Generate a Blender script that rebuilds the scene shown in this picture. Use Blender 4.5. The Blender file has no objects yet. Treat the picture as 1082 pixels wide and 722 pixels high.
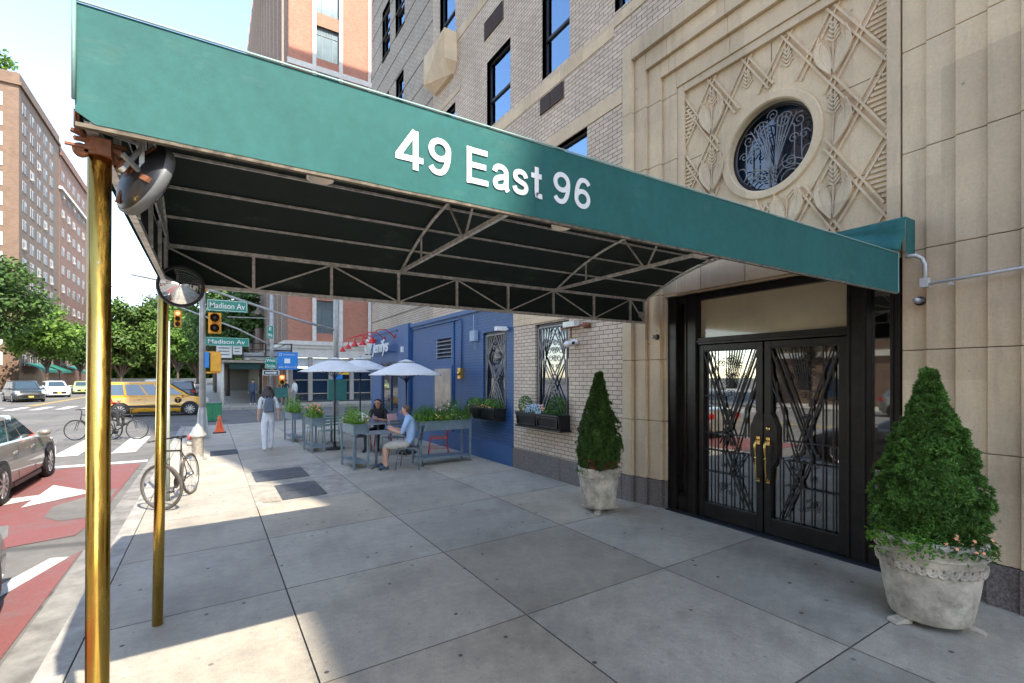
import bpy, math, random
from mathutils import Vector, Matrix, noise as mnoise
random.seed(7)
PI=math.pi
sc=bpy.context.scene
COL=sc.collection
# ------------------------------------------------------------------ materials
MATS={}
def newmat(name):
    m=bpy.data.materials.new(name); m.use_nodes=True
    nt=m.node_tree; b=nt.nodes['Principled BSDF']
    MATS[name]=m
    return m,nt,b
def N(nt,t,**k):
    n=nt.nodes.new(t)
    for a,v in k.items():
        if a in n.inputs: n.inputs[a].default_value=v
        else: setattr(n,a,v)
    return n
def ramp(nt,fac,c0,c1,p0=0.35,p1=0.65):
    r=nt.nodes.new('ShaderNodeValToRGB'); e=r.color_ramp.elements
    e[0].position=p0; e[1].position=p1; e[0].color=(*c0,1); e[1].color=(*c1,1)
    nt.links.new(fac,r.inputs[0]); return r.outputs[0]
def objco(nt): return nt.nodes.new('ShaderNodeTexCoord').outputs['Object']
def noise(nt,co,scale,detail=5,rough=.6,stretch=None):
    if stretch:
        mp=nt.nodes.new('ShaderNodeMapping'); mp.inputs['Scale'].default_value=stretch
        nt.links.new(co,mp.inputs[0]); co=mp.outputs[0]
    n=nt.nodes.new('ShaderNodeTexNoise'); n.inputs['Scale'].default_value=scale
    n.inputs['Detail'].default_value=detail; n.inputs['Roughness'].default_value=rough
    nt.links.new(co,n.inputs['Vector']); return n.outputs['Fac']
def mix(nt,fac,a,b,mode='MIX'):
    m=nt.nodes.new('ShaderNodeMix'); m.data_type='RGBA'; m.blend_type=mode
    for s,v in ((0,fac),(6,a),(7,b)):
        if hasattr(v,'links') or hasattr(v,'is_linked'): nt.links.new(v,m.inputs[s])
        elif s==0: m.inputs[0].default_value=v
        else: m.inputs[s].default_value=(*v,1)
    return m.outputs[2]
def bump(nt,b,h,strength=.3,dist=.01):
    n=nt.nodes.new('ShaderNodeBump'); n.inputs['Strength'].default_value=strength; n.inputs['Distance'].default_value=dist
    nt.links.new(h,n.inputs['Height']); nt.links.new(n.outputs[0],b.inputs['Normal'])
def mul(c,k): return tuple(min(1,x*k) for x in c)
def M(name,c,rough=.6,metal=0,var=.12,scale=6,bmp=0,bscale=60,coat=0,spec=.5,streak=None):
    """simple procedural material: base colour with noise variation and bump"""
    if name in MATS: return MATS[name]
    m,nt,b=newmat(name)
    co=objco(nt)
    f=noise(nt,co,scale,5,.65,streak)
    nt.links.new(ramp(nt,f,mul(c,1-var),mul(c,1+var)),b.inputs['Base Color'])
    b.inputs['Roughness'].default_value=rough; b.inputs['Metallic'].default_value=metal
    b.inputs['Coat Weight'].default_value=coat; b.inputs['Specular IOR Level'].default_value=spec
    if bmp: bump(nt,b,noise(nt,co,bscale,4,.6),bmp,.01)
    return m
def leafmat(name,c,var=.4,scale=3,trans=.25,rough=.55):
    m,nt,b=newmat(name)
    co=objco(nt)
    f=noise(nt,co,scale,3,.6)
    g=nt.nodes.new('ShaderNodeNewGeometry')
    base=ramp(nt,f,mul(c,1-var),mul(c,1+var),.3,.7)
    r2=ramp(nt,g.outputs['Random Per Island'],(.6,.65,.6),(1.45,1.38,1.2),0,1)
    colr=mix(nt,1.0,base,r2,'MULTIPLY')
    nt.links.new(colr,b.inputs['Base Color']); b.inputs['Roughness'].default_value=rough
    b.inputs['Specular IOR Level'].default_value=.3
    tr=nt.nodes.new('ShaderNodeBsdfTranslucent'); nt.links.new(colr,tr.inputs[0])
    mx=nt.nodes.new('ShaderNodeMixShader'); mx.inputs[0].default_value=trans
    out=nt.nodes['Material Output']
    nt.links.new(b.outputs[0],mx.inputs[1]); nt.links.new(tr.outputs[0],mx.inputs[2]); nt.links.new(mx.outputs[0],out.inputs[0])
    return m
def brickmat(name,c1,c2,mortar,axis='y',bw=.2,bh=.068,ms=.006,rough=.8,bmp=.5,grime=.15,off=.5):
    m,nt,b=newmat(name)
    co=objco(nt)
    s=nt.nodes.new('ShaderNodeSeparateXYZ'); nt.links.new(co,s.inputs[0])
    c=nt.nodes.new('ShaderNodeCombineXYZ')
    ad=nt.nodes.new('ShaderNodeMath'); ad.operation='ADD'; nt.links.new(s.outputs[0],ad.inputs[0]); nt.links.new(s.outputs[1],ad.inputs[1])
    nt.links.new(ad.outputs[0],c.inputs[0]); nt.links.new(s.outputs[2],c.inputs[1])
    bt=nt.nodes.new('ShaderNodeTexBrick'); bt.offset=off
    bt.inputs['Scale'].default_value=1; bt.inputs['Brick Width'].default_value=bw; bt.inputs['Row Height'].default_value=bh
    bt.inputs['Mortar Size'].default_value=ms; bt.inputs['Mortar Smooth'].default_value=.1; bt.inputs['Bias'].default_value=-.1
    bt.inputs['Color1'].default_value=(*c1,1); bt.inputs['Color2'].default_value=(*c2,1); bt.inputs['Mortar'].default_value=(*mortar,1)
    nt.links.new(c.outputs[0],bt.inputs['Vector'])
    f=noise(nt,co,.9,5,.7)
    g=ramp(nt,f,(1-grime,)*3,(1+grime*.5,)*3)
    f2=noise(nt,co,14,4,.7)
    g2=ramp(nt,f2,(.9,.9,.9),(1.06,1.06,1.06))
    nt.links.new(mix(nt,1.0,mix(nt,1.0,bt.outputs['Color'],g,'MULTIPLY'),g2,'MULTIPLY'),b.inputs['Base Color'])
    b.inputs['Roughness'].default_value=rough
    inv=nt.nodes.new('ShaderNodeMath'); inv.operation='SUBTRACT'; inv.inputs[0].default_value=1
    nt.links.new(bt.outputs['Fac'],inv.inputs[1])
    bump(nt,b,inv.outputs[0],bmp,.012)
    return m
def glassmat(name,tint=(.6,.7,.75),refl=.25,rough=.02,dark=(.01,.012,.015)):
    """window glass: sharp reflection over a see-through or dark base"""
    m,nt,b=newmat(name)
    out=nt.nodes['Material Output']
    tr=nt.nodes.new('ShaderNodeBsdfTransparent'); tr.inputs[0].default_value=(*tint,1)
    gl=nt.nodes.new('ShaderNodeBsdfGlossy'); gl.inputs['Roughness'].default_value=rough; gl.inputs[0].default_value=(.55,.76,1,1) if name=='sky_window_glass' else (1,1,1,1)  # sky windows: the blue of the reflected sky is tinted into the gloss
    lw=nt.nodes.new('ShaderNodeLayerWeight'); lw.inputs[0].default_value=.35
    ma=nt.nodes.new('ShaderNodeMath'); ma.operation='MULTIPLY_ADD'; ma.inputs[1].default_value=.6; ma.inputs[2].default_value=refl
    nt.links.new(lw.outputs['Fresnel'],ma.inputs[0]); ma.use_clamp=True
    mx=nt.nodes.new('ShaderNodeMixShader'); nt.links.new(ma.outputs[0],mx.inputs[0])
    nt.links.new(tr.outputs[0],mx.inputs[1]); nt.links.new(gl.outputs[0],mx.inputs[2]); nt.links.new(mx.outputs[0],out.inputs[0])
    nt.nodes.remove(b)
    return m
def darkglass(name,c=(.02,.03,.04),rough=.04,spec=1.0,coat=.6):
    m,nt,b=newmat(name)
    b.inputs['Base Color'].default_value=(*c,1); b.inputs['Roughness'].default_value=rough
    b.inputs['Specular IOR Level'].default_value=spec; b.inputs['Coat Weight'].default_value=coat; b.inputs['Coat Roughness'].default_value=.02
    f=noise(nt,objco(nt),.8,2); nt.links.new(ramp(nt,f,(.02,)*3,(.06,)*3),b.inputs['Roughness'])
    return m
# ------------------------------------------------------------------ mesh builder
class MB:
    def __init__(s): s.v=[]; s.f=[]; s.m=[]; s.mi=0; s.sm=[]; s.smooth=False
    def add(s,vs,fs):
        o=len(s.v); s.v+= [tuple(p) for p in vs]
        for f in fs: s.f.append(tuple(i+o for i in f)); s.m.append(s.mi); s.sm.append(s.smooth)
        return s
    def box(s,x0,x1,y0,y1,z0,z1):
        if x0>x1:x0,x1=x1,x0
        if y0>y1:y0,y1=y1,y0
        if z0>z1:z0,z1=z1,z0
        return s.add([(x0,y0,z0),(x1,y0,z0),(x1,y1,z0),(x0,y1,z0),(x0,y0,z1),(x1,y0,z1),(x1,y1,z1),(x0,y1,z1)],
          [(0,3,2,1),(4,5,6,7),(0,1,5,4),(1,2,6,5),(2,3,7,6),(3,0,4,7)])
    def bar(s,p0,p1,w,h=None,up=(0,0,1)):
        h=h or w; p0=Vector(p0);p1=Vector(p1); d=(p1-p0)
        if d.length<1e-6: return s
        d.normalize(); u=Vector(up)
        if abs(d.dot(u))>.98: u=Vector((0,1,0))
        a=d.cross(u).normalized(); b=a.cross(d).normalized()
        vs=[]
        for p in (p0,p1):
            for sa,sb in ((-1,-1),(1,-1),(1,1),(-1,1)): vs.append(p+a*sa*w/2+b*sb*h/2)
        return s.add(vs,[(0,1,2,3),(7,6,5,4),(0,4,5,1),(1,5,6,2),(2,6,7,3),(3,7,4,0)])
    def tube(s,pts,r,n=8,cap=True,closed=False):
        pts=[Vector(p) for p in pts]; k=len(pts)
        rs=r if isinstance(r,(list,tuple)) else [r]*k
        vs=[];fs=[]; pu=None
        for i,p in enumerate(pts):
            if closed: d=pts[(i+1)%k]-pts[i-1]
            else: d=(pts[min(i+1,k-1)]-pts[max(i-1,0)])
            if d.length<1e-9: d=Vector((0,0,1))
            d.normalize()
            if pu is None: u=Vector((0,0,1)) if abs(d.z)<.9 else Vector((1,0,0))
            else: u=pu
            a=(u-d*u.dot(d))
            if a.length<1e-6: a=d.orthogonal()
            a.normalize(); b=d.cross(a); pu=a
            for j in range(n):
                t=2*PI*j/n; vs.append(p+(a*math.cos(t)+b*math.sin(t))*rs[i])
        kk=k if closed else k-1
        for i in range(kk):
            for j in range(n):
                i2=(i+1)%k
                fs.append((i*n+j,i*n+(j+1)%n,i2*n+(j+1)%n,i2*n+j))
        if cap and not closed: fs.append(tuple(range(n-1,-1,-1))); fs.append(tuple((k-1)*n+j for j in range(n)))
        sm=s.smooth; s.smooth=True if n>6 else sm; s.add(vs,fs); s.smooth=sm
        return s
    def cyl(s,p0,p1,r0,r1=None,n=16): return s.tube([p0,p1],[r0,r0 if r1 is None else r1],n)
    def lathe(s,prof,c=(0,0,0),n=24,axis='z',amp=0,cnt=0,cap=False):
        vs=[];fs=[]
        for (r,z) in prof:
            for j in range(n):
                t=2*PI*j/n; rr=r*(1+amp*math.cos(cnt*t)) if r>0 else r
                a,b=rr*math.cos(t),rr*math.sin(t)
                p={'z':(a,b,z),'x':(z,a,b),'y':(a,z,b)}[axis]
                vs.append((c[0]+p[0],c[1]+p[1],c[2]+p[2]))
        for i in range(len(prof)-1):
            for j in range(n):
                q=(i*n+j,i*n+(j+1)%n,(i+1)*n+(j+1)%n,(i+1)*n+j)
                fs.append(q)
        if cap and prof[0][0]>1e-4: fs.append(tuple(range(n-1,-1,-1)))
        if cap and prof[-1][0]>1e-4: fs.append(tuple((len(prof)-1)*n+j for j in range(n)))
        sm=s.smooth; s.smooth=True; s.add(vs,fs); s.smooth=sm
        return s
    def prism(s,poly,axis,a,b):
        """poly of 2d points; axis x: (y,z); y: (x,z); z: (x,y)"""
        n=len(poly)
        def P(p,t): return {'x':(t,p[0],p[1]),'y':(p[0],t,p[1]),'z':(p[0],p[1],t)}[axis]
        vs=[P(p,a) for p in poly]+[P(p,b) for p in poly]
        fs=[tuple(range(n-1,-1,-1)),tuple(range(n,2*n))]+[(i,(i+1)%n,n+(i+1)%n,n+i) for i in range(n)]
        return s.add(vs,fs)
    def quad(s,a,b,c,d): return s.add([a,b,c,d],[(0,1,2,3)])
    def ball(s,c,r,n=12,m=8,sq=(1,1,1)):
        vs=[];fs=[]
        for i in range(m+1):
            ph=PI*i/m
            for j in range(n):
                t=2*PI*j/n; vs.append((c[0]+r*sq[0]*math.sin(ph)*math.cos(t),c[1]+r*sq[1]*math.sin(ph)*math.sin(t),c[2]+r*sq[2]*math.cos(ph)))
        for i in range(m):
            for j in range(n): fs.append((i*n+j,(i+1)*n+j,(i+1)*n+(j+1)%n,i*n+(j+1)%n))
        sm=s.smooth; s.smooth=True; s.add(vs,fs); s.smooth=sm
        return s
    def mesh(s,name,mat):
        me=bpy.data.meshes.new(name); me.from_pydata(s.v,[],s.f); me.update()
        ms=mat if isinstance(mat,(list,tuple)) else [mat]
        for m in ms: me.materials.append(m)
        me.polygons.foreach_set('material_index',s.m); me.polygons.foreach_set('use_smooth',s.sm)
        return me
    def build(s,name,mat,parent=None,W=False,bevel=0,loc=None,fixn=False):
        if W and parent is not None:
            l=parent.location; s.v=[(p[0]-l[0],p[1]-l[1],p[2]-l[2]) for p in s.v]
        if parent is None and loc is not None:
            s.v=[(p[0]-loc[0],p[1]-loc[1],p[2]-loc[2]) for p in s.v]
        me=s.mesh(name,mat)
        if fixn:
            import bmesh
            bm=bmesh.new(); bm.from_mesh(me); bmesh.ops.recalc_face_normals(bm,faces=bm.faces); bm.to_mesh(me); bm.free()
        o=bpy.data.objects.new(name,me); COL.objects.link(o)
        if parent is not None: o.parent=parent
        elif loc is not None: o.location=loc
        if bevel:
            bv=o.modifiers.new('bevel','BEVEL'); bv.width=bevel; bv.segments=2; bv.limit_method='ANGLE'
        return o
def tag(o,label,cat,group=None):
    o['label']=label; o['category']=cat
    if group: o['group']=group
    return o
def thing(name,label,cat,loc=(0,0,0),rz=0,group=None):
    o=bpy.data.objects.new(name,None); COL.objects.link(o); o.empty_display_size=.2
    o.location=loc; o.rotation_euler=(0,0,rz); return tag(o,label,cat,group)
def struct(name,mb,mat):
    o=mb.build(name,mat); o['kind']='structure'; return o
def kids(o): return [c for c in bpy.data.objects if c.parent==o]
def dup(o,loc=None,rz=None,label=None,parent=None):
    c=o.copy(); COL.objects.link(c)
    if parent is not None: c.parent=parent
    if loc is not None: c.location=loc
    if rz is not None: c.rotation_euler=(0,0,rz)
    if label: c['label']=label
    for k in kids(o): dup(k,parent=c)
    return c
def zg(x): return -.025*(5.4-x)       # pavement height
RZ=-.30                                # road height
# ------------------------------------------------------------------ palette
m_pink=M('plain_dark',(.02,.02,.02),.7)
# pavement: per-slab tint attribute + stains + gum spots
def pavement_mat():
    m,nt,b=newmat('pavement_concrete')
    co=objco(nt)
    at=nt.nodes.new('ShaderNodeAttribute'); at.attribute_name='slab_tint'
    f1=noise(nt,co,1.1,6,.7); f2=noise(nt,co,9,6,.75); f3=noise(nt,co,120,3,.7)
    base=ramp(nt,f1,(.31,.275,.22),(.52,.46,.365),.3,.7)
    base=mix(nt,1.0,base,at.outputs['Color'],'MULTIPLY')
    base=mix(nt,1.0,base,ramp(nt,f2,(.80,.80,.80),(1.12,1.12,1.1),.3,.7),'MULTIPLY')
    base=mix(nt,1.0,base,ramp(nt,f3,(.84,.84,.84),(1.12,1.12,1.12),.3,.7),'MULTIPLY')
    f4=noise(nt,co,.55,5,.8)
    base=mix(nt,ramp(nt,f4,(0,0,0),(.5,.5,.5),.55,.75),base,(.17,.16,.145))
    v=nt.nodes.new('ShaderNodeTexVoronoi'); v.voronoi_dimensions='2D'; v.inputs['Scale'].default_value=1.7; nt.links.new(co,v.inputs['Vector'])
    gm=noise(nt,co,.8,3,.6); base=mix(nt,mix(nt,1.0,ramp(nt,v.outputs['Distance'],(.9,.9,.9),(0,0,0),.024,.031),ramp(nt,gm,(0,0,0),(1,1,1),.42,.5),'MULTIPLY'),base,(.045,.045,.045))
    v2=nt.nodes.new('ShaderNodeTexVoronoi'); v2.voronoi_dimensions='2D'; v2.inputs['Scale'].default_value=3.1; nt.links.new(co,v2.inputs['Vector'])
    base=mix(nt,ramp(nt,v2.outputs['Distance'],(.3,.3,.3),(0,0,0),.030,.055),base,(.16,.15,.14))
    v3=nt.nodes.new('ShaderNodeTexVoronoi'); v3.feature='DISTANCE_TO_EDGE'; v3.voronoi_dimensions='2D'; v3.inputs['Scale'].default_value=.19
    wp=nt.nodes.new('ShaderNodeVectorMath'); wp.operation='MULTIPLY_ADD'; wp.inputs[1].default_value=(.5,.5,.5)
    nn_=nt.nodes.new('ShaderNodeTexNoise'); nn_.inputs['Scale'].default_value=1.7; nt.links.new(co,nn_.inputs['Vector']); nt.links.new(nn_.outputs['Color'],wp.inputs[0]); nt.links.new(co,wp.inputs[2]); nt.links.new(wp.outputs[0],v3.inputs['Vector'])
    pass
    f6=noise(nt,co,3.3,8,.85); base=mix(nt,ramp(nt,f6,(0,)*3,(.45,)*3,.58,.70),base,(.19,.17,.14))
    f5=noise(nt,co,260,2,.6); base=mix(nt,1.0,base,ramp(nt,f5,(.75,)*3,(1.18,)*3,.3,.7),'MULTIPLY')
    nt.links.new(base,b.inputs['Base Color'])
    nt.links.new(ramp(nt,f2,(.55,)*3,(.85,)*3),b.inputs['Roughness'])
    bump(nt,b,f3,.35,.004)
    return m
m_pave=pavement_mat()
m_joint=M('pavement_joint',(.07,.065,.06),.9)
m_kerb=M('kerb_stone',(.33,.31,.27),.8,var=.2,scale=5,bmp=.3)
def asphalt_mat():
    m,nt,b=newmat('asphalt')
    co=objco(nt)
    f1=noise(nt,co,.35,6,.7); f2=noise(nt,co,90,3,.8); f3=noise(nt,co,3,6,.75)
    base=ramp(nt,f1,(.105,.10,.09),(.165,.155,.14),.35,.65)
    base=mix(nt,1.0,base,ramp(nt,f2,(.7,.7,.7),(1.35,1.35,1.35),.3,.7),'MULTIPLY')
    base=mix(nt,1.0,base,ramp(nt,f3,(.85,.85,.85),(1.12,1.12,1.12)),'MULTIPLY')
    v=nt.nodes.new('ShaderNodeTexVoronoi'); v.feature='DISTANCE_TO_EDGE'; v.inputs['Scale'].default_value=.22; nt.links.new(co,v.inputs['Vector'])
    base=mix(nt,ramp(nt,v.outputs['Distance'],(.6,.6,.6),(0,0,0),.003,.008),base,(.03,.03,.03))
    nt.links.new(base,b.inputs['Base Color']); b.inputs['Roughness'].default_value=.85
    bump(nt,b,f2,.5,.006)
    return m
m_asph=asphalt_mat()
def paintmat(name,c,wear=.5,alt=(.11,.105,.10)):
    m,nt,b=newmat(name); co=objco(nt)
    f=noise(nt,co,2.2,8,.8); g=noise(nt,co,40,4,.8)
    w=mix(nt,.35,f,g) if False else f
    col=mix(nt,ramp(nt,f,(0,0,0),(.85,.85,.85),wear,wear+.12),mul(c,1),alt)
    col=mix(nt,1.0,col,ramp(nt,g,(.78,.78,.78),(1.12,1.12,1.12),.3,.7),'MULTIPLY')
    nt.links.new(col,b.inputs['Base Color']); b.inputs['Roughness'].default_value=.8
    return m
m_white=paintmat('road_paint_white',(.56,.54,.50),.53,(.22,.21,.20))
m_redp=paintmat('road_paint_red',(.20,.068,.062),.50,(.17,.10,.095))
m_yelp=paintmat('road_paint_yellow',(.62,.42,.08),.52)
def canvas(name,c,var=.08):
    m,nt,b=newmat(name); co=objco(nt)
    f=noise(nt,co,1.6,6,.7); g=noise(nt,co,6,5,.7,(1,1,.25))
    col=ramp(nt,f,mul(c,1-var),mul(c,1+var))
    col=mix(nt,1.0,col,ramp(nt,g,(.93,.93,.93),(1.05,1.05,1.05)),'MULTIPLY')
    w=nt.nodes.new('ShaderNodeTexWave'); w.inputs['Scale'].default_value=220; w.bands_direction='DIAGONAL'; nt.links.new(co,w.inputs['Vector'])
    nt.links.new(col,b.inputs['Base Color']); b.inputs['Roughness'].default_value=.62; b.inputs['Specular IOR Level'].default_value=.3
    d=noise(nt,co,22,5,.75); col=mix(nt,1.0,col,ramp(nt,d,(.86,.86,.86),(1.08,1.08,1.08),.3,.7),'MULTIPLY')
    e=noise(nt,co,1.3,6,.8,(1,1,2.5)); col=mix(nt,ramp(nt,e,(0,)*3,(.28,)*3,.56,.72),col,(.16,.21,.17))
    nt.links.new(col,b.inputs['Base Color'])
    ma=nt.nodes.new('ShaderNodeMath'); ma.operation='MULTIPLY_ADD'; ma.inputs[1].default_value=.10
    nt.links.new(w.outputs['Fac'],ma.inputs[0]); nt.links.new(noise(nt,co,2.2,4,.6,(1,1,.5)),ma.inputs[2])
    bump(nt,b,ma.outputs[0],.35,.02)
    return m
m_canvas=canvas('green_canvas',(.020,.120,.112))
m_lining=canvas('shade_toned_lining',(.022,.034,.029))  # canvas underside; the shade of the blocked light is put into its colour
m_frame=M('weathered_steel',(.72,.69,.63),.5,.35,var=.3,scale=18)
m_piping=M('pale_piping',(.25,.40,.37),.6)
def brass_mat():
    m,nt,b=newmat('aged_brass'); co=objco(nt)
    f=noise(nt,co,5,5,.6,(1,1,.25)); g=noise(nt,co,40,4,.7,(1,1,.2))
    col=ramp(nt,f,(.58,.36,.07),(.78,.53,.13),.3,.7)
    v=nt.nodes.new('ShaderNodeTexVoronoi'); v.inputs['Scale'].default_value=14; nt.links.new(co,v.inputs['Vector'])
    col=mix(nt,ramp(nt,v.outputs['Distance'],(.8,.8,.8),(0,0,0),.045,.07),col,(.75,.6,.35))
    nt.links.new(col,b.inputs['Base Color']); b.inputs['Metallic'].default_value=1
    nt.links.new(ramp(nt,g,(.13,)*3,(.30,)*3),b.inputs['Roughness'])
    bump(nt,b,f,.05,.01)
    return m
m_brass=brass_mat()
m_brassfit=M('polished_brass',(.75,.5,.16),.2,1,var=.15)
m_rust=M('rusty_clamp',(.25,.10,.05),.8,.3,var=.35,scale=20,bmp=.3)
m_galv=M('galvanised',(.42,.43,.43),.5,.7,var=.12)
m_black=M('black_metal',(.018,.017,.017),.4,.3,var=.3,scale=8)
m_bronze=M('dark_bronze',(.021,.017,.015),.38,.6,var=.25,scale=8)
m_iron=M('wrought_iron',(.035,.03,.028),.5,.5,var=.2)
m_grille=M('grey_painted_iron',(.20,.19,.185),.5,.3,var=.15)
def stone_mat(name,c,var=.14):
    m,nt,b=newmat(name); co=objco(nt)
    f=noise(nt,co,.9,6,.7); g=noise(nt,co,45,4,.7); h=noise(nt,co,2.4,6,.75,(1,1,.22))
    col=ramp(nt,f,mul(c,1-var),mul(c,1+var),.3,.7)
    col=mix(nt,1.0,col,ramp(nt,g,(.9,.9,.9),(1.07,1.07,1.07),.3,.7),'MULTIPLY')
    col=mix(nt,ramp(nt,h,(.0,)*3,(.4,)*3,.52,.78),col,mul((c[0],c[1]*.95,c[2]*.85),.62))
    v=nt.nodes.new('ShaderNodeTexVoronoi'); v.inputs['Scale'].default_value=3.3; nt.links.new(co,v.inputs['Vector'])
    col=mix(nt,ramp(nt,v.outputs['Distance'],(.5,)*3,(0,)*3,.04,.06),col,(.12,.10,.08))
    sp=nt.nodes.new('ShaderNodeSeparateXYZ'); nt.links.new(co,sp.inputs[0]); cb=nt.nodes.new('ShaderNodeCombineXYZ'); nt.links.new(sp.outputs[1],cb.inputs[0]); nt.links.new(sp.outputs[2],cb.inputs[1])
    bk=nt.nodes.new('ShaderNodeTexBrick'); bk.inputs['Scale'].default_value=1; bk.inputs['Brick Width'].default_value=.62; bk.inputs['Row Height'].default_value=.91; bk.inputs['Mortar Size'].default_value=0; bk.inputs['Color1'].default_value=(.88,.87,.86,1); bk.inputs['Color2'].default_value=(1.07,1.07,1.05,1); nt.links.new(cb.outputs[0],bk.inputs['Vector'])
    col=mix(nt,1.0,col,bk.outputs['Color'],'MULTIPLY')
    oi=nt.nodes.new('ShaderNodeObjectInfo'); col=mix(nt,1.0,col,ramp(nt,oi.outputs['Random'],(.92,.92,.93),(1.06,1.05,1.03),0,1),'MULTIPLY')
    k_=noise(nt,co,1.0,7,.8,(1,1,.12)); col=mix(nt,ramp(nt,k_,(0,)*3,(.42,)*3,.53,.70),col,(.27,.215,.15))
    nt.links.new(col,b.inputs['Base Color']); b.inputs['Roughness'].default_value=.85
    bump(nt,b,g,.3,.004)
    return m
m_stone=stone_mat('cast_stone',(.65,.505,.34))
m_stone2=stone_mat('band_stone',(.63,.49,.33))
m_granite=M('speckled_granite',(.17,.14,.125),.65,var=.5,scale=55,bmp=.3)
m_brick=brickmat('buff_brick',(.68,.545,.41),(.58,.455,.33),(.19,.145,.11))
m_brickg=brickmat('grey_buff_brick',(.50,.415,.32),(.42,.345,.26),(.13,.105,.08))
m_blueb=brickmat('blue_painted_brick',(.018,.085,.24),(.016,.075,.21),(.010,.04,.12),rough=.5,ms=.007,grime=.08)
m_blue=M('blue_paint',(.015,.078,.225),.45,var=.1)
m_bluedk=M('dark_blue_paint',(.02,.05,.12),.5,var=.1)
m_redbrick=brickmat('orange_red_brick',(.50,.20,.12),(.43,.15,.09),(.34,.24,.19),axis='x',grime=.1)
m_redbricky=brickmat('orange_red_brick_side',(.33,.15,.10),(.28,.12,.08),(.30,.22,.18),axis='y',grime=.1)
m_aptA=brickmat('tan_brown_brick',(.20,.122,.078),(.155,.095,.062),(.15,.12,.09),axis='y',bw=.5,bh=.16,grime=.12)
m_aptB=brickmat('red_brown_brick',(.24,.115,.07),(.19,.088,.055),(.17,.125,.095),axis='y',bw=.5,bh=.16,grime=.12)
m_limew=M('pale_limestone',(.62,.58,.52),.8,var=.1,scale=3)
m_glassd=darkglass('dark_window_glass',(.015,.03,.055))
def skyglass():
    return glassmat('sky_window_glass',(.75,.8,.85),.42,.02)
    m,nt,b=newmat('x')
    b.inputs['Base Color'].default_value=(.20,.42,.78,1); b.inputs['Metallic'].default_value=1
    f=noise(nt,objco(nt),.7,2); nt.links.new(ramp(nt,f,(.03,)*3,(.06,)*3),b.inputs['Roughness'])
    return m
m_glasss=skyglass()
m_glass=glassmat('door_glass',(.6,.62,.6),.24)
m_winfr=M('dark_bronze_window_frame',(.035,.03,.027),.5,.2)
m_whitep=M('white_window_paint',(.72,.71,.68),.6,var=.06)
m_concrete=M('stone_pot',(.47,.41,.32),.85,var=.42,scale=5,bmp=.6,bscale=40)
m_soil=M('potting_soil',(.05,.035,.025),.95)
m_yew=leafmat('evergreen_needles',(.10,.21,.045),.5,7,.2)
m_yew2=leafmat('dark_evergreen_needles',(.075,.145,.035),.5,7,.2)
m_leafL=leafmat('light_green_leaves',(.15,.30,.045),.3,5,.3)
m_leafM=leafmat('mid_green_leaves',(.07,.17,.035),.35,5,.3)
m_tree=leafmat('street_tree_leaves',(.065,.125,.032),.4,.5,.3)
m_tree2=leafmat('pale_tree_leaves',(.12,.22,.04),.35,.5,.3)
m_tree3=leafmat('park_tree_leaves',(.085,.15,.035),.45,.3,.3)
m_bark=M('bark',(.11,.08,.06),.9,var=.3,scale=8)
m_peach=M('peach_petals',(.85,.36,.18),.6)
m_redpet=M('dull_red_petals',(.30,.05,.03),.6)
m_bluepet=M('pale_blue_petals',(.35,.5,.65),.6)
m_yelpet=M('yellow_flower',(.75,.6,.15),.6)
m_whitepet=M('white_flower',(.7,.7,.68),.6)
m_planter=M('slate_blue_steel',(.16,.215,.25),.5,.3,var=.15)
m_sage=M('sage_green_chair_paint',(.20,.32,.27),.5,.2)
m_redch=M('red_chair_paint',(.42,.03,.03),.4,.1)
m_greych=M('grey_chair_paint',(.14,.165,.18),.45,.3)
m_umb=M('pale_grey_umbrella_fabric',(.72,.72,.70),.8,var=.06,scale=3)
m_skin=M('skin',(.55,.31,.22),.55,var=.06)
m_hair=M('dark_brown_hair',(.025,.014,.01),.5,var=.3,scale=40)
m_hairg=M('short_brown_hair',(.10,.06,.04),.6)
m_tyre=M('tyre_rubber',(.02,.02,.02),.8)
m_rim=M('alloy_rim',(.45,.45,.46),.3,.9)
m_lamp_r=None
def emit(name,c,s):
    m,nt,b=newmat(name); b.inputs['Base Color'].default_value=(*c,1)
    b.inputs['Emission Color'].default_value=(*c,1); b.inputs['Emission Strength'].default_value=s
    return m
m_redlamp=emit('lit_red_lens',(1,.06,.03),3.0)
m_sigyel=M('signal_yellow',(.75,.36,.02),.5,var=.08)
m_sggreen=M('street_sign_green',(.0,.22,.15),.4,var=.05)
m_sgwhite=M('sign_white',(.8,.8,.78),.5,var=.03)
m_sgblue=M('sign_blue',(.02,.22,.62),.5,var=.05)
m_letter=M('white_lettering',(.72,.73,.71),.7,var=.06,scale=12)
# ------------------------------------------------------------------ text
def textmesh(txt,size,ext=.001,off=0,shear=0,spacing=1,width=None,height=None):
    cu=bpy.data.curves.new('txt','FONT'); cu.body=txt; cu.size=size; cu.extrude=ext; cu.offset=off; cu.shear=shear
    cu.space_character=spacing; cu.align_x='LEFT'; cu.resolution_u=6
    o=bpy.data.objects.new('txt',cu); COL.objects.link(o)
    dg=bpy.context.evaluated_depsgraph_get(); dg.update()
    me=bpy.data.meshes.new_from_object(o.evaluated_get(dg))
    bpy.data.objects.remove(o); bpy.data.curves.remove(cu)
    xs=[v.co.x for v in me.vertices]; ys=[v.co.y for v in me.vertices]
    x0,x1,y0,y1=min(xs),max(xs),min(ys),max(ys)
    sx=width/(x1-x0) if width else 1; sy=height/(y1-y0) if height else (sx if width else 1)
    for v in me.vertices: v.co.x=(v.co.x-x0)*sx; v.co.y=(v.co.y-y0)*sy
    return me
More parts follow.
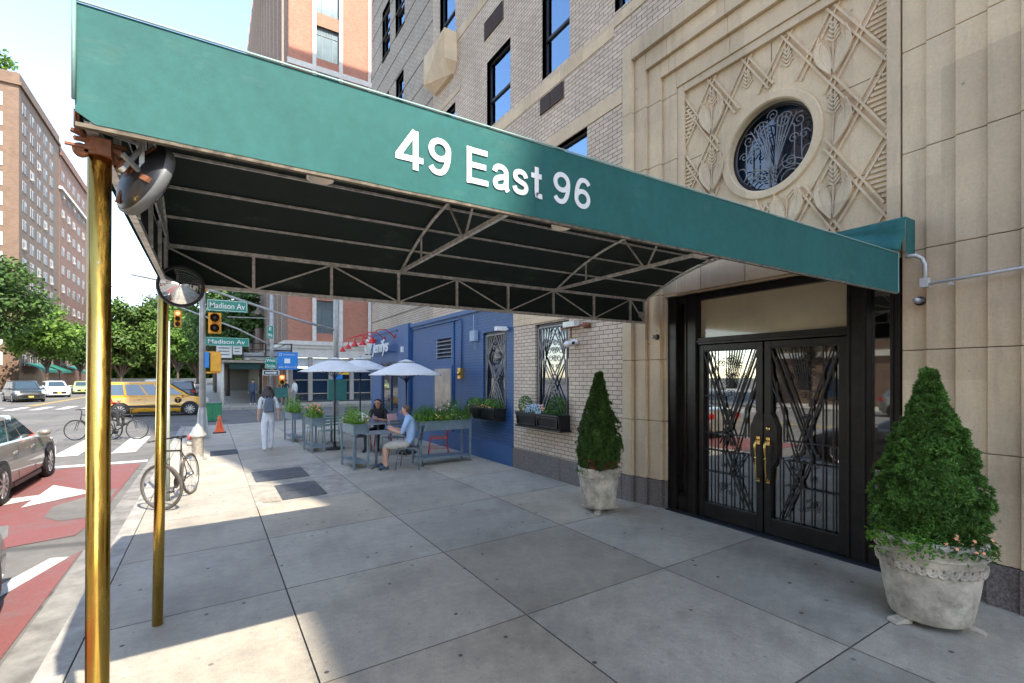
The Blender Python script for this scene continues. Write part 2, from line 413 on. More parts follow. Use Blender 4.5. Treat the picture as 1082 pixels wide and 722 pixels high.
def puttext(name,me,mat,parent,origin,right,up,W=True):
    """place text mesh: local x->right, y->up"""
    r=Vector(right).normalized(); u=Vector(up).normalized(); n=r.cross(u)
    o=Vector(origin)
    if W and parent is not None: o=o-parent.location
    for v in me.vertices: v.co=o+r*v.co.x+u*v.co.y+n*v.co.z
    me.materials.clear(); me.materials.append(mat)
    ob=bpy.data.objects.new(name,me); COL.objects.link(ob)
    if parent is not None: ob.parent=parent
    return ob
# ------------------------------------------------------------------ wall with holes
def wall(mb,axis,c,thick,u0,u1,z0,z1,holes):
    """wall in plane axis=c (outer face), solid going to c+thick; holes [(u0,u1,z0,z1)]; u is y for axis x, x for axis y"""
    us=sorted(set([u0,u1]+[min(max(h[i],u0),u1) for h in holes for i in (0,1)]))
    zs=sorted(set([z0,z1]+[min(max(h[i],z0),z1) for h in holes for i in (2,3)]))
    def inhole(u,z): return any(h[0]<u<h[1] and h[2]<z<h[3] for h in holes)
    def P(u,z,t): return (c+t,u,z) if axis=='x' else (u,c+t,z)
    for i in range(len(us)-1):
        for j in range(len(zs)-1):
            a,b,p,q=us[i],us[i+1],zs[j],zs[j+1]
            if b-a<1e-5 or q-p<1e-5 or inhole((a+b)/2,(p+q)/2): continue
            mb.quad(P(a,p,0),P(b,p,0),P(b,q,0),P(a,q,0))
    for h in holes:   # reveals
        a,b,p,q=h
        for (e,f) in (((a,p),(b,p)),((b,p),(b,q)),((b,q),(a,q)),((a,q),(a,p))):
            mb.quad(P(*e,0),P(*f,0),P(*f,thick),P(*e,thick))
    return mb
# ------------------------------------------------------------------ world, sun, camera
SX,SY=.195,-.91
w=bpy.data.worlds.new('World'); sc.world=w; w.use_nodes=True
nt=w.node_tree; bg=nt.nodes['Background']
sky=nt.nodes.new('ShaderNodeTexSky'); sky.sky_type='NISHITA'; sky.sun_disc=False
sky.sun_elevation=math.atan(1/math.hypot(SX,SY)); sky.sun_rotation=math.atan2(SX,SY)
sky.air_density=.80; sky.dust_density=.2; sky.ozone_density=1.6
nt.links.new(mix(nt,1.0,sky.outputs[0],(1.13,1.0,.86),'MULTIPLY'),bg.inputs[0]); bg.inputs[1].default_value=.15
sl=bpy.data.lights.new('sun','SUN'); sl.energy=2.05; sl.angle=math.radians(.5); sl.color=(1,.92,.80)
so=bpy.data.objects.new('sun',sl); COL.objects.link(so)
so.rotation_euler=Vector((SX,SY,1)).to_track_quat('Z','Y').to_euler()
cam=bpy.data.cameras.new('camera'); cam.sensor_width=36; cam.lens=515.18/1082*36; cam.shift_y=37/1082; cam.clip_end=3000; cam.clip_start=.05
co_=bpy.data.objects.new('camera',cam); COL.objects.link(co_); co_.location=(0,0,1.85)
co_.rotation_euler=(PI/2,0,-math.radians(31.766)); sc.camera=co_
sc.view_settings.view_transform='Standard'; sc.view_settings.look='None'; sc.view_settings.gamma=1; sc.view_settings.exposure=2.4
sc.cycles.max_bounces=10; sc.cycles.transparent_max_bounces=12; sc.cycles.diffuse_bounces=5
# ------------------------------------------------------------------ ground
g=MB(); g.box(-700,700,-500,900,-3,RZ-.05); struct('terrain',g,M('terrain_earth',(.13,.12,.10),.9))
g=MB(); g.box(-21.2,-1.0,-120,400,-.6,RZ); g.box(-1.0,60,23.5,36,-.6,RZ); g.box(-80,-21.2,23.5,36,-.6,RZ); struct('road',g,m_asph)
# pavement as tinted slabs with dark joints
def slab_sheet(name,xs,ys,zf,skip=lambda x,y:False,gap=.006,seed=1):
    rnd=random.Random(seed); mb=MB(); tints=[]
    for i in range(len(xs)-1):
        for j in range(len(ys)-1):
            x0,x1,y0,y1=xs[i],xs[i+1],ys[j],ys[j+1]
            if skip((x0+x1)/2,(y0+y1)/2): continue
            gp=gap
            a,b,c,d=x0+gp,x1-gp,y0+gp,y1-gp
            mb.quad((a,c,zf(a)),(b,c,zf(b)),(b,d,zf(b)),(a,d,zf(a)))
            t=1+rnd.uniform(-.14,.15); wv=rnd.uniform(-.03,.03); tints+= [(t*(1+wv),t,t*(1-wv*1.4),1)]*4
            # small bevelled sides down into the joint
            for (p,q) in (((a,c),(b,c)),((b,c),(b,d)),((b,d),(a,d)),((a,d),(a,c))):
                mb.quad((p[0],p[1],zf(p[0])-.02),(q[0],q[1],zf(q[0])-.02),(q[0],q[1],zf(q[0])),(p[0],p[1],zf(p[0])))
                tints+=[(.5,.5,.5,1)]*4
    me=mb.mesh(name,m_pave); at=me.color_attributes.new('slab_tint','FLOAT_COLOR','POINT')
    for i,t in enumerate(tints): at.data[i].color=t
    o=bpy.data.objects.new(name,me); COL.objects.link(o); o['kind']='structure'; return o
ysl=[-20+1.65*k-.05 for k in range(0,60)]
off=1.65-ysl[min(range(60),key=lambda i:abs(ysl[i]-1.65))]; ysl=[y+off for y in ysl]
ysl=[y for y in ysl if y<23.0]+[23.2]
slab_sheet('pavement',[-.82,.6,2.18,3.80,5.9],ysl,zg,skip=lambda x,y:(.6<x<2.18 and 8.25<y<11.6))
slab_sheet('pavement',[5.9,7.5,9.1,10.7,12.3,14],[19.2,20.8,22.0,23.2],lambda x:-.0)
slab_sheet('pavement',[-.8,1.2,3.2,5.2,7.2,9.2,11.2,14],[36.3,38,40],lambda x:-.12)
slab_sheet('pavement',[-.8,1.2,3.2,5.2],[40+1.8*k for k in range(50)],lambda x:-.12)
g=MB(); b0=MB()
for (x0,x1,y0,y1,z) in ((-.82,5.9,-20,23.2,None),):
    b0.add([(x0,y0,zg(x0)-.02),(x1,y0,zg(x1)-.02),(x1,y1,zg(x1)-.02),(x0,y1,zg(x0)-.02)],[(0,1,2,3)])
b0.add([(5.9,18.5,-.03),(60,18.5,-.03),(60,23.2,-.03),(5.9,23.2,-.03)],[(0,1,2,3)])
b0.add([(-.8,36.3,-.14),(60,36.3,-.14),(60,400,-.14),(-.8,400,-.14)],[(0,1,2,3)])
struct('pavement_bed',b0,m_joint)
k=MB()
for y in range(-20,23,3): k.box(-1.0,-.825,y+.004,min(y+3,23.45)-.004,RZ-.1,zg(-.9)+.001)
k.box(-1.0,60,23.22,23.45,RZ-.1,-.135); k.box(-1,60,36.05,36.28,RZ-.1,-.12); k.box(-1,-.82,36.28,400,RZ-.1,-.12)
k.box(-21.4,-21.2,36,400,RZ-.1,-.15);k.box(-21.4,-21.2,-120,23.5,RZ-.1,-.15)
k.box(-80,-21.4,36,36.2,RZ-.1,-.15);k.box(-80,-21.4,23.3,23.5,RZ-.1,-.15)
struct('kerb',k,m_kerb)
g=MB(); g.box(-60,-21.4,36.2,400,-.5,-.15); g.box(-60,-21.4,-120,23.3,-.5,-.15); struct('opposite_pavement',g,M('plain_concrete',(.33,.32,.29),.8,var=.2,scale=1.5))
# gutter band
g=MB(); g.box(-1.32,-1.0,-20,23.2,RZ-.01,RZ+.004); struct('gutter',g,M('gutter_concrete',(.20,.19,.17),.85,var=.35,scale=3))
# markings
def sheet(name,polys,mat,z=RZ+.008):
    g=MB()
    for p in polys: g.add([(x,y,z) for x,y in p],[tuple(range(len(p)))])
    return struct(name,g,mat)
sheet('bus_lane_paint',[[(-4.7,8.1),(-3.4,8.15),(-1.55,8.7),(-1.45,9.6),(-1.45,15.1),(-4.7,15.1)],[(-1.62,3.0),(-1.36,3.0),(-1.34,7.9),(-1.7,7.0)],[(-4.7,-30),(-1.9,-30),(-1.9,1.0),(-4.7,4.0)]],m_redp,RZ+.008)
sheet('asphalt_patch',[[(-2.15,10.05),(-1.9,9.65),(-1.5,9.7),(-1.5,11.9),(-1.75,11.6),(-1.95,11.25),(-2.2,10.8)]],m_asph,RZ+.012)
m_whitea=m_white
sheet('lane_arrow',[[(-2.62,10.95),(-1.82,11.75),(-2.62,12.9)],[(-3.25,10.9),(-3.0,11.25),(-2.62,11.55),(-2.62,11.95),(-3.2,11.85),(-3.5,11.2)]],m_white,RZ+.016)
bars=[[(-8,15.25),(-1.35,15.25),(-1.35,15.62),(-8,15.62)],[(-2.6,4.6),(-2.35,4.6),(-1.42,7.7),(-1.6,7.75)]]
x=-2.35
while x>-20.5: bars.append([(x,17.4),(x+.55,17.4),(x+.55,21.6),(x,21.6)]); bars.append([(x,42.5),(x+.55,42.5),(x+.55,46.5),(x,46.5)]); x-=1.25
for xx in (-.2,1.2,2.6,4): bars.append([(xx,24.4),(xx+.5,24.4),(xx+.5,34.6),(xx,34.6)]) if False else None
y=-30
while y<14: bars.append([(-8.0,y),(-7.85,y),(-7.85,y+3),(-8.0,y+3)]); y+=9
y=50
while y<300: bars.append([(-8,y),(-7.85,y),(-7.85,y+3),(-8,y+3)]); y+=9
bars.append([(-5.0,-30),(-4.85,-30),(-4.85,15.2),(-5.0,15.2)])
sheet('road_markings',bars,m_white,RZ+.010)
sheet('centre_line',[[(-11.3,-60),(-11.15,-60),(-11.15,15),(-11.3,15)],[(-11.0,-60),(-10.85,-60),(-10.85,15),(-11.0,15)],[(-11.3,48),(-11.15,48),(-11.15,300),(-11.3,300)],[(-11.0,48),(-10.85,48),(-10.85,300),(-11.0,300)]],m_yelp,RZ+.010)
# cellar hatches set into the pavement
def hatch(y0,y1,label):
    t=thing('cellar_hatch',label,'hatch',(1.4,(y0+y1)/2,zg(1.4)),group=None)
    f=MB()
    def q(x0,x1,a,b,dz): f.add([(x0,a,zg(x0)+dz),(x1,a,zg(x1)+dz),(x1,b,zg(x1)+dz),(x0,b,zg(x0)+dz)],[(0,1,2,3)])
    q(.6,2.18,y0,y1,-.004); f.build('surround',M('hatch_surround_concrete',(.33,.30,.245),.8,var=.25,scale=4,bmp=.2),t,W=True)
    for (a,b,xx0,xx1,c) in ((y0+.22,y1-.25,.98 if y0<9 else .72,1.66,'plate'),):
        n=2
        for i in range(n):
            f=MB(); s0=a+(b-a)*i/n+.01; s1=a+(b-a)*(i+1)/n-.01
            q(xx0,xx1,s0,s1,.004)
            f.build('door_plate',M('worn_steel_plate',(.10,.105,.11),.55,.5,var=.35,scale=14,bmp=.3),t,W=True)
        if y0<9:
            f=MB(); q(.70,.95,a,b-.9,.004); f.build('grating',M('tan_grating',(.30,.26,.20),.8,var=.3,scale=30),t,W=True)
    return t
hatch(8.25,9.95,'nearer steel cellar hatch with a tan grating strip beside it')
hatch(9.96,11.6,'farther steel cellar hatch flush in the pavement towards the planters')
f=MB(); f.add([(0,14.2,zg(0)+.004),(.62,14.2,zg(.6)+.004),(.62,15.2,zg(.6)+.004),(0,15.2,zg(0)+.004)],[(0,1,2,3)])
tag(f.build('cover_plate',M('dark_cover_plate',(.05,.055,.06),.7,.2,var=.3),loc=(.3,14.7,zg(.3))),'dark rectangular utility cover beside the fire hydrant','utility cover')
f=MB(); 
f.lathe([(.0,.004),(.11,.004),(.11,.0)],(0,0,0),20); f.lathe([(.13,.001),(.13,.003),(.11,.003)],(0,0,0),20)
tag(f.build('valve_cover',M('dark_cover_plate',(.05,.055,.06)),loc=(2.45,7.45,zg(2.45)+.001)),'small dark round valve cover in the pavement before the canopy','utility cover')
# ------------------------------------------------------------------ our apartment building
XW=5.3; BD=thing('apartment_building','buff brick apartment building with carved stone portal and blue painted shopfront','building',(XW,3.2,0))
YC=18.8
wins=[ # y0,y1,z0,z1
 (8.62,9.63,7.4,8.9),(6.66,7.48,7.4,9.2),(4.3,5.55,7.45,9.2),(6.2,7.3,4.3,5.98),(11.3,12.26,10.6,12.3),(11.3,12.33,7.4,8.85),
 (16.6,17.47,13.15,15.0),(15.1,16.0,13.2,15.0),(16.7,17.47,10.2,11.85),(15.2,15.95,9.9,11.78),(8.62,9.63,4.3,5.98),(11.3,12.3,4.3,5.98),(15.1,16.0,7.0,8.8),
 (8.62,9.63,10.7,12.3),(6.5,7.48,10.7,12.3),(4.3,5.55,10.7,12.3),(15.1,16.0,16.3,18.1),(16.6,17.47,16.3,18.1),(11.3,12.26,13.7,15.3),(8.62,9.63,13.7,15.3),(11.3,12.26,16.8,18.4)]
gwin=[(6.68,7.72,1.08,2.84),(8.78,9.80,1.12,2.84)]
PORT=(1.95,5.38,0,6.77)
# upper and ground brick wall; colour zones are separate parts
mb=MB(); wall(mb,'x',XW,.22,5.38,8.49,.39,3.25,[gwin[0]]); 
mb.build('ground_floor_brick',m_brick,BD,W=True)
up=[h for h in wins if h[2]<20]
mb=MB(); wall(mb,'x',XW,.22,5.38,12.75,3.25,24,[h for h in up]); mb.build('upper_brick',m_brick,BD,W=True); mb=MB(); wall(mb,'x',XW,.22,-10.1,5.38,PORT[3],24,[h for h in up])
for f_ in ():pass
mb.build('upper_brick',m_brick,BD,W=True)
mb=MB(); wall(mb,'x',XW+.004,.22,12.75,YC,3.42,24,[h for h in up]); wall(mb,'x',XW+.003,.22,-10.1,YC,24,50,[]) 
mb.quad((XW,YC,3.4),(30,YC,3.4),(30,YC,50),(XW,YC,50)); mb.quad((XW,-10.1,0),(30,-10.1,0),(30,-10.1,50),(XW,-10.1,50)); mb.quad((XW,-10.1,50),(30,-10.1,50),(30,YC,50),(XW,YC,50))
mb.quad((30,-10.1,0),(30,YC,0),(30,YC,50),(30,-10.1,50))
mb.build('far_brick',m_brickg,BD,W=True)
# stone plinth
mb=MB()
for i,(a,b) in enumerate(((5.38,6.9),(6.906,8.49))): mb.box(XW-.03,XW+.2,a+.003,b-.003,-.08,.39)
mb.build('plinth',m_granite,BD,W=True)
mb=MB(); mb.box(XW-.012,XW+.1,5.385,8.49,2.99,3.25); mb.box(XW-.012,XW+.1,5.385,8.49,2.87,2.985); mb.build('stone_lintel_band',m_stone2,BD,W=True)
# string bands
for (z0,z1,y0,y1) in ((7.10,7.34,5.56,12.75),(5.99,6.22,5.39,12.75),(9.0,9.12,11.0,12.75),(10.3,10.55,-10,12.75),(13.35,13.55,-10,12.75)):
    mb=MB(); y=y0
    while y<y1-.01: mb.box(XW-.012,XW+.1,y+.002,min(y+1.15,y1)-.002,z0,z1); y+=1.15
    mb.build('string_course',m_stone2,BD,W=True)
mb=MB(); mb.box(XW-.012,XW+.1,-10,5.56,7.22,7.38); mb.build('string_course',m_stone2,BD,W=True)
# thin ledge lines on the far grey part
mb=MB()
for z in [3.9+.72*i for i in range(22)]: mb.box(XW-.004,XW+.05,12.76,YC-.01,z,z+.025)
mb.build('shadow_joint',M('recessed_joint',(.10,.085,.07),.9),BD,W=True)
def window(y0,y1,z0,z1,gl,xf=XW+.085,blind=0,sash=True,parent=BD,fr=m_winfr,t=.032):
    f=MB()
    f.box(xf,xf+.06,y0+.002,y0+t,z0+.002,z1-.002); f.box(xf,xf+.06,y1-t,y1-.002,z0+.002,z1-.002)
    f.box(xf,xf+.06,y0+t,y1-t,z0+.002,z0+t); f.box(xf,xf+.06,y0+t,y1-t,z1-t,z1-.002)
    if sash: zm=z0+(z1-z0)*.42; f.box(xf-.01,xf+.05,y0+t,y1-t,zm-.025,zm+.025)
    o=f.build('window',fr,parent,W=True)
    p=MB(); p.box(xf+.025,xf+.032,y0+t,y1-t,z0+t,z1-t)
    p.v=[(a-parent.location[0],b-parent.location[1],c-parent.location[2]) for a,b,c in p.v]
    p.build('pane',gl,o)
    return o
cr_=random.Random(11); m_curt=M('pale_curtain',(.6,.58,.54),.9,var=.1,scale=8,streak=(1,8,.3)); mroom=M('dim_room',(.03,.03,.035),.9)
for h in up:
    wo=window(*h,m_glasss)
    mb=MB(); wv=h[1]-h[0]; n_=14; a=h[0]+.05; b=h[0]+wv*cr_.uniform(.25,.6)
    for side in (0,1):
        if side: a=h[1]-wv*cr_.uniform(.1,.3); b=h[1]-.05
        for i in range(n_):
            y_=a+(b-a)*i/n_; y2=a+(b-a)*(i+1)/n_; xx=XW+.20+.012*(i%2); x2=XW+.20+.012*((i+1)%2); mb.quad((xx,y_,h[2]),(x2,y2,h[2]),(x2,y2,h[3]),(xx,y_,h[3]))
    mb.v=[(p[0]-XW,p[1]-3.2,p[2]) for p in mb.v]; mb.build('curtain',m_curt,wo)
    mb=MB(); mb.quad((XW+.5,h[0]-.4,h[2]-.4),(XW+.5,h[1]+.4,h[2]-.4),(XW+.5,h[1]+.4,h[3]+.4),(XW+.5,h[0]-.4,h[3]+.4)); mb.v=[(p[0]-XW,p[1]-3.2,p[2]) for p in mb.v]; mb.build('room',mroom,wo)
# projecting stone balconette under the window near the corner
mb=MB(); mb.prism([(11.35,9.55),(12.45,9.55),(12.6,9.8),(12.6,10.55),(11.2,10.55),(11.2,9.8)],'x',XW-.34,XW-.002)
mb.v=[(p[0]+(.25 if (p[2]<9.6 and p[0]<XW-.1) else 0),p[1],p[2]) for p in mb.v]
mb.build('balconette',m_stone2,BD,W=True)
# air conditioner louvres
for (y0,y1,z0,z1) in ((6.82,7.54,6.76,7.06),(8.9,9.74,9.45,9.85)):
    mb=MB(); mb.box(XW-.015,XW+.02,y0,y1,z0,z1)
    n=7
    for i in range(n):
        z=z0+(z1-z0)*(i+.5)/n; mb.box(XW-.035,XW-.015,y0+.03,(y0+y1)/2-.02,z-.01,z+.012); mb.box(XW-.035,XW-.015,(y0+y1)/2+.02,y1-.03,z-.01,z+.012)
    mb.build('air_conditioner_grille',M('brown_louvre',(.09,.06,.045),.6),BD,W=True)
# blue painted zone
YP0,YP1=8.49,15.0
mb=MB(); wall(mb,'x',XW-.002,.22,YP0,14.5,.42,3.42,[gwin[1],(11.47,12.55,2.33,2.86)]); mb.build('blue_painted_wall',m_blueb,BD,W=True)
mb=MB(); mb.box(XW-.035,XW+.1,YP0+.004,14.5,-.09,.42); mb.build('blue_plinth',m_blue,BD,W=True)
mb=MB(); mb.box(XW-.10,XW+.2,14.5,15.45,-.09,3.5); mb.build('blue_pilaster',m_blue,BD,W=True)
mb=MB(); mb.box(XW-.05,XW+.2,YP0,14.5,3.36,3.46); mb.build('blue_cornice',m_blue,BD,W=True)
mb=MB(); mb.box(XW-.03,XW+.2,15.45,YC+.02,2.35,3.5); mb.box(XW-.06,XW-.03,15.46,YC+.02,3.38,3.5); mb.build('shop_fascia',m_blue,BD,W=True)
mb=MB(); mb.box(XW-.04,XW+.2,15.45,YC+.02,-.09,.55); mb.box(XW-.08,XW-.04,15.5,YC+.02,.5,.6); mb.build('stall_riser',m_blue,BD,W=True)
mb=MB(); mb.box(XW-.02,XW+.16,17.55,YC+.02,.55,2.35); mb.build('shop_corner_pier',m_blue,BD,W=True)
f=MB()
for y in (15.45,16.5,17.49): f.box(XW,XW+.1,y,y+.07,.55,2.35)
f.box(XW,XW+.1,15.52,17.49,2.28,2.35); f.box(XW,XW+.1,15.52,17.49,.6,.67)
o=f.build('shop_window',m_bluedk,BD,W=True); p=MB(); p.box(XW+.04,XW+.046,15.5,17.5,.66,2.29); p.v=[(a-XW,b-3.2,c) for a,b,c in p.v]; p.build('pane',m_glassd,o)
mb=MB(); mb.quad((XW,YC+.01,-.1),(30,YC+.01,-.1),(30,YC+.01,3.45),(XW,YC+.01,3.45)); mb.build('side_shopfront',m_bluedk,BD,W=True)
# louvre and service panel
mb=MB()
mb.box(XW+.0,XW+.1,11.49,11.55,2.34,2.85); mb.box(XW,XW+.1,12.47,12.53,2.34,2.85)
for i in range(5): 
    z=2.38+.1*i; mb.add([(XW-.01,11.5,z),(XW-.01,12.52,z),(XW+.1,12.52,z+.05),(XW+.1,11.5,z+.05)],[(0,1,2,3)]); mb.box(XW-.015,XW+.0,11.5,12.52,z-.012,z+.012)
mb.build('louvre',M('pale_blue_louvre',(.16,.20,.27),.5),BD,W=True)
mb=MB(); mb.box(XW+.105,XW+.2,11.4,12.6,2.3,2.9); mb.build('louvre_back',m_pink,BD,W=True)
mb=MB(); mb.box(XW-.03,XW-.003,11.5,12.58,.75,2.06); mb.build('service_panel',M('brushed_steel_panel',(.33,.29,.27),.35,.5,var=.3,scale=1.5),BD,W=True)
mb=MB(); mb.box(XW-.04,XW-.003,11.42,11.5,.42,2.14);mb.box(XW-.04,XW-.003,12.58,12.66,.42,2.14);mb.box(XW-.04,XW-.003,11.5,12.58,2.06,2.14); mb.build('panel_frame',m_blue,BD,W=True)
mb=MB(); mb.tube([(XW-.03,14.4,.5),(XW-.03,14.4,3.2),(XW-.03,14.34,3.28),(XW-.03,11.0,3.28),(XW-.03,10.9,3.22),(XW-.03,10.88,2.05)],.018,8); mb.tube([(XW-.02,11.35,.5),(XW-.02,11.35,3.3)],.02,8)
mb.build('conduit',m_blue,BD,W=True)
# art deco window grilles
def deco_grille(y0,y1,z0,z1,x,parent,diamond=True):
    mb=MB(); W_=y1-y0; H_=z1-z0; yc=(y0+y1)/2; r=.010
    def L(a,b,rr=r): mb.bar((x,y0+W_*a[0],z0+H_*a[1]),(x,y0+W_*b[0],z0+H_*b[1]),rr*2,rr*1.6,up=(1,0,0))
    L((0,0),(0,1),.014);L((1,0),(1,1),.014);L((0,1),(1,1),.014);L((0,0),(1,0),.014)
    zc=.68
    for s in (1,):
        L((.5,1),(.1,zc));L((.5,1),(.9,zc));L((.1,zc),(.5,.42));L((.9,zc),(.5,.42))
        L((.1,zc),(.5,.30));L((.9,zc),(.5,.30))
        L((.5,.42),(.0,.0));L((.5,.42),(1,0));L((.5,.34),(.14,0));L((.5,.34),(.86,0));L((.5,.30),(.5,0))
        L((.5,.26),(.28,0));L((.5,.26),(.72,0));L((.5,.2),(.4,0));L((.5,.2),(.6,0))
        for k in (.1,.22,.34): L((k,1),(.1-.04+k*.2,zc+.02*k)); L((1-k,1),(1-(.1-.04+k*.2),zc))
        L((.0,.9),(.1,zc));L((1,.9),(.9,zc));L((0,.3),(.1,zc));L((1,.3),(.9,zc));L((0,.12),(.06,.62));L((1,.12),(.94,.62))
    for (cy,cz,rr) in ((.5,.9,.045),(.44,.82,.05),(.57,.82,.05),(.38,.73,.055),(.62,.73,.055),(.5,.74,.04),(.44,.64,.05),(.56,.64,.05),(.5,.55,.04)):
        R=rr*H_*.75
        pts=[(x,y0+W_*cy+R*math.cos(t)*(1-t/14),z0+H_*cz+R*math.sin(t)*(1-t/14)) for t in [i*PI/7 for i in range(20)]]
        mb.tube(pts,.0065,5)
    return mb
for h,name in zip(gwin,('a','b')):
    wd=window(h[0]-0.0,h[1],h[2],h[3],m_glassd,xf=XW+.06,sash=False,fr=m_bronze,t=.09)
    g=deco_grille(h[0]+.09,h[1]-.09,h[2]+.05,h[3]-.07,XW+.03,BD); g.v=[(a-XW,b-3.2,c) for a,b,c in g.v]; g.build('grille',m_grille,wd)
    # pale curtain behind the glass of the lower half
# ---------------- portal: stepped strips
zb=.38
def strip(y0,y1,x,z0,z1,joints,mat=m_stone,back=XW+.5,name='portal_strip',plinth=True):
    mb=MB(); zs=[z0]+[j for j in joints if z0<j<z1]+[z1]
    for a,b in zip(zs[:-1],zs[1:]): mb.box(x,back,y0+.001,y1-.001,a+.003,b-.003)
    return mb
J=[1.22,2.09,3.0,3.91,4.85,5.75]
ey=[5.38,5.2,4.98,4.75,4.62]; ez=[6.77,6.53,6.28,6.06]; ex=[XW-.01,XW+.05,XW+.10,XW+.15]
for i in range(4):
    mb=strip(ey[i+1],ey[i],ex[i],zb,ez[i],J); 
    if i==3: mb=strip(4.69,ey[3],ex[3],zb,2.96,J); m2=strip(4.51,ey[3],ex[3],2.96,6.06,J); mb.v+=m2.v[:0]; o=len(mb.v); mb.add(m2.v,m2.f)
    mb.build('portal_strip',m_stone,BD,W=True,bevel=.006)
    mb=MB(); mb.box(ex[i]-.012,XW+.5,(ey[i+1] if i<3 else 4.69)+.001,ey[i]-.001,-.08,zb-.003); mb.build('portal_plinth',m_granite,BD,W=True)
    # top return running right
    if i<4:
        zt=ez[i]; zl=ez[i+1] if i<3 else 5.82
        yr=1.96
        mb=MB(); y=ey[i+1]
        ys=[yr,2.6,3.7,4.6,ey[i+1] if i<3 else 4.51]
        ys=sorted(set([q for q in ys if q<=(ey[i+1] if i<3 else 4.51)]))
        for a,b in zip(ys[:-1],ys[1:]): mb.box(ex[i],XW+.5,a+.002,b-.002,zl+.002,zt-.002)
        mb.build('portal_strip',m_stone,BD,W=True,bevel=.006)
# relief panel backing with circular hole
RX=XW+.22; PY0,PY1,PZ0,PZ1=2.07,4.4,2.98,5.72; OC=(3.25,4.53); OR=.50
mb=MB()
n=64; ring=[(OC[0]+OR*math.cos(2*PI*i/n),OC[1]+OR*math.sin(2*PI*i/n)) for i in range(n)]
def edge(t):
    c,s=math.cos(t),math.sin(t); ks=[]
    if c>1e-9: ks.append((PY1-OC[0])/c)
    if c<-1e-9: ks.append((PY0-OC[0])/c)
    if s>1e-9: ks.append((PZ1-OC[1])/s)
    if s<-1e-9: ks.append((PZ0-OC[1])/s)
    k_=min(ks); return (OC[0]+c*k_,OC[1]+s*k_)
angs=sorted([2*PI*i/n for i in range(n)]+[math.atan2(z-OC[1],y-OC[0])%(2*PI) for y in (PY0,PY1) for z in (PZ0,PZ1)])
for a,b in zip(angs,angs[1:]+[angs[0]+2*PI]):
    ra=(OC[0]+OR*math.cos(a),OC[1]+OR*math.sin(a)); rb=(OC[0]+OR*math.cos(b),OC[1]+OR*math.sin(b)); ea,eb=edge(a),edge(b)
    mb.quad((RX,*ra),(RX,*rb),(RX,*eb),(RX,*ea)); mb.quad((RX,*ra),(RX,*rb),(RX+.25,*rb),(RX+.25,*ra))
panel=mb.build('relief_panel',m_stone,BD,W=True)
def sub(mb,name,mat,parent=panel,**k):
    l=BD.location; mb.v=[(p[0]-l[0],p[1]-l[1],p[2]-l[2]) for p in mb.v]; return mb.build(name,mat,parent,**k)
# frame of the panel
mb=MB(); mb.box(XW+.17,RX+.1,4.4,4.51,2.98,5.82); mb.box(XW+.17,RX+.1,1.96,4.4,5.72,5.82); mb.box(XW+.17,RX+.1,1.96,2.07,2.98,5.72)
sub(mb,'panel_frame',m_stone,bevel=.006)
# stone ring
mb=MB(); prof=[]
nseg=72
for (r0,r1,x0) in ((.50,.60,RX-.030),):
    for i in range(nseg):
        if i%9==0: pass
        a=2*PI*(i+.03*(i%9==0))/nseg; b=2*PI*(i+1)/nseg
        P=lambda r,t,x:(x,OC[0]+r*math.cos(t),OC[1]+r*math.sin(t))
        mb.quad(P(r0,a,x0+.02),P(r0,b,x0+.02),P(r0+.015,b,x0),P(r0+.015,a,x0)); mb.quad(P(r0+.015,a,x0),P(r0+.015,b,x0),P(r1-.01,b,x0),P(r1-.01,a,x0))
        mb.quad(P(r1-.01,a,x0),P(r1-.01,b,x0),P(r1,b,x0+.015),P(r1,a,x0+.015)); mb.quad(P(r1,a,x0+.015),P(r1,b,x0+.015),P(r1,b,RX+.02),P(r1,a,RX+.02)); mb.quad(P(r0,a,x0+.02),P(r0,b,x0+.02),P(r0,b,RX+.2),P(r0,a,RX+.2))
sub(mb,'stone_ring',m_stone)
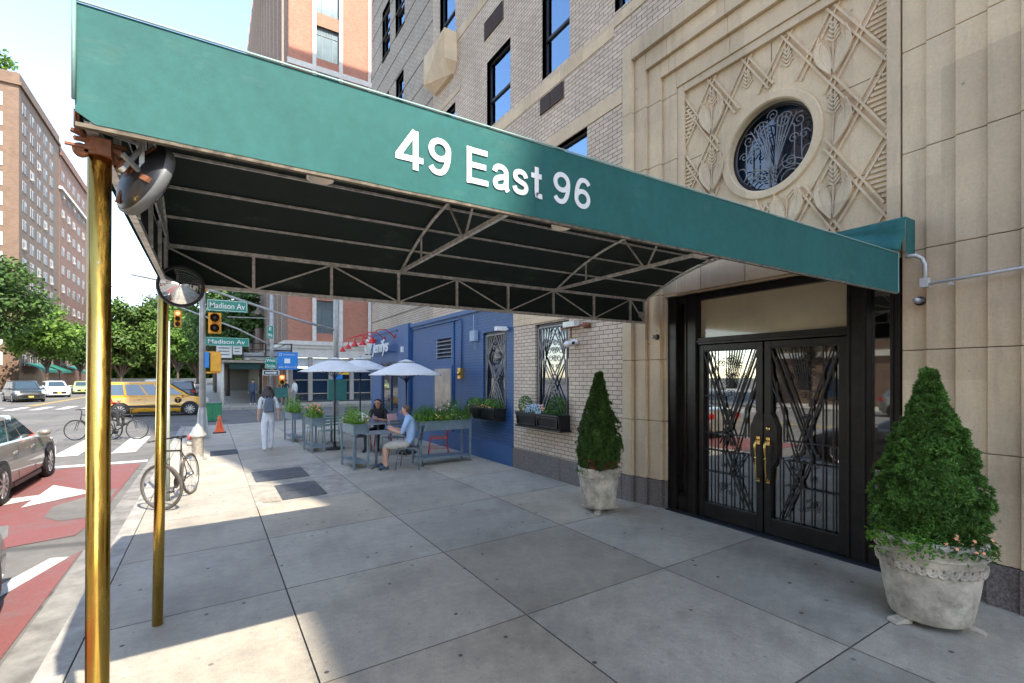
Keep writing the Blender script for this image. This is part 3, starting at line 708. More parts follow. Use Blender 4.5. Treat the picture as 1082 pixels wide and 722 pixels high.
# lattice ribs, lotus
def inpan(y,z,mg=0): return PY0+mg<y<PY1-mg and PZ0+mg<z<PZ1-mg and math.hypot(y-OC[0],z-OC[1])>.645+mg
lat=MB()
CW,CH=.48,.75; y_a,z_a=2.55,4.92
def ribline(p,q,wd,hh,mbx=None,mg=0.0):
    mbx=mbx or lat
    n=40; seg=[]; prev=None; start=None
    for i in range(n+1):
        t=i/n; y=p[0]+(q[0]-p[0])*t; z=p[1]+(q[1]-p[1])*t
        if inpan(y,z,mg):
            if start is None: start=(y,z)
            prev=(y,z)
        else:
            if start and prev!=start: seg.append((start,prev))
            start=None
    if start and prev!=start: seg.append((start,prev))
    for a,b in seg: mbx.bar((RX-hh/2+.001,*a),(RX-hh/2+.001,*b),wd,hh,up=(1,0,0))
import itertools
for k_ in range(-12,13):
    for s in (1,-1):
        for o_ in (-.030,.030):
            # line through (y_a + k*CW, z_a) slope s*CH/CW
            y0=y_a+k_*CW; sl_=s*CH/CW; nx=-sl_/math.hypot(1,sl_); nz=1/math.hypot(1,sl_)
            ribline((y0-4+nx*o_,z_a-4*sl_+nz*o_),(y0+4+nx*o_,z_a+4*sl_+nz*o_),.020,.028) if False else None
            ya,yb=PY0-.02,PY1+.02
            za=z_a+(ya-y0)*sl_; zb_=z_a+(yb-y0)*sl_
            # clip in z first for resolution
            def clip(p,q):
                (y1,z1),(y2,z2)=p,q
                if z1>z2: (y1,z1),(y2,z2)=(y2,z2),(y1,z1)
                lo,hi=PZ0-.01,PZ1+.01
                if z2<lo or z1>hi: return None
                f=lambda z:y1+(y2-y1)*(z-z1)/(z2-z1)
                a=(f(max(z1,lo)),max(z1,lo)); b=(f(min(z2,hi)),min(z2,hi)); return a,b
            c_=clip((ya,za),(yb,zb_))
            if c_: 
                (a,b)=c_
                # finer sampling
                N_=6
                ribline((a[0]+nx*o_,a[1]+nz*o_),(b[0]+nx*o_,b[1]+nz*o_),.022,.024+.003*s)
sub(lat,'lattice_ribs',m_stone)
def petal(mb_,cy,cz,s):
    outer=[];inner=[]
    for i in range(13):
        t=i/12; outer.append((cy+s*(.012+.165*math.sin(PI*.70*t)),cz-.31+.40*t)); inner.append((cy+s*(.014+.118*t**3),cz-.24+.35*t))
    tip=(cy+s*.132,cz+.145)
    pts=outer+[tip]+inner[::-1]
    if any(math.hypot(p[0]-OC[0],p[1]-OC[1])<.54 or not(PY0<p[0]<PY1 and PZ0<p[1]<PZ1) for p in pts): return
    # slab as a strip of quads between the two edges
    for i in range(12):
        a,b,c,d=outer[i],outer[i+1],inner[i+1],inner[i]
        mb_.add([(RX-.05,*a),(RX-.05,*b),(RX-.018,*c),(RX-.018,*d),(RX+.001,*a),(RX+.001,*b),(RX+.001,*c),(RX+.001,*d)],[(0,1,2,3),(0,4,5,1),(2,6,7,3)])
    mb_.add([(RX-.042,*outer[12]),(RX-.042,*tip),(RX-.018,*inner[12]),(RX+.001,*outer[12]),(RX+.001,*tip),(RX+.001,*inner[12])],[(0,1,2),(0,3,4,1),(1,4,5,2)])
    mb_.tube([(RX-.040,*p) for p in outer]+[(RX-.040,*tip)],.007,6); mb_.tube([(RX-.036,cy+s*(.012+(.165*math.sin(PI*.70*t)*.62)),cz-.28+.36*t) for t in [i/10 for i in range(11)]],.006,6); mb_.tube([(RX-.018,*p) for p in inner]+[(RX-.028,*tip)],.006,6)
def lotus(cy,cz):
    mb=MB()
    for s in (1,-1): petal(mb,cy,cz,s)
    for i in range(5):   # chevrons above
        z=cz+.07+.042*i; wq=.062*(1-i*.13)
        for s in (1,-1):
            a=(cy,z-.03); b=(cy+s*wq,z+.035)
            if inpan(*a) and inpan(*b): mb.bar((RX-.006-.002*i,*a),(RX-.006-.002*i,*b),.022,.016,up=(1,0,0))
    if inpan(cy,cz-.2) and inpan(cy,cz+.03): mb.bar((RX-.01,cy,cz-.29),(RX-.01,cy,cz+.06),.012,.03,up=(1,0,0))
    if mb.v: sub(mb,'lotus_carving',m_stone,bevel=.004)
for c_ in range(5):
    for r_ in range(-3,3):
        cy=y_a+c_*CW; cz=z_a-CH/2+r_*CH
        if PY0<cy<PY1 and PZ0-.1<cz<PZ1 : lotus(cy,cz)
# horizontal ribs in the edge triangles
for (ye,s) in ((PY0,1),(PY1,-1)):
    for r_ in range(-3,4):
        mb=MB()
        cz=z_a-CH/2+r_*CH
        for i in range(-6,7):
            z=cz+i*.052; wd=max(0,.225*(1-abs(i)*.052/.375))-.05
            if wd>.02 and inpan(ye+s*.01,z) and PZ0<z<PZ1: mb.box(RX-.022,RX+.001,ye,ye+s*wd*1.0,z-.014,z+.014)
        if mb.v: sub(mb,'edge_ribs',m_stone,bevel=.003)
# joints in the relief
for z in (3.85,4.78): 
    for (a,b) in ((PY0,2.62),(3.9,PY1)):
        mb=MB(); mb.box(RX-.002,RX+.01,a,b,z-.004,z+.004); sub(mb,'mortar_joint',M('mortar_line',(.16,.12,.08),.9))
mb=MB()
mb.box(RX-.002,RX+.01,3.21,3.219,5.2,PZ1); sub(mb,'mortar_joint',M('mortar_line',(.16,.12,.08),.9))
# oval window: grille + pane
mb=MB(); mb.lathe([(.52,.12),(.52,.16),(.47,.16),(.46,.10),(.50,.10)],(RX-.02,OC[0],OC[1]),48,axis='x'); ov=mb.build('round_window',m_bronze,BD,W=True)
mb=MB(); mb.lathe([(0.001,.19),(.49,.19)],(RX-.02,OC[0],OC[1]),48,axis='x'); sub(mb,'pane',m_glassd,ov)
mb=MB(); X0=RX+.09; cy,cz=OC
def T(pts,r=.008):
    pts=[(X0,cy+a,cz+b) for a,b in pts if math.hypot(a,b)<.485]
    if len(pts)>1: mb.tube(pts,r,5)
def spiral(a,b,r,turns=1.6,d=1,ph=0,rr=.007):
    T([(a+d*r*(1-i/26)*math.cos(ph+i*turns*2*PI/22),b+r*(1-i/26)*math.sin(ph+i*turns*2*PI/22)) for i in range(23)],rr)
for s in (1,-1):
    for k_ in (.03,.06,.09,.125,.16):
        T([(s*(.02+k_*1.6*(i/10)**1.6),-.42+ (.72+.05*math.cos(k_*9))*(i/10)) for i in range(11)])
    T([(s*.25,-.3+.06*i) for i in range(9)]); T([(s*.33,-.2+.06*i) for i in range(7)])
    spiral(s*.13,.27,.10,1.7,s,0); spiral(s*.30,.20,.09,1.6,s,1); spiral(s*.24,.02,.06,1.4,s); spiral(s*.20,-.22,.10,1.6,s,2); spiral(s*.36,.02,.06,1.3,s); spiral(s*.10,.07,.04,1.3,s)
    for R_ in (.10,.16,.22): T([(s*(.20+R_*math.cos(t)),-.42+R_*math.sin(t)) for t in [PI*i/12 for i in range(13)]])
    T([(s*(.40+.07*math.cos(t)),-.2+.09*math.sin(t)) for t in [PI*i/8 for i in range(14)]])
for i in range(5): T([(-.05,-.44+.045*i),(0,-.40+.045*i),(.05,-.44+.045*i)],.009)
T([(.47*math.cos(i*PI/24),.47*math.sin(i*PI/24)) for i in range(49)],.012)
spiral(0,.38,.07,1.5)
sub(mb,'grille',M('pale_grey_grille',(.20,.205,.22),.45,.4),ov)
# groove and pilasters on the right of the door
ey2=[1.945,1.76,1.55,1.34,1.14,.92,.7,.45,.2]; ex2=[XW+.17,XW+.14,XW+.11,XW+.08,XW+.05,XW+.03,XW+.02,XW+.02]
for i in range(8):
    mb=strip(ey2[i+1],ey2[i],ex2[i],zb-.04,6.9 if i<1 else 7.2,J,name='pilaster',back=XW+.6)
    mb.build('pilaster',m_stone,BD,W=True,bevel=.006)
    mb=MB(); mb.box(ex2[i]-.015,XW+.5,ey2[i+1]+.001,ey2[i]-.001,-.08,zb-.043); mb.build('pilaster_plinth',m_granite,BD,W=True)
mb=MB(); wall(mb,'x',XW+.01,.2,-10.1,.2,.35,6.75,[(-3,-1.5,1.1,2.8),(-6,-4.5,1.1,2.8)]); mb.build('ground_floor_brick',m_brick,BD,W=True)
mb=MB(); mb.box(XW-.02,XW+.2,-10.1,.195,-.1,.35); mb.build('plinth',m_granite,BD,W=True)
mb=MB(); mb.box(XW+.2,XW+.5,1.9,5.4,6.0,6.9); mb.box(XW+.5,XW+.52,.2,2.0,0,7); mb.build('wall_core',m_stone,BD,W=True)
# wall over the door, under the canopy
mb=MB(); mb.box(XW+.19,XW+.5,1.96,4.69,2.965,2.99); mb.box(XW+.24,XW+.45,1.95,1.965,0,2.96); mb.build('door_head',m_stone,BD,W=True)
for a,b in ((1.97,2.8),(2.81,3.5),(3.51,4.12),(4.13,4.69)):
    mb=MB(); mb.box(XW+.155,XW+.3,a,b,2.995,3.32); mb.build('door_lintel',m_stone,BD,W=True,bevel=.004)
# ---------------- entrance doors
DX=XW+.25
f=MB()
f.box(DX-.06,DX+.1,4.53,4.688,-.02,2.955)       # left jamb
f.box(DX-.03,DX+.1,4.44,4.53,-.02,.25)
f.box(DX-.06,DX+.1,4.21,4.40,-.02,2.955)
f.box(DX-.06,DX+.1,2.24,2.42,-.02,2.955)
f.box(DX-.06,DX+.1,1.966,2.05,-.02,2.955)
f.box(DX-.05,DX+.09,2.42,4.21,2.86,2.95); f.box(DX-.05,DX+.09,2.42,4.21,2.27,2.36); f.box(DX-.07,DX+.02,2.42,4.21,2.30,2.325)
f.box(DX-.05,DX+.09,4.40,4.53,2.86,2.95); f.box(DX-.05,DX+.09,2.05,2.24,2.86,2.95)
f.box(DX-.05,DX+.09,4.40,4.53,-.02,.22); f.box(DX-.05,DX+.09,2.05,2.24,-.02,.22)
for y in (4.55,4.38,4.23,2.40,2.26,2.03): f.box(DX-.075,DX-.058,y-.012,y+.012,.0,2.95)
dfr=f.build('door_frame',m_bronze,BD,W=True,bevel=.004)
f=MB(); f.box(DX-.16,DX+.12,2.0,4.66,-.07,.012); f.build('door_sill',M('dark_sill',(.03,.035,.045),.4,.3,var=.2),BD,W=True,bevel=.004)
def glassb(y0,y1,z0,z1,name): p=MB(); p.box(DX+.03,DX+.038,y0,y1,z0,z1); return p
sub(glassb(2.42,4.21,2.36,2.86,''),'transom_pane',M('lobby_light_transom',(.50,.42,.27),.12,0,var=.12,scale=1.2,coat=.5),dfr)  # opaque beige paints in the lit lobby seen through the transom
sub(glassb(4.40,4.53,.22,2.86,''),'sidelight_pane',m_glass,dfr); sub(glassb(2.05,2.24,.22,2.86,''),'sidelight_pane',m_glass,dfr)
def door(y0,y1,hs):
    """hs: +1 handle at low-y side"""
    t=.085
    f=MB(); f.box(DX-.03,DX+.05,y0+.004,y0+t,.02,2.262); f.box(DX-.03,DX+.05,y1-t,y1-.004,.02,2.262); f.box(DX-.03,DX+.05,y0+t,y1-t,.02,.20); f.box(DX-.03,DX+.05,y0+t,y1-t,2.19,2.262)
    # lock stile widening near the handles
    yl=y0 if hs>0 else y1
    f.prism([(yl,.75),(yl+hs*.11,.80),(yl+hs*.16,.9),(yl+hs*.16,1.25),(yl+hs*.11,1.38),(yl+hs*.085,1.42),(yl,1.42)][::1 if hs<0 else -1],'x',DX-.034,DX+.054)
    d=f.build('door',m_bronze,BD,W=True,bevel=.004)
    p=MB(); p.box(DX+.02,DX+.028,y0+t-.01,y1-t+.01,.19,2.2); sub(p,'glass_pane',m_glass,d)
    g=MB(); x=DX-.012; W_=y1-y0-2*t; a0=y0+t
    def Y_(u): return (a0+W_*u) if hs>0 else (a0+W_*(1-u))
    def L(p,q,r=.0065): g.bar((x,Y_(p[0]),p[1]),(x,Y_(q[0]),q[1]),r*2,r*2.2,up=(1,0,0))
    for u in (.0,.14,.30,.46,.62,.78,.92,1.0): L((u,.2),(u,.92 if .1<u<.7 else 2.19),.006)
    L((.62,.92),(.62,1.6)); L((.78,.9),(.78,2.0)); L((.92,.9),(.92,2.15))
    for z in (.9,1.12,.62): L((.22,z),(1,z),.006)
    L((0,1.60),(1,1.60),.006) if False else L((.55,1.60),(1,1.60),.006)
    L((.0,2.15),(.62,.95),.009); L((.08,2.19),(.68,1.0),.007); L((1,2.15),(.45,.98),.009); L((.92,2.19),(.38,1.02),.007)
    L((.0,1.9),(.5,.62),.007); L((.62,.95),(.22,.25),.007); L((.5,.9),(.12,.22),.006); L((.45,.6),(.2,.9),.006)
    L((.0,2.0),(.0,1.45),.01); L((.0,1.75),(.2,1.45),.008); L((.2,1.45),(.2,1.1),.008)
    L((0,2.19),(1,2.19),.012); L((0,.2),(1,.2),.012)
    rr=random.Random(3)
    for (u,z,R_) in ((.5,2.05,.07),(.36,2.0,.05),(.66,2.02,.05),(.5,1.86,.05),(.42,1.75,.04),(.58,1.78,.045),(.5,1.64,.04),(.55,1.4,.045),(.48,1.28,.04),(.56,1.18,.035),(.38,.95,.045),(.32,.82,.04),(.40,.75,.04),(.3,.5,.04),(.22,.4,.035),(.25,1.85,.04),(.75,1.86,.04)):
        ph=rr.uniform(0,6)
        g.tube([(x,Y_(u)+R_*(1-i/24)*math.cos(ph+i*.5),z+R_*(1-i/24)*math.sin(ph+i*.5)) for i in range(20)],.0045,5)
    for k_ in range(7): L((.25+.05*k_,2.19),(.44+.02*k_,1.7),.004)
    for q_ in range(34):
        z=rr.uniform(.35,2.1); u=.5+rr.uniform(-.30,.30)*(.35+abs(z-1.15)*.65); R_=rr.uniform(.018,.036); ph=rr.uniform(0,6); g.tube([(x,Y_(u)+R_*(1-i/18)*math.cos(ph+i*.6),z+R_*(1-i/18)*math.sin(ph+i*.6)) for i in range(14)],.0038,5)
    sub(g,'door_grille',m_iron,d)
    h=MB(); hy=yl+hs*.055; xo=DX-.035
    pts=[(xo-.005,hy,1.10),(xo-.05,hy,1.11),(xo-.075,hy,1.05),(xo-.07,hy,.98),(xo-.055,hy,.90),(xo-.058,hy,.80),(xo-.05,hy,.70),(xo-.045,hy,.65),(xo-.005,hy,.63)]
    h.tube(pts,[.009,.010,.014,.014,.009,.009,.009,.010,.009],10)
    h.box(xo-.006,xo+.004,hy-.022,hy+.022,1.05,1.14); h.box(xo-.006,xo+.004,hy-.02,hy+.02,.61,.65); h.ball((xo-.062,hy,.895),.017)
    sub(h,'handle',m_brassfit,d)
    if hs<0:
        h=MB(); h.lathe([(0,-.02),(.022,-.018),(.028,-.004),(.028,.004)],(xo-.002,hy,1.24),16,axis='x'); sub(h,'lock',m_brassfit,d)
    return d
door(3.315,4.21,1); door(2.42,3.305,-1)
# lobby behind the doors
mb=MB(); LX=DX+4
mb.quad((DX+.12,1.6,-.01),(LX,1.6,-.01),(LX,5,-.01),(DX+.12,5,-.01)); mb.build('lobby_floor',M('lobby_floor_tile',(.16,.13,.10),.3,var=.15),BD,W=True)
mb=MB(); mb.quad((DX+.12,1.6,3.0),(LX,1.6,3.0),(LX,5,3.0),(DX+.12,5,3.0)); mb.quad((LX,1.6,0),(LX,5,0),(LX,5,3),(LX,1.6,3)); mb.quad((DX+.12,1.6,0),(LX,1.6,0),(LX,1.6,3),(DX+.12,1.6,3)); mb.quad((DX+.12,5,0),(LX,5,0),(LX,5,3),(DX+.12,5,3))
mb.build('lobby_wall',M('lobby_plaster',(.62,.54,.36),.6,var=.05),BD,W=True)
mb=MB(); mb.box(XW+.24,LX,.2,1.6,-.1,7); mb.box(XW+.24,LX,5.0,5.3,-.1,7); mb.box(XW+.5,LX,1.6,5.0,3.02,7) ; mb.build('wall_core',M('inner_wall',(.1,.09,.08),.9),BD,W=True)
# ------------------------------------------------------------------ entrance canopy
CX0,CX1,CY0,CY1,CZ0,CZ1=-.337,XW-.01,1.89,4.94,2.6,2.95
CN=thing('entrance_canopy','long green canvas awning lettered 49 East 96 reaching from the doors to the kerb','canopy',(2.5,3.4,0))
ym=(CY0+CY1)/2; hw=(CY1-CY0)/2; AR=.40
az=lambda y:CZ1+AR*(1-((y-ym)/hw)**2)
def sheetgrid(fn,nu,nv):
    mb=MB(); vs=[fn(i/nu,j/nv) for i in range(nu+1) for j in range(nv+1)]
    fs=[(i*(nv+1)+j,(i+1)*(nv+1)+j,(i+1)*(nv+1)+j+1,i*(nv+1)+j+1) for i in range(nu) for j in range(nv)]
    mb.smooth=True; mb.add(vs,fs); mb.smooth=False; return mb
def nz(x,y,z): return mnoise.noise(Vector((x,y,z)))
fn=lambda u,v:(CX0+(CX1-CX0-.06)*u, CY0+.0022*nz(u*9,v*1.5,0)*math.sin(PI*v), CZ0+(CZ1-CZ0)*v+(.004*nz(u*25,0,3) if v<.01 else 0)+(.03*(max(0,(.006-u)/.006))**2 if v<.01 else 0))
o=sheetgrid(fn,120,8).build('valance',m_canvas,CN,W=True)
fn=lambda u,v:(CX0+(CX1-CX0)*u, CY1+.006*nz(u*7,v*1.5,9), CZ0+(CZ1-CZ0)*v)
o=sheetgrid(fn,60,4).build('valance',m_canvas,CN,W=True); md=o.modifiers.new('t','SOLIDIFY'); md.thickness=.006
fn=lambda u,v:(CX0, CY0+.006+(CY1-CY0-.012)*u, CZ0+(CZ1-CZ0)*v if v<.5 else CZ0+.5*(CZ1-CZ0)+(az(CY0+(CY1-CY0)*u)-CZ0-.5*(CZ1-CZ0))*(v-.5)*2)
sheetgrid(fn,24,4).build('end_valance',m_canvas,CN,W=True)
fn=lambda u,v:(CX0+.02, CY0+.015+(CY1-CY0-.03)*u, CZ0+.01+(az(CY0+(CY1-CY0)*u)-CZ0-.02)*v)
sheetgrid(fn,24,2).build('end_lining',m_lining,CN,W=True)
fn=lambda u,v:(CX0+(CX1-.02-CX0)*u, CY0+(CY1-CY0)*v, az(CY0+(CY1-CY0)*v)+.004*nz(u*6,v*6,2))
o=sheetgrid(fn,60,24).build('roof_canvas',m_canvas,CN,W=True)
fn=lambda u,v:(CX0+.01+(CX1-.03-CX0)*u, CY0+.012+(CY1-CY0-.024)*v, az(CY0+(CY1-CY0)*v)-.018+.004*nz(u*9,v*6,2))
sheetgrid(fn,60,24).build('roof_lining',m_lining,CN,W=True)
for y in (CY0+.014,CY1-.014):
    fn=lambda u,v:(CX0+.015+(CX1-.03-CX0)*u, y, CZ0+.012+(CZ1-CZ0-.016)*v)
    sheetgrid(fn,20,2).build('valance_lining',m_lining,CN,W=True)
mb=MB(); mb.tube([(CX0,CY0-.004,CZ1+.004),(CX1-.06,CY0-.004,CZ1+.004)],.0045,6); mb.tube([(CX1-.06,CY0-.004,CZ1),(CX1-.06,CY0-.004,CZ0)],.004,6); mb.build('piping',m_piping,CN,W=True)
mb=MB(); mb.tube([(CX0-.001,CY0-.008,CZ0+.06),(CX0-.001,CY0-.008,CZ1+.005)],.006,8); mb.build('edge_rod',M('green_grey_rod',(.16,.27,.25),.5),CN,W=True)
# studs and hem strip under the near valance
mb=MB(); mb.box(CX0,CX1-.06,CY0+.002,CY0+.022,CZ0-.012,CZ0+.0); mb.build('hem_strip',M('dusty_hem',(.13,.11,.08),.9,var=.5,scale=30),CN,W=True)
# wall flashing with wrinkles
def fl(u,v):
    y=CY0-.05+(CY1-CY0+.1)*u
    zb_=min(3.26,max(CZ1,az(min(max(y,CY0),CY1))+.004)); return (XW-.05-(.03*math.sin(v*9+2*u*3)*(1-v)*.9+.10*(1-v)**2)*min(1,(3.3-zb_)/.3), y, zb_+(3.27-zb_)*v)
o=sheetgrid(fl,40,14).build('wall_flashing',m_canvas,CN,W=True); md=o.modifiers.new('t','SOLIDIFY'); md.thickness=.005
def fs_(u,v): return (XW-.05+.2*v*1.0, CY0-.05, CZ1+(3.27-CZ1)*u)
o=sheetgrid(fs_,4,3).build('wall_flashing',m_canvas,CN,W=True)
# steel frame
FR=.014
mb=MB()
for y in (2.25,2.60,3.0,ym,3.83,4.23,4.58): mb.bar((CX0+.02,y,az(y)-.035),(CX1-.03,y,az(y)-.035),.017,.017)
for y in (CY0+.03,CY1-.03):
    mb.bar((CX0+.03,y,CZ1-.02),(CX1-.03,y,CZ1-.02),.03,.03); mb.bar((CX0+.03,y,CZ0+.012),(CX1-.03,y,CZ0+.012),.03,.03)
mb.bar((CX0+.03,CY0+.03,CZ0+.012),(CX0+.03,CY1-.03,CZ0+.012),.03,.03); mb.bar((CX0+.03,CY0+.03,CZ1-.02),(CX0+.03,CY1-.03,CZ1-.02),.03,.03)
mb.build('frame_rails',m_frame,CN,W=True)
xs_=[CX0+.03]+[.33+.664*i for i in range(8)]+[CX1-.04]
for y in (CY0+.03,CY1-.03):
    mb=MB()
    for i,x in enumerate(xs_):
        mb.bar((x,y,CZ0+.01),(x,y,CZ1-.02),.024,.024)
        if i<len(xs_)-1:
            a,b=(CZ1-.03,CZ0+.02) if i%2==0 else (CZ0+.02,CZ1-.03)
            mb.bar((x,y-.004,a),(xs_[i+1],y-.004,b),.014,.014)
    mb.build('side_truss',m_frame,CN,W=True)
for x in (CX0+.04,1.67,3.66,CX1-.05):
    mb=MB()
    mb.tube([(x,CY0+.03+(CY1-CY0-.06)*i/20,az(CY0+.03+(CY1-CY0-.06)*i/20)-.06) for i in range(21)],.014,8)
    if x<5: 
        mb.bar((x,CY0+.03,CZ1-.02),(x,CY1-.03,CZ1-.02),.03,.03)
        mb.bar((x,4.3,CZ1-.02),(x,4.3,az(4.3)-.06),.014); mb.bar((x,2.5,CZ1-.02),(x,2.5,az(2.5)-.06),.014)
        mb.bar((x,3.42,CZ1-.02),(x,3.7,az(3.7)-.06),.014); mb.bar((x,3.38,CZ1-.02),(x,3.15,az(3.15)-.06),.014)
    mb.build('rafter_truss',m_frame,CN,W=True)
for y in (2.3,2.9,3.5,4.1,4.6):
    mb=MB(); mb.bar((CX0+.045,y,CZ0),(CX0+.045,y,az(y)-.04),.022); mb.build('end_strut',m_frame,CN,W=True)
mb=MB(); mb.bar((CX0+.05,CY0+.03,CZ0),(CX0+.05,2.9,CZ1),.012)
mb.build('end_brace',m_frame,CN,W=True)
# lights under the canopy
for x in (.40,1.69,2.93):
    mb=MB(); mb.lathe([(.0,.055),(.055,.055),(.055,-.03),(.046,-.03),(.042,.02),(.0,.02)],(x,2.2,2.72),20)
    o=mb.build('ceiling_light',M('white_light_housing',(.75,.68,.60),.5),CN,W=True)
# exit style small plate on the far truss
mb=MB(); mb.box(5.12,5.24,CY1-.06,CY1-.05,2.68,2.76); mb.build('junction_box',M('grey_box',(.4,.39,.37),.5),CN,W=True)
# lettering
GL={'4':([[(.42,1),(.05,.30)],[(0,.27),(.60,.27)],[(.43,0),(.43,1)]],.60),
'9':([[(.28+.20*math.cos(t),.68+.235*math.sin(t)) for t in [2*PI*i/40 for i in range(41)]],[(.48,.70),(.475,.50),(.43,.28),(.35,.13),(.24,.085),(.14,.12),(.07,.22)]],.56),
'E':([[(.09,0),(.09,1)],[(.09,.915),(.60,.915)],[(.09,.52),(.56,.52)],[(.09,.085),(.62,.085)]],.64),
'a':([[(.07,.50),(.10,.60),(.18,.655),(.27,.66),(.36,.62),(.41,.52),(.41,.16),(.44,.05),(.47,0)],[(.41,.40),(.28,.37),(.14,.31),(.085,.20),(.12,.10),(.22,.075),(.33,.11),(.41,.21)]],.50),
's':([[(.42,.51),(.38,.61),(.30,.66),(.20,.66),(.11,.61),(.085,.51),(.13,.43),(.26,.37),(.38,.32),(.43,.22),(.39,.12),(.30,.075),(.19,.075),(.10,.12),(.06,.22)]],.49),
't':([[(.17,.93),(.17,.19),(.20,.10),(.28,.08),(.35,.085)],[(.0,.67),(.34,.67)]],.35)}
GL['6']=([[(.56-x,1-y) for x,y in st] for st in GL['9'][0]],.56)
def smooth_(st):
    if len(st)<4 or len(st)>20: return st
    out=[]; q=[st[0]]+list(st)+[st[-1]]
    for i in range(1,len(q)-2):
        for k_ in range(6):
            t=k_/6; out.append(tuple(.5*((2*q[i][c])+(-q[i-1][c]+q[i+1][c])*t+(2*q[i-1][c]-5*q[i][c]+4*q[i+1][c]-q[i+2][c])*t*t+(-q[i-1][c]+3*q[i][c]-3*q[i+1][c]+q[i+2][c])*t**3) for c in (0,1)))
    return out+[st[-1]]
def strokes(mb,txt,x0,y0,h,wd,gap=.10,sw=.150):
    """heavy grotesque capitals built as mitred ribbons; returns nothing"""
    tot=sum(GL[c][1] for c in txt)+gap*(len(txt)-1); k=wd/tot; x=0; lay=0
    for c in txt:
        for st in GL[c][0]:
            P=[Vector(((x+p[0])*k,p[1]*h)) for p in smooth_(st)]; n=len(P); L_=[];R_=[]; closed=(P[0]-P[-1]).length<1e-6
            for i in range(n):
                if closed: d1=(P[i]-P[i-1 if i else n-2]).normalized(); d2=(P[(i+1) if i<n-1 else 1]-P[i]).normalized()
                else:
                    d1=(P[i]-P[i-1]).normalized() if i else (P[1]-P[0]).normalized(); d2=(P[i+1]-P[i]).normalized() if i<n-1 else d1
                t=(d1+d2).normalized(); nn=Vector((-t.y,t.x)); m=sw*h/2/max(.5,nn.dot(Vector((-d1.y,d1.x))))
                L_.append(P[i]+nn*m); R_.append(P[i]-nn*m)
            yy=y0-lay*.0005; lay=(lay+1)%4
            for i in range(n-1):
                mb.add([(x0+q.x,yy,q.y) for q in (L_[i],R_[i],R_[i+1],L_[i+1])],[(0,1,2,3)])
        x+=GL[c][1]+gap
for txt,xx,wd in (('49',.625,.243),('East',.935,.40),('96',1.398,.238)):
    mb=MB(); strokes(mb,txt,xx,CY0-.0042,.158,wd); mb.v=[(p[0],p[1],p[2]+2.686) for p in mb.v]; mb.build('lettering',m_letter,CN,W=True)
# brass poles
mb=MB(); mb.tube([(-.305,1.985,zg(-.3)),(-.300,1.985,1.0),(-.295,1.985,2.56)],.0305,24); mb.lathe([(.05,0),(.05,.006),(.037,.02)],(-.305,1.985,zg(-.3)),20); mb.build('pole',m_brass,CN,W=True)
mb=MB(); mb.tube([(-.36,4.83,zg(-.36)),(-.32,4.84,2.60)],.0375,20); mb.build('pole',m_brass,CN,W=True)
mb=MB(); mb.box(-.325,-.262,1.945,2.025,2.535,2.585); mb.tube([(-.355,1.94,2.592),(-.235,2.0,2.565)],.008,6); mb.tube([(-.345,1.93,2.565),(-.235,2.01,2.59)],.008,6); mb.tube([(-.37,1.945,2.55),(-.30,1.945,2.548)],.006,6)
mb.tube([(-.335,1.905,2.64),(-.34,1.93,2.60),(-.32,1.96,2.57)],.008,8); mb.lathe([(.02,0),(.02,.02)],(-.335,1.945,2.54),12,axis='y',cap=True); mb.build('pole_clamp',m_rust,CN,W=True)
mb=MB(); mb.bar((-.235,1.95,2.55),(-.17,2.02,2.50),.012); mb.bar((-.24,1.96,2.50),(-.19,2.0,2.60),.012); mb.bar((-.19,2.0,2.46),(-.19,2.0,2.62),.014); mb.lathe([(.016,0),(.016,.025)],(-.19,1.99,2.53),10,axis='y');mb.build('pole_clamp',m_galv,CN,W=True)
# convex mirrors
def mirror(loc,normal,label,R_=.14):
    t=thing('convex_mirror',label,'mirror',loc,group='convex mirrors on the canopy')
    n=Vector(normal).normalized(); q=n.to_track_quat('Z','Y'); t.rotation_mode='QUATERNION'; t.rotation_quaternion=q
    mb=MB(); mb.lathe([(0.001,.055),(R_*.3,.052),(R_*.55,.042),(R_*.8,.024),(R_*.93,.008)],(0,0,0),32); mb.build('mirror_glass',mirror_m,t)
    mb=MB(); mb.lathe([(R_*.93,.006),(R_*.95,.018),(R_,.014),(R_*1.02,-.0),(R_*.98,-.016),(R_*.8,-.03),(R_*.45,-.045),(0.001,-.05)],(0,0,0),32); mb.build('housing',M('grey_black_plastic',(.014,.014,.016),.45,var=.2),t)
    mb=MB(); mb.lathe([(R_*1.0,.018),(R_*1.045,.012),(R_*1.05,-.008),(R_*1.0,-.014)],(0,0,0),32); mb.build('rim_ring',M('pale_grey_rim',(.13,.135,.14),.5),t)
    mb=MB(); 
    for i in range(4): mb.bar((0,0,-.045),(R_*.9*math.cos(i*PI/2+.4),R_*.9*math.sin(i*PI/2+.4),-.026),.018,.014)
    mb.tube([(0,0,-.04),(0,0,-.09),(0,.03,-.12)],.012,8); mb.lathe([(.02,-.06),(.02,-.085)],(0,0,0),10); mb.build('bracket',m_rust,t)
    return t
mm,nt_,b_=newmat('mirror_silver'); b_.inputs['Metallic'].default_value=1; b_.inputs['Base Color'].default_value=(.8,.82,.84,1); nt_.links.new(ramp(nt_,noise(nt_,objco(nt_),5,3),(.02,)*3,(.05,)*3),b_.inputs['Roughness']); mirror_m=mm
mirror((-.195,4.62,2.555),(.06,-.97,-.17),'round convex mirror facing the camera on the far brass pole',.155)
mirror((-.187,2.06,2.515),(.82,.50,-.34),'round convex mirror seen from behind beside the near brass pole',.125)
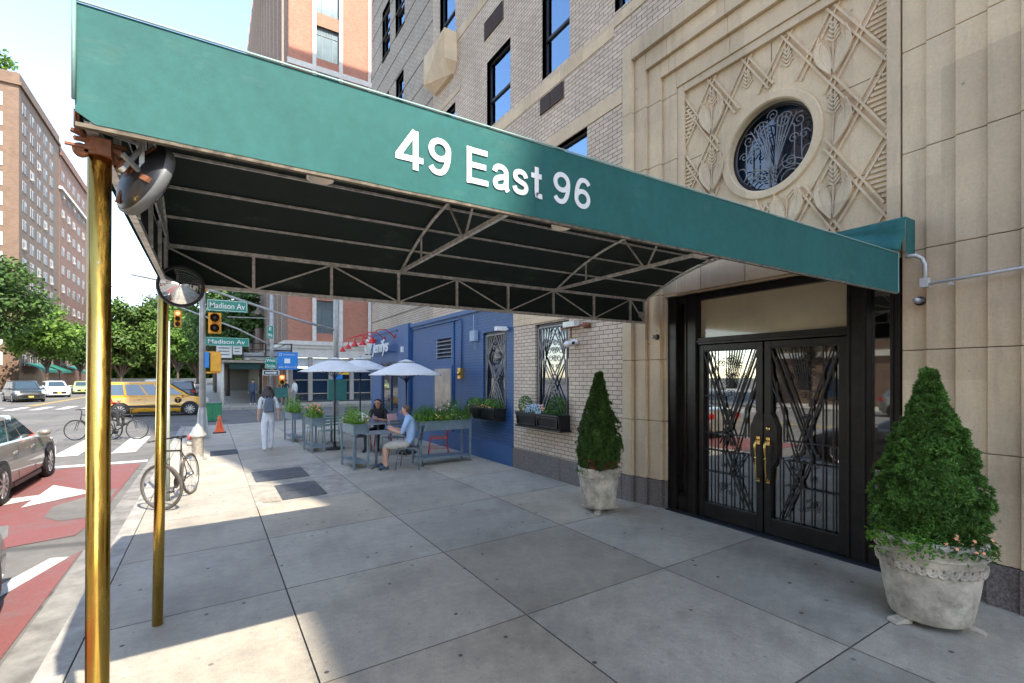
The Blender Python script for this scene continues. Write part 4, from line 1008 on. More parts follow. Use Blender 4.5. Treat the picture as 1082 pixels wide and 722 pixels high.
# conduit and small flood lamps at the right end of the canopy
mb=MB(); X_=XW+.10
mb.tube([(XW+.02,1.87,2.93),(XW+.05,1.80,2.93),(XW+.07,1.765,2.90),(X_-.02,1.745,2.84),(X_-.02,1.745,2.70)],.017,8)
mb.box(X_-.05,X_+.01,1.715,1.775,2.64,2.72)
mb.tube([(X_-.03,1.72,2.665),(XW+.03,1.3,2.68),(XW-.0,.9,2.695),(XW-.02,.2,2.70)],.013,8); mb.box(X_-.05,X_,1.55,1.575,2.63,2.66)
tag(mb.build('conduit_pipe',M('pale_conduit',(.55,.54,.52),.5,.2),loc=(XW,1.5,2.6)),'pale electrical conduit running along the stone pilasters right of the awning','pipe')
def bullet(y,z,label,x=XW+.13):
    t=thing('flood_lamp',label,'lamp',(x,y,z))
    mb=MB(); mb.lathe([(.0,-.01),(.04,-.01),(.04,.02),(.0,.02)],(0,0,0),14,axis='x'); mb.build('mount',m_black,t)
    mb=MB(); mb.lathe([(.001,-.10),(.02,-.10),(.026,-.06),(.028,-.02),(.0,-.015)],(0,0,0),14,axis='x'); mb.build('lamp_head',m_galv,t)
bullet(1.80,2.53,'small round lamp on the stone just under the right end of the awning')
bullet(4.80,2.41,'small round lamp on the stone strip at the left of the doors',XW+.09)
# ------------------------------------------------------------------ planters in stone pots
def rnd_unit(r):
    while True:
        v=Vector((r.uniform(-1,1),r.uniform(-1,1),r.uniform(-1,1)))
        if .05<v.length<1: return v.normalized()
def tuft(mb,c,d,r,n,L_,W_):
    for _ in range(n):
        q=(d*.9+rnd_unit(r)*.9).normalized(); s=q.cross(rnd_unit(r)).normalized()*W_
        l=L_*r.uniform(.7,1.2)
        mb.quad(c-s,c+s,c+q*l+s*.5,c+q*l-s*.5)
def leaf(mb,c,n,r,sz,asp=.5):
    u=n.cross(rnd_unit(r))
    if u.length<1e-3: return
    u.normalize(); v=n.cross(u).normalized()
    mb.add([c-u*sz,c+v*sz*asp+n*sz*.1,c+u*sz,c-v*sz*asp+n*sz*.1],[(0,1,2,3)])
def topiary(t,h,rb,z0,seed,mat,ntuft,L_,lean=0):
    r=random.Random(seed); mb=MB()
    KP=[(0,.74),(.08,.93),(.2,1.0),(.32,.96),(.45,.80),(.6,.60),(.75,.38),(.88,.20),(.96,.10),(1,.03)]
    def prof(f):
        for (a,p),(b,q) in zip(KP[:-1],KP[1:]):
            if f<=b: return rb*(p+(q-p)*(f-a)/(b-a))
        return rb*.03
    lumps=[(rnd_unit(r),r.uniform(0,1),r.uniform(0,2*PI),r.uniform(.10,.2)) for _ in range(60)]
    def rad(f,a):
        R_=prof(f)*(1+.26*nz(math.cos(a)*1.7+seed,math.sin(a)*1.7,f*5)+.20*nz(math.cos(a)*4,math.sin(a)*4+seed,f*13))
        return max(.02,R_)
    vs=[];fs=[];n=28;m=26
    for i in range(m+1):
        f=i/m
        for j in range(n):
            a=2*PI*j/n; R_=rad(f,a)*.72; vs.append((R_*math.cos(a)+lean*f,R_*math.sin(a),z0+h*f*.97))
    for i in range(m):
        for j in range(n): fs.append((i*n+j,i*n+(j+1)%n,(i+1)*n+(j+1)%n,(i+1)*n+j))
    fs.append(tuple(range(n-1,-1,-1)))
    mb.add(vs,fs)
    # sprig clumps: every clump a little dome of shoots standing proud of the hull
    for q in range(ntuft):
        f=((q+.5)/ntuft)**1.55; a=q*2.39996+r.uniform(-.2,.2); R_=rad(f,a)*r.uniform(.84,1.0)
        cr=r.uniform(.028,.060)*(1-.35*f); R_*=r.choice((.86,1,1,1.04))
        c=Vector((R_*math.cos(a)+lean*f,R_*math.sin(a),z0+h*f*.985+r.uniform(-.015,.02)))
        d=Vector((math.cos(a),math.sin(a),.45+f)).normalized()
        for _ in range(26):
            v=(d*.7+rnd_unit(r)).normalized(); tuft(mb,c+v*cr*r.uniform(.7,1.05),v,r,7,L_*.75,L_*.12)
    for q in range(ntuft*2):
        f=r.random()**1.4; a=r.uniform(0,2*PI); R_=rad(f,a)*.78; tuft(mb,Vector((R_*math.cos(a)+lean*f,R_*math.sin(a),z0+h*f*.97)),Vector((math.cos(a),math.sin(a),.5)),r,9,L_,L_*.14)
    mb.build('crown',mat,t)
    mb=MB(); mb.cyl((0,0,z0-.15),(0,0,z0+.2),.03,.03,8); mb.build('trunk',m_bark,t)
def potted(loc,label,H_,R0,R1,seed,rz=0,style=0):
    t=thing('potted_evergreen',label,'potted tree',loc,rz,group='clipped evergreens in stone pots by the doors')
    zb_=.045
    if style==0:
        prof=[(R0*.94,zb_),(R0,zb_+.03),(R0+(R1-R0)*.35,zb_+H_*.33),(R0+(R1-R0)*.62,zb_+H_*.62),(R1*.93,zb_+H_*.80),(R1*.965,zb_+H_*.82),(R1*.97,zb_+H_*.90),(R1*1.0,zb_+H_*.93),(R1*.99,zb_+H_*.985),(R1*.94,zb_+H_*1.0),(R1*.87,zb_+H_),(R1*.84,zb_+H_*.93),(R1*.82,zb_+H_*.8)]
        mb=MB(); mb.lathe(prof,(0,0,0),64); mb.build('pot',m_concrete,t)
        mb=MB(); n=34
        for i in range(n):
            a=2*PI*i/n; rr=R1*.965; zc=zb_+H_*.77; da=2*PI/n*.52
            for q in (1.0,.6):
                mb.tube([((rr-.002-.02*(1-math.sin(u_))*.3)*math.cos(a+da*q*math.cos(u_)),(rr-.002-.02*(1-math.sin(u_))*.3)*math.sin(a+da*q*math.cos(u_)),zc+.055*q*math.sin(u_)-.035) for u_ in [PI+PI*k/8 for k in range(9)]],.010*q+.003,6)
        mb.tube([(R1*.965*math.cos(2*PI*i/48),R1*.965*math.sin(2*PI*i/48),zb_+H_*.815) for i in range(48)],.010,6,closed=True)
        mb.build('scallop_band',m_concrete,t)
    else:
        prof=[(R0*.9,zb_),(R0,zb_+.02),(R0*1.02,zb_+.05),(R0+(R1-R0)*.55,zb_+H_*.5),(R1*.93,zb_+H_*.74)]
        mb=MB(); mb.lathe(prof,(0,0,0),120,amp=.018,cnt=30)
        mb.lathe([(R1*.93,zb_+H_*.74),(R1*.97,zb_+H_*.76),(R1*.99,zb_+H_*.82),(R1*.95,zb_+H_*.86),(R1*.99,zb_+H_*.9),(R1*1.03,zb_+H_*.95),(R1*1.0,zb_+H_),(R1*.85,zb_+H_),(R1*.82,zb_+H_*.85)],(0,0,0),60,amp=.012,cnt=30); mb.build('pot',m_concrete,t)
        mb=MB()
        for i in range(44):
            a=2*PI*i/44; mb.ball((R1*.965*math.cos(a),R1*.965*math.sin(a),zb_+H_*.80),.016,8,5)
        mb.build('bead_band',m_concrete,t)
    mb=MB(); mb.lathe([(.001,zb_+H_*.9),(R1*.85,zb_+H_*.9)],(0,0,0),24); mb.build('soil',m_soil,t)
    for i in range(3):
        a=2*PI*i/3+(2.72 if style==0 else 3.9); c,s=math.cos(a),math.sin(a)
        mb=MB(); mb.prism([(-.05,.0),(.085,.0),(.085,.022),(-.05,.046)],'y',-.04,.04)
        mb.v=[((R0*.93+p[0])*c-p[1]*s,(R0*.93+p[0])*s+p[1]*c,p[2]) for p in mb.v]; mb.build('foot',m_concrete,t)
    return t,zb_+H_
def trailing(t,z,R_,seed,a0,a1,mat,n,drop=.1,name='trailing_plant',sz=.018,up=.06):
    r=random.Random(seed); mb=MB()
    for _ in range(n):
        a=r.uniform(a0,a1); q=r.random(); rr=R_*(.72+.42*q); zz=z+up*(1-q)*r.uniform(.3,1.8)-drop*max(0,q-.55)*2*r.random()
        leaf(mb,Vector((rr*math.cos(a),rr*math.sin(a),zz)),rnd_unit(r)+Vector((0,0,.8)),r,sz*r.uniform(.7,1.3),.5)
    mb.build(name,mat,t)
def blooms(t,z,R_,seed,a0,a1,mat,n,sz=.016,up=.07,q0=.75,q1=1.16,name='blossom'):
    r=random.Random(seed); mb=MB()
    for _ in range(n):
        a=r.uniform(a0,a1); rr=R_*r.uniform(q0,q1); c=Vector((rr*math.cos(a),rr*math.sin(a),z+r.uniform(-.03,up)))
        nn=(Vector((math.cos(a),math.sin(a),.6))+rnd_unit(r)*.4).normalized(); u=nn.orthogonal().normalized(); v=nn.cross(u)
        vs=[c+(u*math.cos(2*PI*k/10)+v*math.sin(2*PI*k/10))*sz*(1 if k%2==0 else .55)+nn*(.004 if k%2 else 0) for k in range(10)]
        mb.add(vs+[c+nn*.004],[(k,(k+1)%10,10) for k in range(10)])
    mb.build(name,mat,t)
t,zz=potted((4.70,1.50,zg(4.7)),'larger clipped evergreen in a wide stone pot with peach flowers, nearest the camera',.62,.255,.345,1,rz=0)
topiary(t,1.27,.325,zz-.03,3,m_yew,520,.034)
trailing(t,zz-.02,.345,5,1.9,3.5,m_leafL,700,.14); trailing(t,zz-.02,.345,6,3.2,6.1,m_leafM,900,.10)
blooms(t,zz,.345,8,3.7,6.2,m_peach,34); 
t,zz=potted((4.66,5.20,zg(4.6)),'smaller dark clipped evergreen in a fluted stone pot left of the doors',.56,.22,.29,2,style=1)
topiary(t,1.34,.29,zz-.03,12,m_yew2,480,.030)
trailing(t,zz-.02,.275,15,2.2,3.6,m_leafM,400,.10,sz=.015); blooms(t,zz+.02,.29,18,3.4,5.6,m_redpet,120,.012,.10)
# ------------------------------------------------------------------ window boxes
def windowbox(y0,y1,z0,z1,label,seed,kind):
    xo=XW-.26; t=thing('window_box',label,'window box',(XW-.13,(y0+y1)/2,z0))
    mb=MB(); mb.prism([(XW-.005,z0),(xo+.04,z0),(xo,z1-.03),(xo-.02,z1-.03),(xo-.02,z1),(XW-.005,z1)],'y',y0,y1)
    mb.build('box',m_black,t,W=True,bevel=.004,fixn=True)
    mb=MB(); yc=(y0+y1)/2
    for a,b in ((y0+.05,yc-.03),(yc+.03,y1-.05)):
        for (p,q,r_,s_) in ((a,b,z1-.065,z1-.05),(a,b,z0+.03,z0+.045)): mb.box(xo-.002+(.02 if r_<z0+.1 else .0)-.006,xo+.05,p,q,r_,s_)
        mb.box(xo-.002,xo+.05,a,a+.015,z0+.03,z1-.05); mb.box(xo-.002,xo+.05,b-.015,b,z0+.03,z1-.05)
    mb.build('moulding',m_black,t,W=True)
    mb=MB(); mb.box(xo+.01,XW-.005,y0-.03,y1+.03,z0-.03,z0-.002); mb.build('shelf',m_black,t,W=True)
    r=random.Random(seed)
    def clump(cy,R_,mat,nm,h=.12,n=420,sz=.02,xc=None):
        m=MB()
        for _ in range(n):
            v=rnd_unit(r); c=Vector((XW-.13+v.x*min(R_,.12),cy+v.y*R_,z1+h*.5+v.z*h*.75)); leaf(m,c,v+rnd_unit(r)*.7,r,sz*r.uniform(.6,1.3),.6)
        m.build(nm,mat,t,W=True)
    if kind==0:
        clump(y1-.16,.15,m_leafM,'shrub',.24); clump(y0+.22,.20,m_leafM,'shrub',.26,700); clump(yc,.3,m_leafL,'foliage',.10,300,.016)
        m=MB()
        for _ in range(90):
            c=Vector((XW-.24+r.uniform(-.03,.05),yc+.12+r.uniform(-.28,.25),z1+r.uniform(.0,.16))); leaf(m,c,Vector((-1,-.3,.6)),r,.016,1)
        m.build('blossom',m_bluepet,t,W=True)
        m=MB()
        for _ in range(16):
            c=Vector((XW-.2+r.uniform(-.03,.03),yc-.1+r.uniform(-.1,.08),z1+r.uniform(.05,.16))); leaf(m,c,Vector((-1,-.3,.6)),r,.02,1)
        m.build('blossom',m_peach,t,W=True)
    else:
        for k_ in range(5): clump(y0+.14+(y1-y0-.28)*k_/4,.17,m_leafL if k_%2 else m_leafM,'foliage',.16,330,.02)
        m=MB()
        for _ in range(40):
            c=Vector((XW-.24+r.uniform(-.03,.05),yc+r.uniform(-.6,.6),z1+r.uniform(-.02,.08))); leaf(m,c,Vector((-1,-.3,.6)),r,.014,1)
        m.build('blossom',m_peach,t,W=True)
    return t
windowbox(6.64,8.02,.92,1.18,'black window box with blue flowers on the buff brick wall',3,0)
windowbox(8.80,10.25,.94,1.17,'dark window box of bushy greens on the blue wall',4,1)
# security cameras, wall lamps, boxes
def thing1(name,mb,mat,label,cat,loc,group=None): return tag(mb.build(name,mat,loc=loc),label,cat,group)
m_camw=M('white_camera_plastic',(.7,.69,.66),.4)
t=thing('security_camera','white double-headed security camera on the brick right of the grilled window','security camera',(XW,6.45,2.42))
mb=MB(); mb.cyl((XW,6.45,2.42),(XW-.12,6.45,2.42),.035,.03,12); mb.build('mount',m_camw,t,W=True)
mb=MB(); mb.ball((XW-.14,6.54,2.40),.062,14,10,(1,1.2,.9)); mb.ball((XW-.14,6.36,2.42),.06,14,10,(1,1.3,.9)); mb.build('camera_head',m_camw,t,W=True)
mb=MB(); mb.cyl((XW-.18,6.33,2.41),(XW-.205,6.31,2.405),.026,.026,12); mb.build('lens',m_black,t,W=True)
t=thing('wall_lantern','rusty bracket lamp with pale glass on the brick just under the awning','lamp',(XW,6.2,2.68))
mb=MB(); mb.cyl((XW,6.15,2.69),(XW-.10,6.15,2.69),.05,.05,14); mb.bar((XW-.08,6.15,2.69),(XW-.08,6.8,2.68),.025); mb.bar((XW-.1,6.5,2.68),(XW-.1,6.5,2.5),.02); mb.build('bracket',m_rust,t,W=True)
mb=MB(); mb.box(XW-.16,XW-.04,6.35,6.65,2.69,2.78);mb.build('lamp_head',M('pale_lamp_glass',(.6,.58,.5),.3),t,W=True)
t=thing('security_camera','small white boxy security camera on the blue wall over the grilled window','security camera',(XW,8.72,2.83))
mb=MB(); mb.box(XW-.26,XW-.05,8.66,8.78,2.80,2.89); mb.v=[(p[0],p[1]+.25*(XW-p[0]),p[2]) for p in mb.v]; mb.build('camera_head',m_camw,t,W=True,bevel=.01); mb=MB(); mb.bar((XW,8.72,2.84),(XW-.1,8.74,2.84),.04); mb.build('mount',m_camw,t,W=True)
mb=MB(); mb.box(XW-.10,XW-.003,10.05,10.30,2.68,2.92); mb.cyl((XW-.06,10.17,2.92),(XW-.06,10.17,3.3),.01,.01,6); mb.cyl((XW-.06,10.1,2.68),(XW-.06,10.1,2.5),.008,.008,6)
thing1('junction_box',mb,M('pale_blue_box',(.28,.36,.47),.5),'pale grey electrical box on the blue wall left of the grilled window','electrical box',(XW,10.2,2.8))
mb=MB(); mb.box(XW-.10,XW-.003,10.80,10.96,1.80,2.06); mb.cyl((XW-.1,10.85,1.93),(XW-.16,10.85,1.93),.04,.04,10)
thing1('wall_sconce',mb,m_brassfit,'small brass box light on the blue painted brick','lamp',(XW,10.9,1.8))
mb=MB(); mb.box(XW-.16,XW-.1,14.9,15.02,2.62,2.8); thing1('door_bell',mb,m_camw,'small white sensor on the blue pilaster','sensor',(XW-.1,15,2.6))
# ------------------------------------------------------------------ people
def skinmesh(name,joints,edges,mats,parent,extra=None,sub=2):
    """one continuous body grown from a skeleton; joints {n:((x,y,z),r)}, edges [(a,b,mat_index)]"""
    ks=list(joints); ix={k:i for i,k in enumerate(ks)}
    me=bpy.data.meshes.new(name); me.from_pydata([joints[k][0] for k in ks],[(ix[a],ix[b]) for a,b,_ in edges],[]); me.update()
    o=bpy.data.objects.new(name,me); COL.objects.link(o)
    sk=o.modifiers.new('s','SKIN'); sk.use_smooth_shade=True; sk.branch_smoothing=.5
    for i,k in enumerate(ks):
        r=joints[k][1]; r=r if isinstance(r,tuple) else (r,r)
        me.skin_vertices[0].data[i].radius=r; me.skin_vertices[0].data[i].use_root=(i==0)
    ss=o.modifiers.new('u','SUBSURF'); ss.levels=sub; ss.render_levels=sub
    dg=bpy.context.evaluated_depsgraph_get(); dg.update()
    nm=bpy.data.meshes.new_from_object(o.evaluated_get(dg)); bpy.data.objects.remove(o)
    mb=MB(); mb.v=[tuple(v.co) for v in nm.vertices]
    E_=[(Vector(joints[a][0]),Vector(joints[b][0]),m,(max(joints[a][1]) if isinstance(joints[a][1],tuple) else joints[a][1]),(max(joints[b][1]) if isinstance(joints[b][1],tuple) else joints[b][1])) for a,b,m in edges]
    for p in nm.polygons:
        c=p.center; best=None
        for a,b,m,ra,rb in E_:
            d=b-a; t=max(0,min(1,(c-a).dot(d)/max(1e-9,d.length_squared))); q=(c-(a+d*t)).length/(ra+(rb-ra)*t)
            if best is None or q<best[0]: best=(q,m)
        mb.f.append(tuple(p.vertices)); mb.m.append(best[1]); mb.sm.append(True)
    if extra: 
        mb.smooth=True; extra(mb); mb.smooth=False
    return mb.build(name,mats,parent)
def fingers(mb,wrist,d,side,L_=.085,mi=0,curl=.3):
    """five tapered, slightly curled fingers leaving the palm along d; side = direction across the palm"""
    d=Vector(d).normalized(); s=Vector(side).normalized(); n=d.cross(s); w_=Vector(wrist); mb.mi=mi
    for i,(o,l) in enumerate(((-.03,.8),(-.01,1),(.011,.97),(.03,.75))):
        b=w_+d*.085+s*o; mb.tube([w_+d*.05+s*o*.8,b,b+d*L_*l*.55+n*.006,b+d*L_*l*.9+n*curl*.08],[.010,.010,.009,.006],6)
    mb.tube([w_+d*.03-s*.03,w_+d*.06-s*.055,w_+d*.095-s*.062+n*.01],[.012,.011,.008],6); mb.mi=0
def face(mb,c,f,r=.09,mi=0,eye=None):
    """nose, ears and eyes on a head centred at c looking along f"""
    f=Vector(f).normalized(); s=f.cross(Vector((0,0,1))).normalized(); c=Vector(c); mb.mi=mi
    mb.tube([c+f*r*.93+Vector((0,0,.02)),c+f*(r*1.18)+Vector((0,0,-.018)),c+f*r*.95+Vector((0,0,-.03))],[.008,.014,.008],6)
    mb.tube([c+f*r*.93-s*.022+Vector((0,0,-.052)),c+f*r*1.0+Vector((0,0,-.05)),c+f*r*.93+s*.022+Vector((0,0,-.052))],.007,6)
    for q in (-1,1): mb.ball(c+s*q*r*.93+Vector((0,0,-.005))-f*.01,.028,8,6,(.5,.7,1.1))
    mb.mi=eye if eye is not None else mi
    for q in (-1,1): mb.ball(c+f*r*.92+s*q*.032+Vector((0,0,.015)),.010,6,5)
    mb.mi=0
def standing(loc,rz,h,label,mats,stride=.12,arms=((.10,-.02),(-.02,.05)),long_sleeve=False,shorts=False,lean=0,hair=None,hairlong=False,wide=1.0,group=None):
    """mats: skin, top, trousers, shoes ; faces +y"""
    k=h/1.70; t=thing('person',label,'person',loc,rz,group)
    V=lambda x,y,z:(x*k,y*k,z*k)
    SK,TP,TR,SH=0,1,2,3
    J={'pel':(V(0,0,.95),(.135*k,.105*k)),'wai':(V(0,.0+lean*.1,1.10),(.120*k,.09*k)),'che':(V(0,lean*.25,1.30),(.145*k,.10*k)),'sho':(V(0,lean*.32,1.42),(.10*k,.075*k)),
       'nek':(V(0,lean*.36+.0,1.49),.050*k),'hlo':(V(0,lean*.4+.02,1.545),.066*k),'hmi':(V(0,lean*.4+.015,1.61),(.080*k,.092*k)),'hto':(V(0,lean*.4+.005,1.665),(.058*k,.066*k))}
    E_=[('pel','wai',TP),('wai','che',TP),('che','sho',TP),('sho','nek',SK),('nek','hlo',SK),('hlo','hmi',SK),('hmi','hto',SK)]
    for s,nm in ((1,'r'),(-1,'l')):
        fy=stride*s; ax,ay=arms[0 if s>0 else 1]
        J['sh'+nm]=(V(s*.175,lean*.30,1.40),.060*k); J['el'+nm]=(V(s*(.215+ax*.3),lean*.2+ay*.5-.01,1.13),.043*k); J['wr'+nm]=(V(s*(.225+ax*.4),ay+.04+lean*.15,.89),.028*k); J['ha'+nm]=(V(s*(.225+ax*.4),ay+.055+lean*.15,.82),(.020*k,.036*k))
        E_+=[('sho','sh'+nm,TP),('sh'+nm,'el'+nm,TP),('el'+nm,'wr'+nm,TP if long_sleeve else SK),('wr'+nm,'ha'+nm,SK)]
        J['hp'+nm]=(V(s*.088,0,.88),.098*k*wide); J['kn'+nm]=(V(s*.092,fy*.55+.02,.49),.062*k*wide*(1.12 if wide>1 else 1)); J['an'+nm]=(V(s*.095,fy,.085),.042*k*(wide*1.35 if wide>1 else 1)); J['to'+nm]=(V(s*.105,fy+.13,.035),(.040*k,.030*k)); J['hl'+nm]=(V(s*.095,fy-.05,.035),.034*k)
        E_+=[('pel','hp'+nm,TR),('hp'+nm,'kn'+nm,TR),('kn'+nm,'an'+nm,SK if shorts else TR),('an'+nm,'to'+nm,SH),('an'+nm,'hl'+nm,SH)]
    def ex(mb):
        for s,nm in ((1,'r'),(-1,'l')):
            w_=Vector(J['wr'+nm][0]); hnd=Vector(J['ha'+nm][0]); fingers(mb,w_-(hnd-w_)*.2,hnd-w_,(0,1,0),.07,0)
        face(mb,V(0,lean*.4+.015,1.60),(0,1,0),.088*k,0,3)
    skinmesh('body',J,E_,mats,t,ex,1)
    if hair:
        mb=MB(); c=V(0,lean*.4-.005,1.635)
        mb.ball(c,.098*k,14,10,(1.0,1.06,.95))
        mb.v=[(x,min(y,c[1]+.075*k),z) if z>c[2]-.01 else (x,min(y,c[1]+.01),z) for x,y,z in mb.v]
        if hairlong:
            r=random.Random(5)
            for i in range(46):
                a=PI+PI*(i/45)*1.0; rr=.085*k
                p=Vector((c[0]+rr*math.cos(a),c[1]+rr*.85*math.sin(a),c[2]))
                mb.tube([p+Vector((0,0,.03)),p+Vector((math.cos(a)*.03,math.sin(a)*.02,-.09)),p+Vector((math.cos(a)*.05+r.uniform(-.02,.02),-.005+math.sin(a)*.03,-.15-r.random()*.04)),p+Vector((math.cos(a)*.04+r.uniform(-.02,.02),math.sin(a)*.03,-.20-r.random()*.05))],[.016,.022,.02,.006],5)
        mb.build('hair',hair,t)
    return t,k
m_wtop=M('pale_blue_cotton',(.62,.68,.72),.85); m_wtrs=M('pale_linen_trousers',(.60,.63,.68),.85); m_wshoe=M('white_trainers',(.7,.7,.7),.6)
m_pack=M('slate_backpack_fabric',(.10,.13,.18),.7,var=.2); m_navy=M('navy_cloth',(.02,.04,.09),.85); m_whcl=M('white_cloth',(.68,.68,.68),.85); m_grcl=M('grey_cloth',(.25,.25,.27),.85); m_redcl=M('red_jacket',(.5,.03,.02),.7)
m_blkcl=M('black_cloth',(.02,.02,.022),.85); m_denim=M('blue_denim',(.05,.09,.16),.85)
WX,WY=1.30,14.35
standing((WX,WY,zg(WX)),.10,1.68,'woman in a pale top and white trousers walking away with a grey backpack',[m_skin,m_wtop,m_wtrs,m_wshoe],stride=.10,hair=m_hair,hairlong=True,wide=1.22)
t=thing('backpack','small slate backpack worn by the woman walking away','backpack',(WX,WY-.17,zg(WX)+1.02),.10)
mb=MB()
def bp(u,v):
    a=u*2*PI; z=.36*v; wv=.125*(1-.35*v**3); dv=.065*(1-.5*v**2)
    return (wv*math.copysign(abs(math.cos(a))**.6,math.cos(a)),-.03+dv*math.copysign(abs(math.sin(a))**.6,math.sin(a)),z)
o=sheetgrid(bp,24,8); o.ball((0,-.03,.35),.08,12,6,(1,.45,.35)); o.box(-.11,.11,-.08,.02,-.005,.01); o.build('pack_body',m_pack,t)
mb=MB(); mb.box(-.085,.085,-.115,-.085,.03,.17); mb.build('front_pocket',m_pack,t,bevel=.01)
mb=MB()
for s in (-1,1): mb.tube([(s*.07,.0,.36),(s*.075,.06,.42),(s*.08,.20,.36),(s*.09,.26,.22)],.014,6)
mb.tube([(-.03,-.02,.37),(0,-.02,.41),(.03,-.02,.37)],.007,6); mb.build('strap',m_pack,t)
standing((4.45,36.9,-.12),PI-.5,1.72,'person in a dark top standing outside the shop across the avenue','' or [m_skin,m_navy,m_denim,m_blkcl],hair=m_hair)
standing((5.1,37.6,-.12),.8,1.74,'person in a white shirt outside the shop across the avenue',[m_skin,m_whcl,m_grcl,m_blkcl],hair=m_hairg,long_sleeve=True)
standing((2.55,38.6,-.12),2.9,1.74,'person in dark blue overalls by the sidewalk shed across the avenue',[m_skin,m_denim,m_navy,m_wshoe],hair=m_hair,long_sleeve=True)
# ------------------------------------------------------------------ cafe furniture
def planter(cx,cy,L_,W_,H_,rz,label,seed,flowers):
    t=thing('raised_planter',label,'planter',(cx,cy,zg(cx)),rz,group='slate blue raised steel planters of the cafe')
    mb=MB(); h0=H_-.20
    for (x0,x1,y0,y1) in ((-L_/2,L_/2,-W_/2,-W_/2+.012),(-L_/2,L_/2,W_/2-.012,W_/2),(-L_/2,-L_/2+.012,-W_/2+.012,W_/2-.012),(L_/2-.012,L_/2,-W_/2+.012,W_/2-.012)): mb.box(x0,x1,y0,y1,h0,H_-.02)
    for (x0,x1,y0,y1) in ((-L_/2-.02,L_/2+.02,-W_/2-.02,-W_/2+.02),(-L_/2-.02,L_/2+.02,W_/2-.02,W_/2+.02),(-L_/2-.02,-L_/2+.02,-W_/2+.02,W_/2-.02),(L_/2-.02,L_/2+.02,-W_/2+.02,W_/2-.02)): mb.box(x0,x1,y0,y1,H_-.02,H_)
    mb.box(-L_/2+.01,L_/2-.01,-W_/2+.01,W_/2-.01,h0,h0+.01); mb.build('trough',m_planter,t)
    for sx in (-1,1):
        for sy in (-1,1):
            mb=MB(); mb.box(sx*L_/2-.02-.003*sx,sx*L_/2+.02-.003*sx,sy*W_/2-.02-.003*sy,sy*W_/2+.02-.003*sy,0.004,H_-.021); mb.build('leg',m_planter,t)
    mb=MB(); mb.box(-L_/2+.022,L_/2-.022,-W_/2,W_/2,.12,.165); mb.build('shelf',m_planter,t)
    mb=MB(); mb.box(-L_/2+.014,L_/2-.014,-W_/2+.014,W_/2-.014,H_-.06,H_-.04); mb.build('soil',m_soil,t)
    r=random.Random(seed)
    mb=MB()   # bushy herbs
    n=int(900*L_)
    for _ in range(n):
        x=r.uniform(-L_/2-.05,L_/2+.05); y=r.uniform(-W_/2-.04,W_/2+.04); hh=.10+.16*abs(nz(x*3+seed,y*3,1))*2
        leaf(mb,Vector((x,y,H_-.02+r.random()*hh)),rnd_unit(r)+Vector((0,0,.6)),r,.028*r.uniform(.7,1.4),.5)
    mb.build('herbs',m_leafL,t)
    mb=MB()   # upright blades / grasses
    for _ in range(int(220*L_)):
        x=r.uniform(-L_/2,L_/2); y=r.uniform(-W_/2,W_/2); hh=(.36+.35*max(0,nz(x*2+seed*3,0,2)))*r.uniform(.6,1.2); lx=r.uniform(-.10,.10);ly=r.uniform(-.10,.10)
        a=Vector((x,y,H_-.04)); b=a+Vector((lx*.4,ly*.4,hh*.6)); c=a+Vector((lx*1.3,ly*1.3,hh)); s=Vector((r.uniform(-1,1),r.uniform(-1,1),0)).normalized()*.008
        mb.add([a-s,a+s,b+s,b-s,c],[(0,1,2,3),(3,2,4)])
        for q in (.5,.7,.85): leaf(mb,a+(c-a)*q+Vector((0,0,0)),rnd_unit(r),r,.022,.5)
    mb.build('grasses',m_leafL if seed!=1 else m_leafM,t)
    for mt,n_,a,b,z0,z1 in flowers:
        mb=MB()
        for _ in range(n_):
            c=Vector((r.uniform(a,b)*L_,r.uniform(-W_/2-.03,W_/2),H_+r.uniform(z0,z1))); nn=(Vector((0,-.6,.8))+rnd_unit(r)*.5)
            leaf(mb,c,nn.normalized(),r,.024,.9)
        mb.build('blossom',mt,t)
    return t
planter(4.31,9.88,1.17,.44,.93,-.02,'long blue planter with yellow and white flowers behind the seated man, nearest the blue wall',1,[(m_yelpet,34,-.25,.2,.02,.14),(m_whitepet,24,.1,.5,.0,.1),(m_whitepet,10,-.1,.3,.2,.36),(M('pink_petals',(.6,.25,.35),.6),12,-.1,.1,.2,.33)])
planter(2.62,10.60,.30,.80,.93,.08,'narrow blue planter with lime green lettuce leaves nearest the open pavement',2,[(m_leafL,60,-.5,.5,.02,.15),(m_whitepet,90,.0,.5,.05,.22)])
planter(2.30,13.50,.30,.75,.88,.10,'blue planter of orange flowering stalks behind the walking man-height umbrella pole' if False else 'blue planter with orange flowers between two others in the cafe row',3,[(m_peach,80,-.5,.5,.12,.36)])
planter(2.15,16.0,.30,.95,.86,.10,'farthest blue planter of tall grasses, nearest the avenue corner',4,[(m_leafL,60,-.5,.5,.2,.5)])
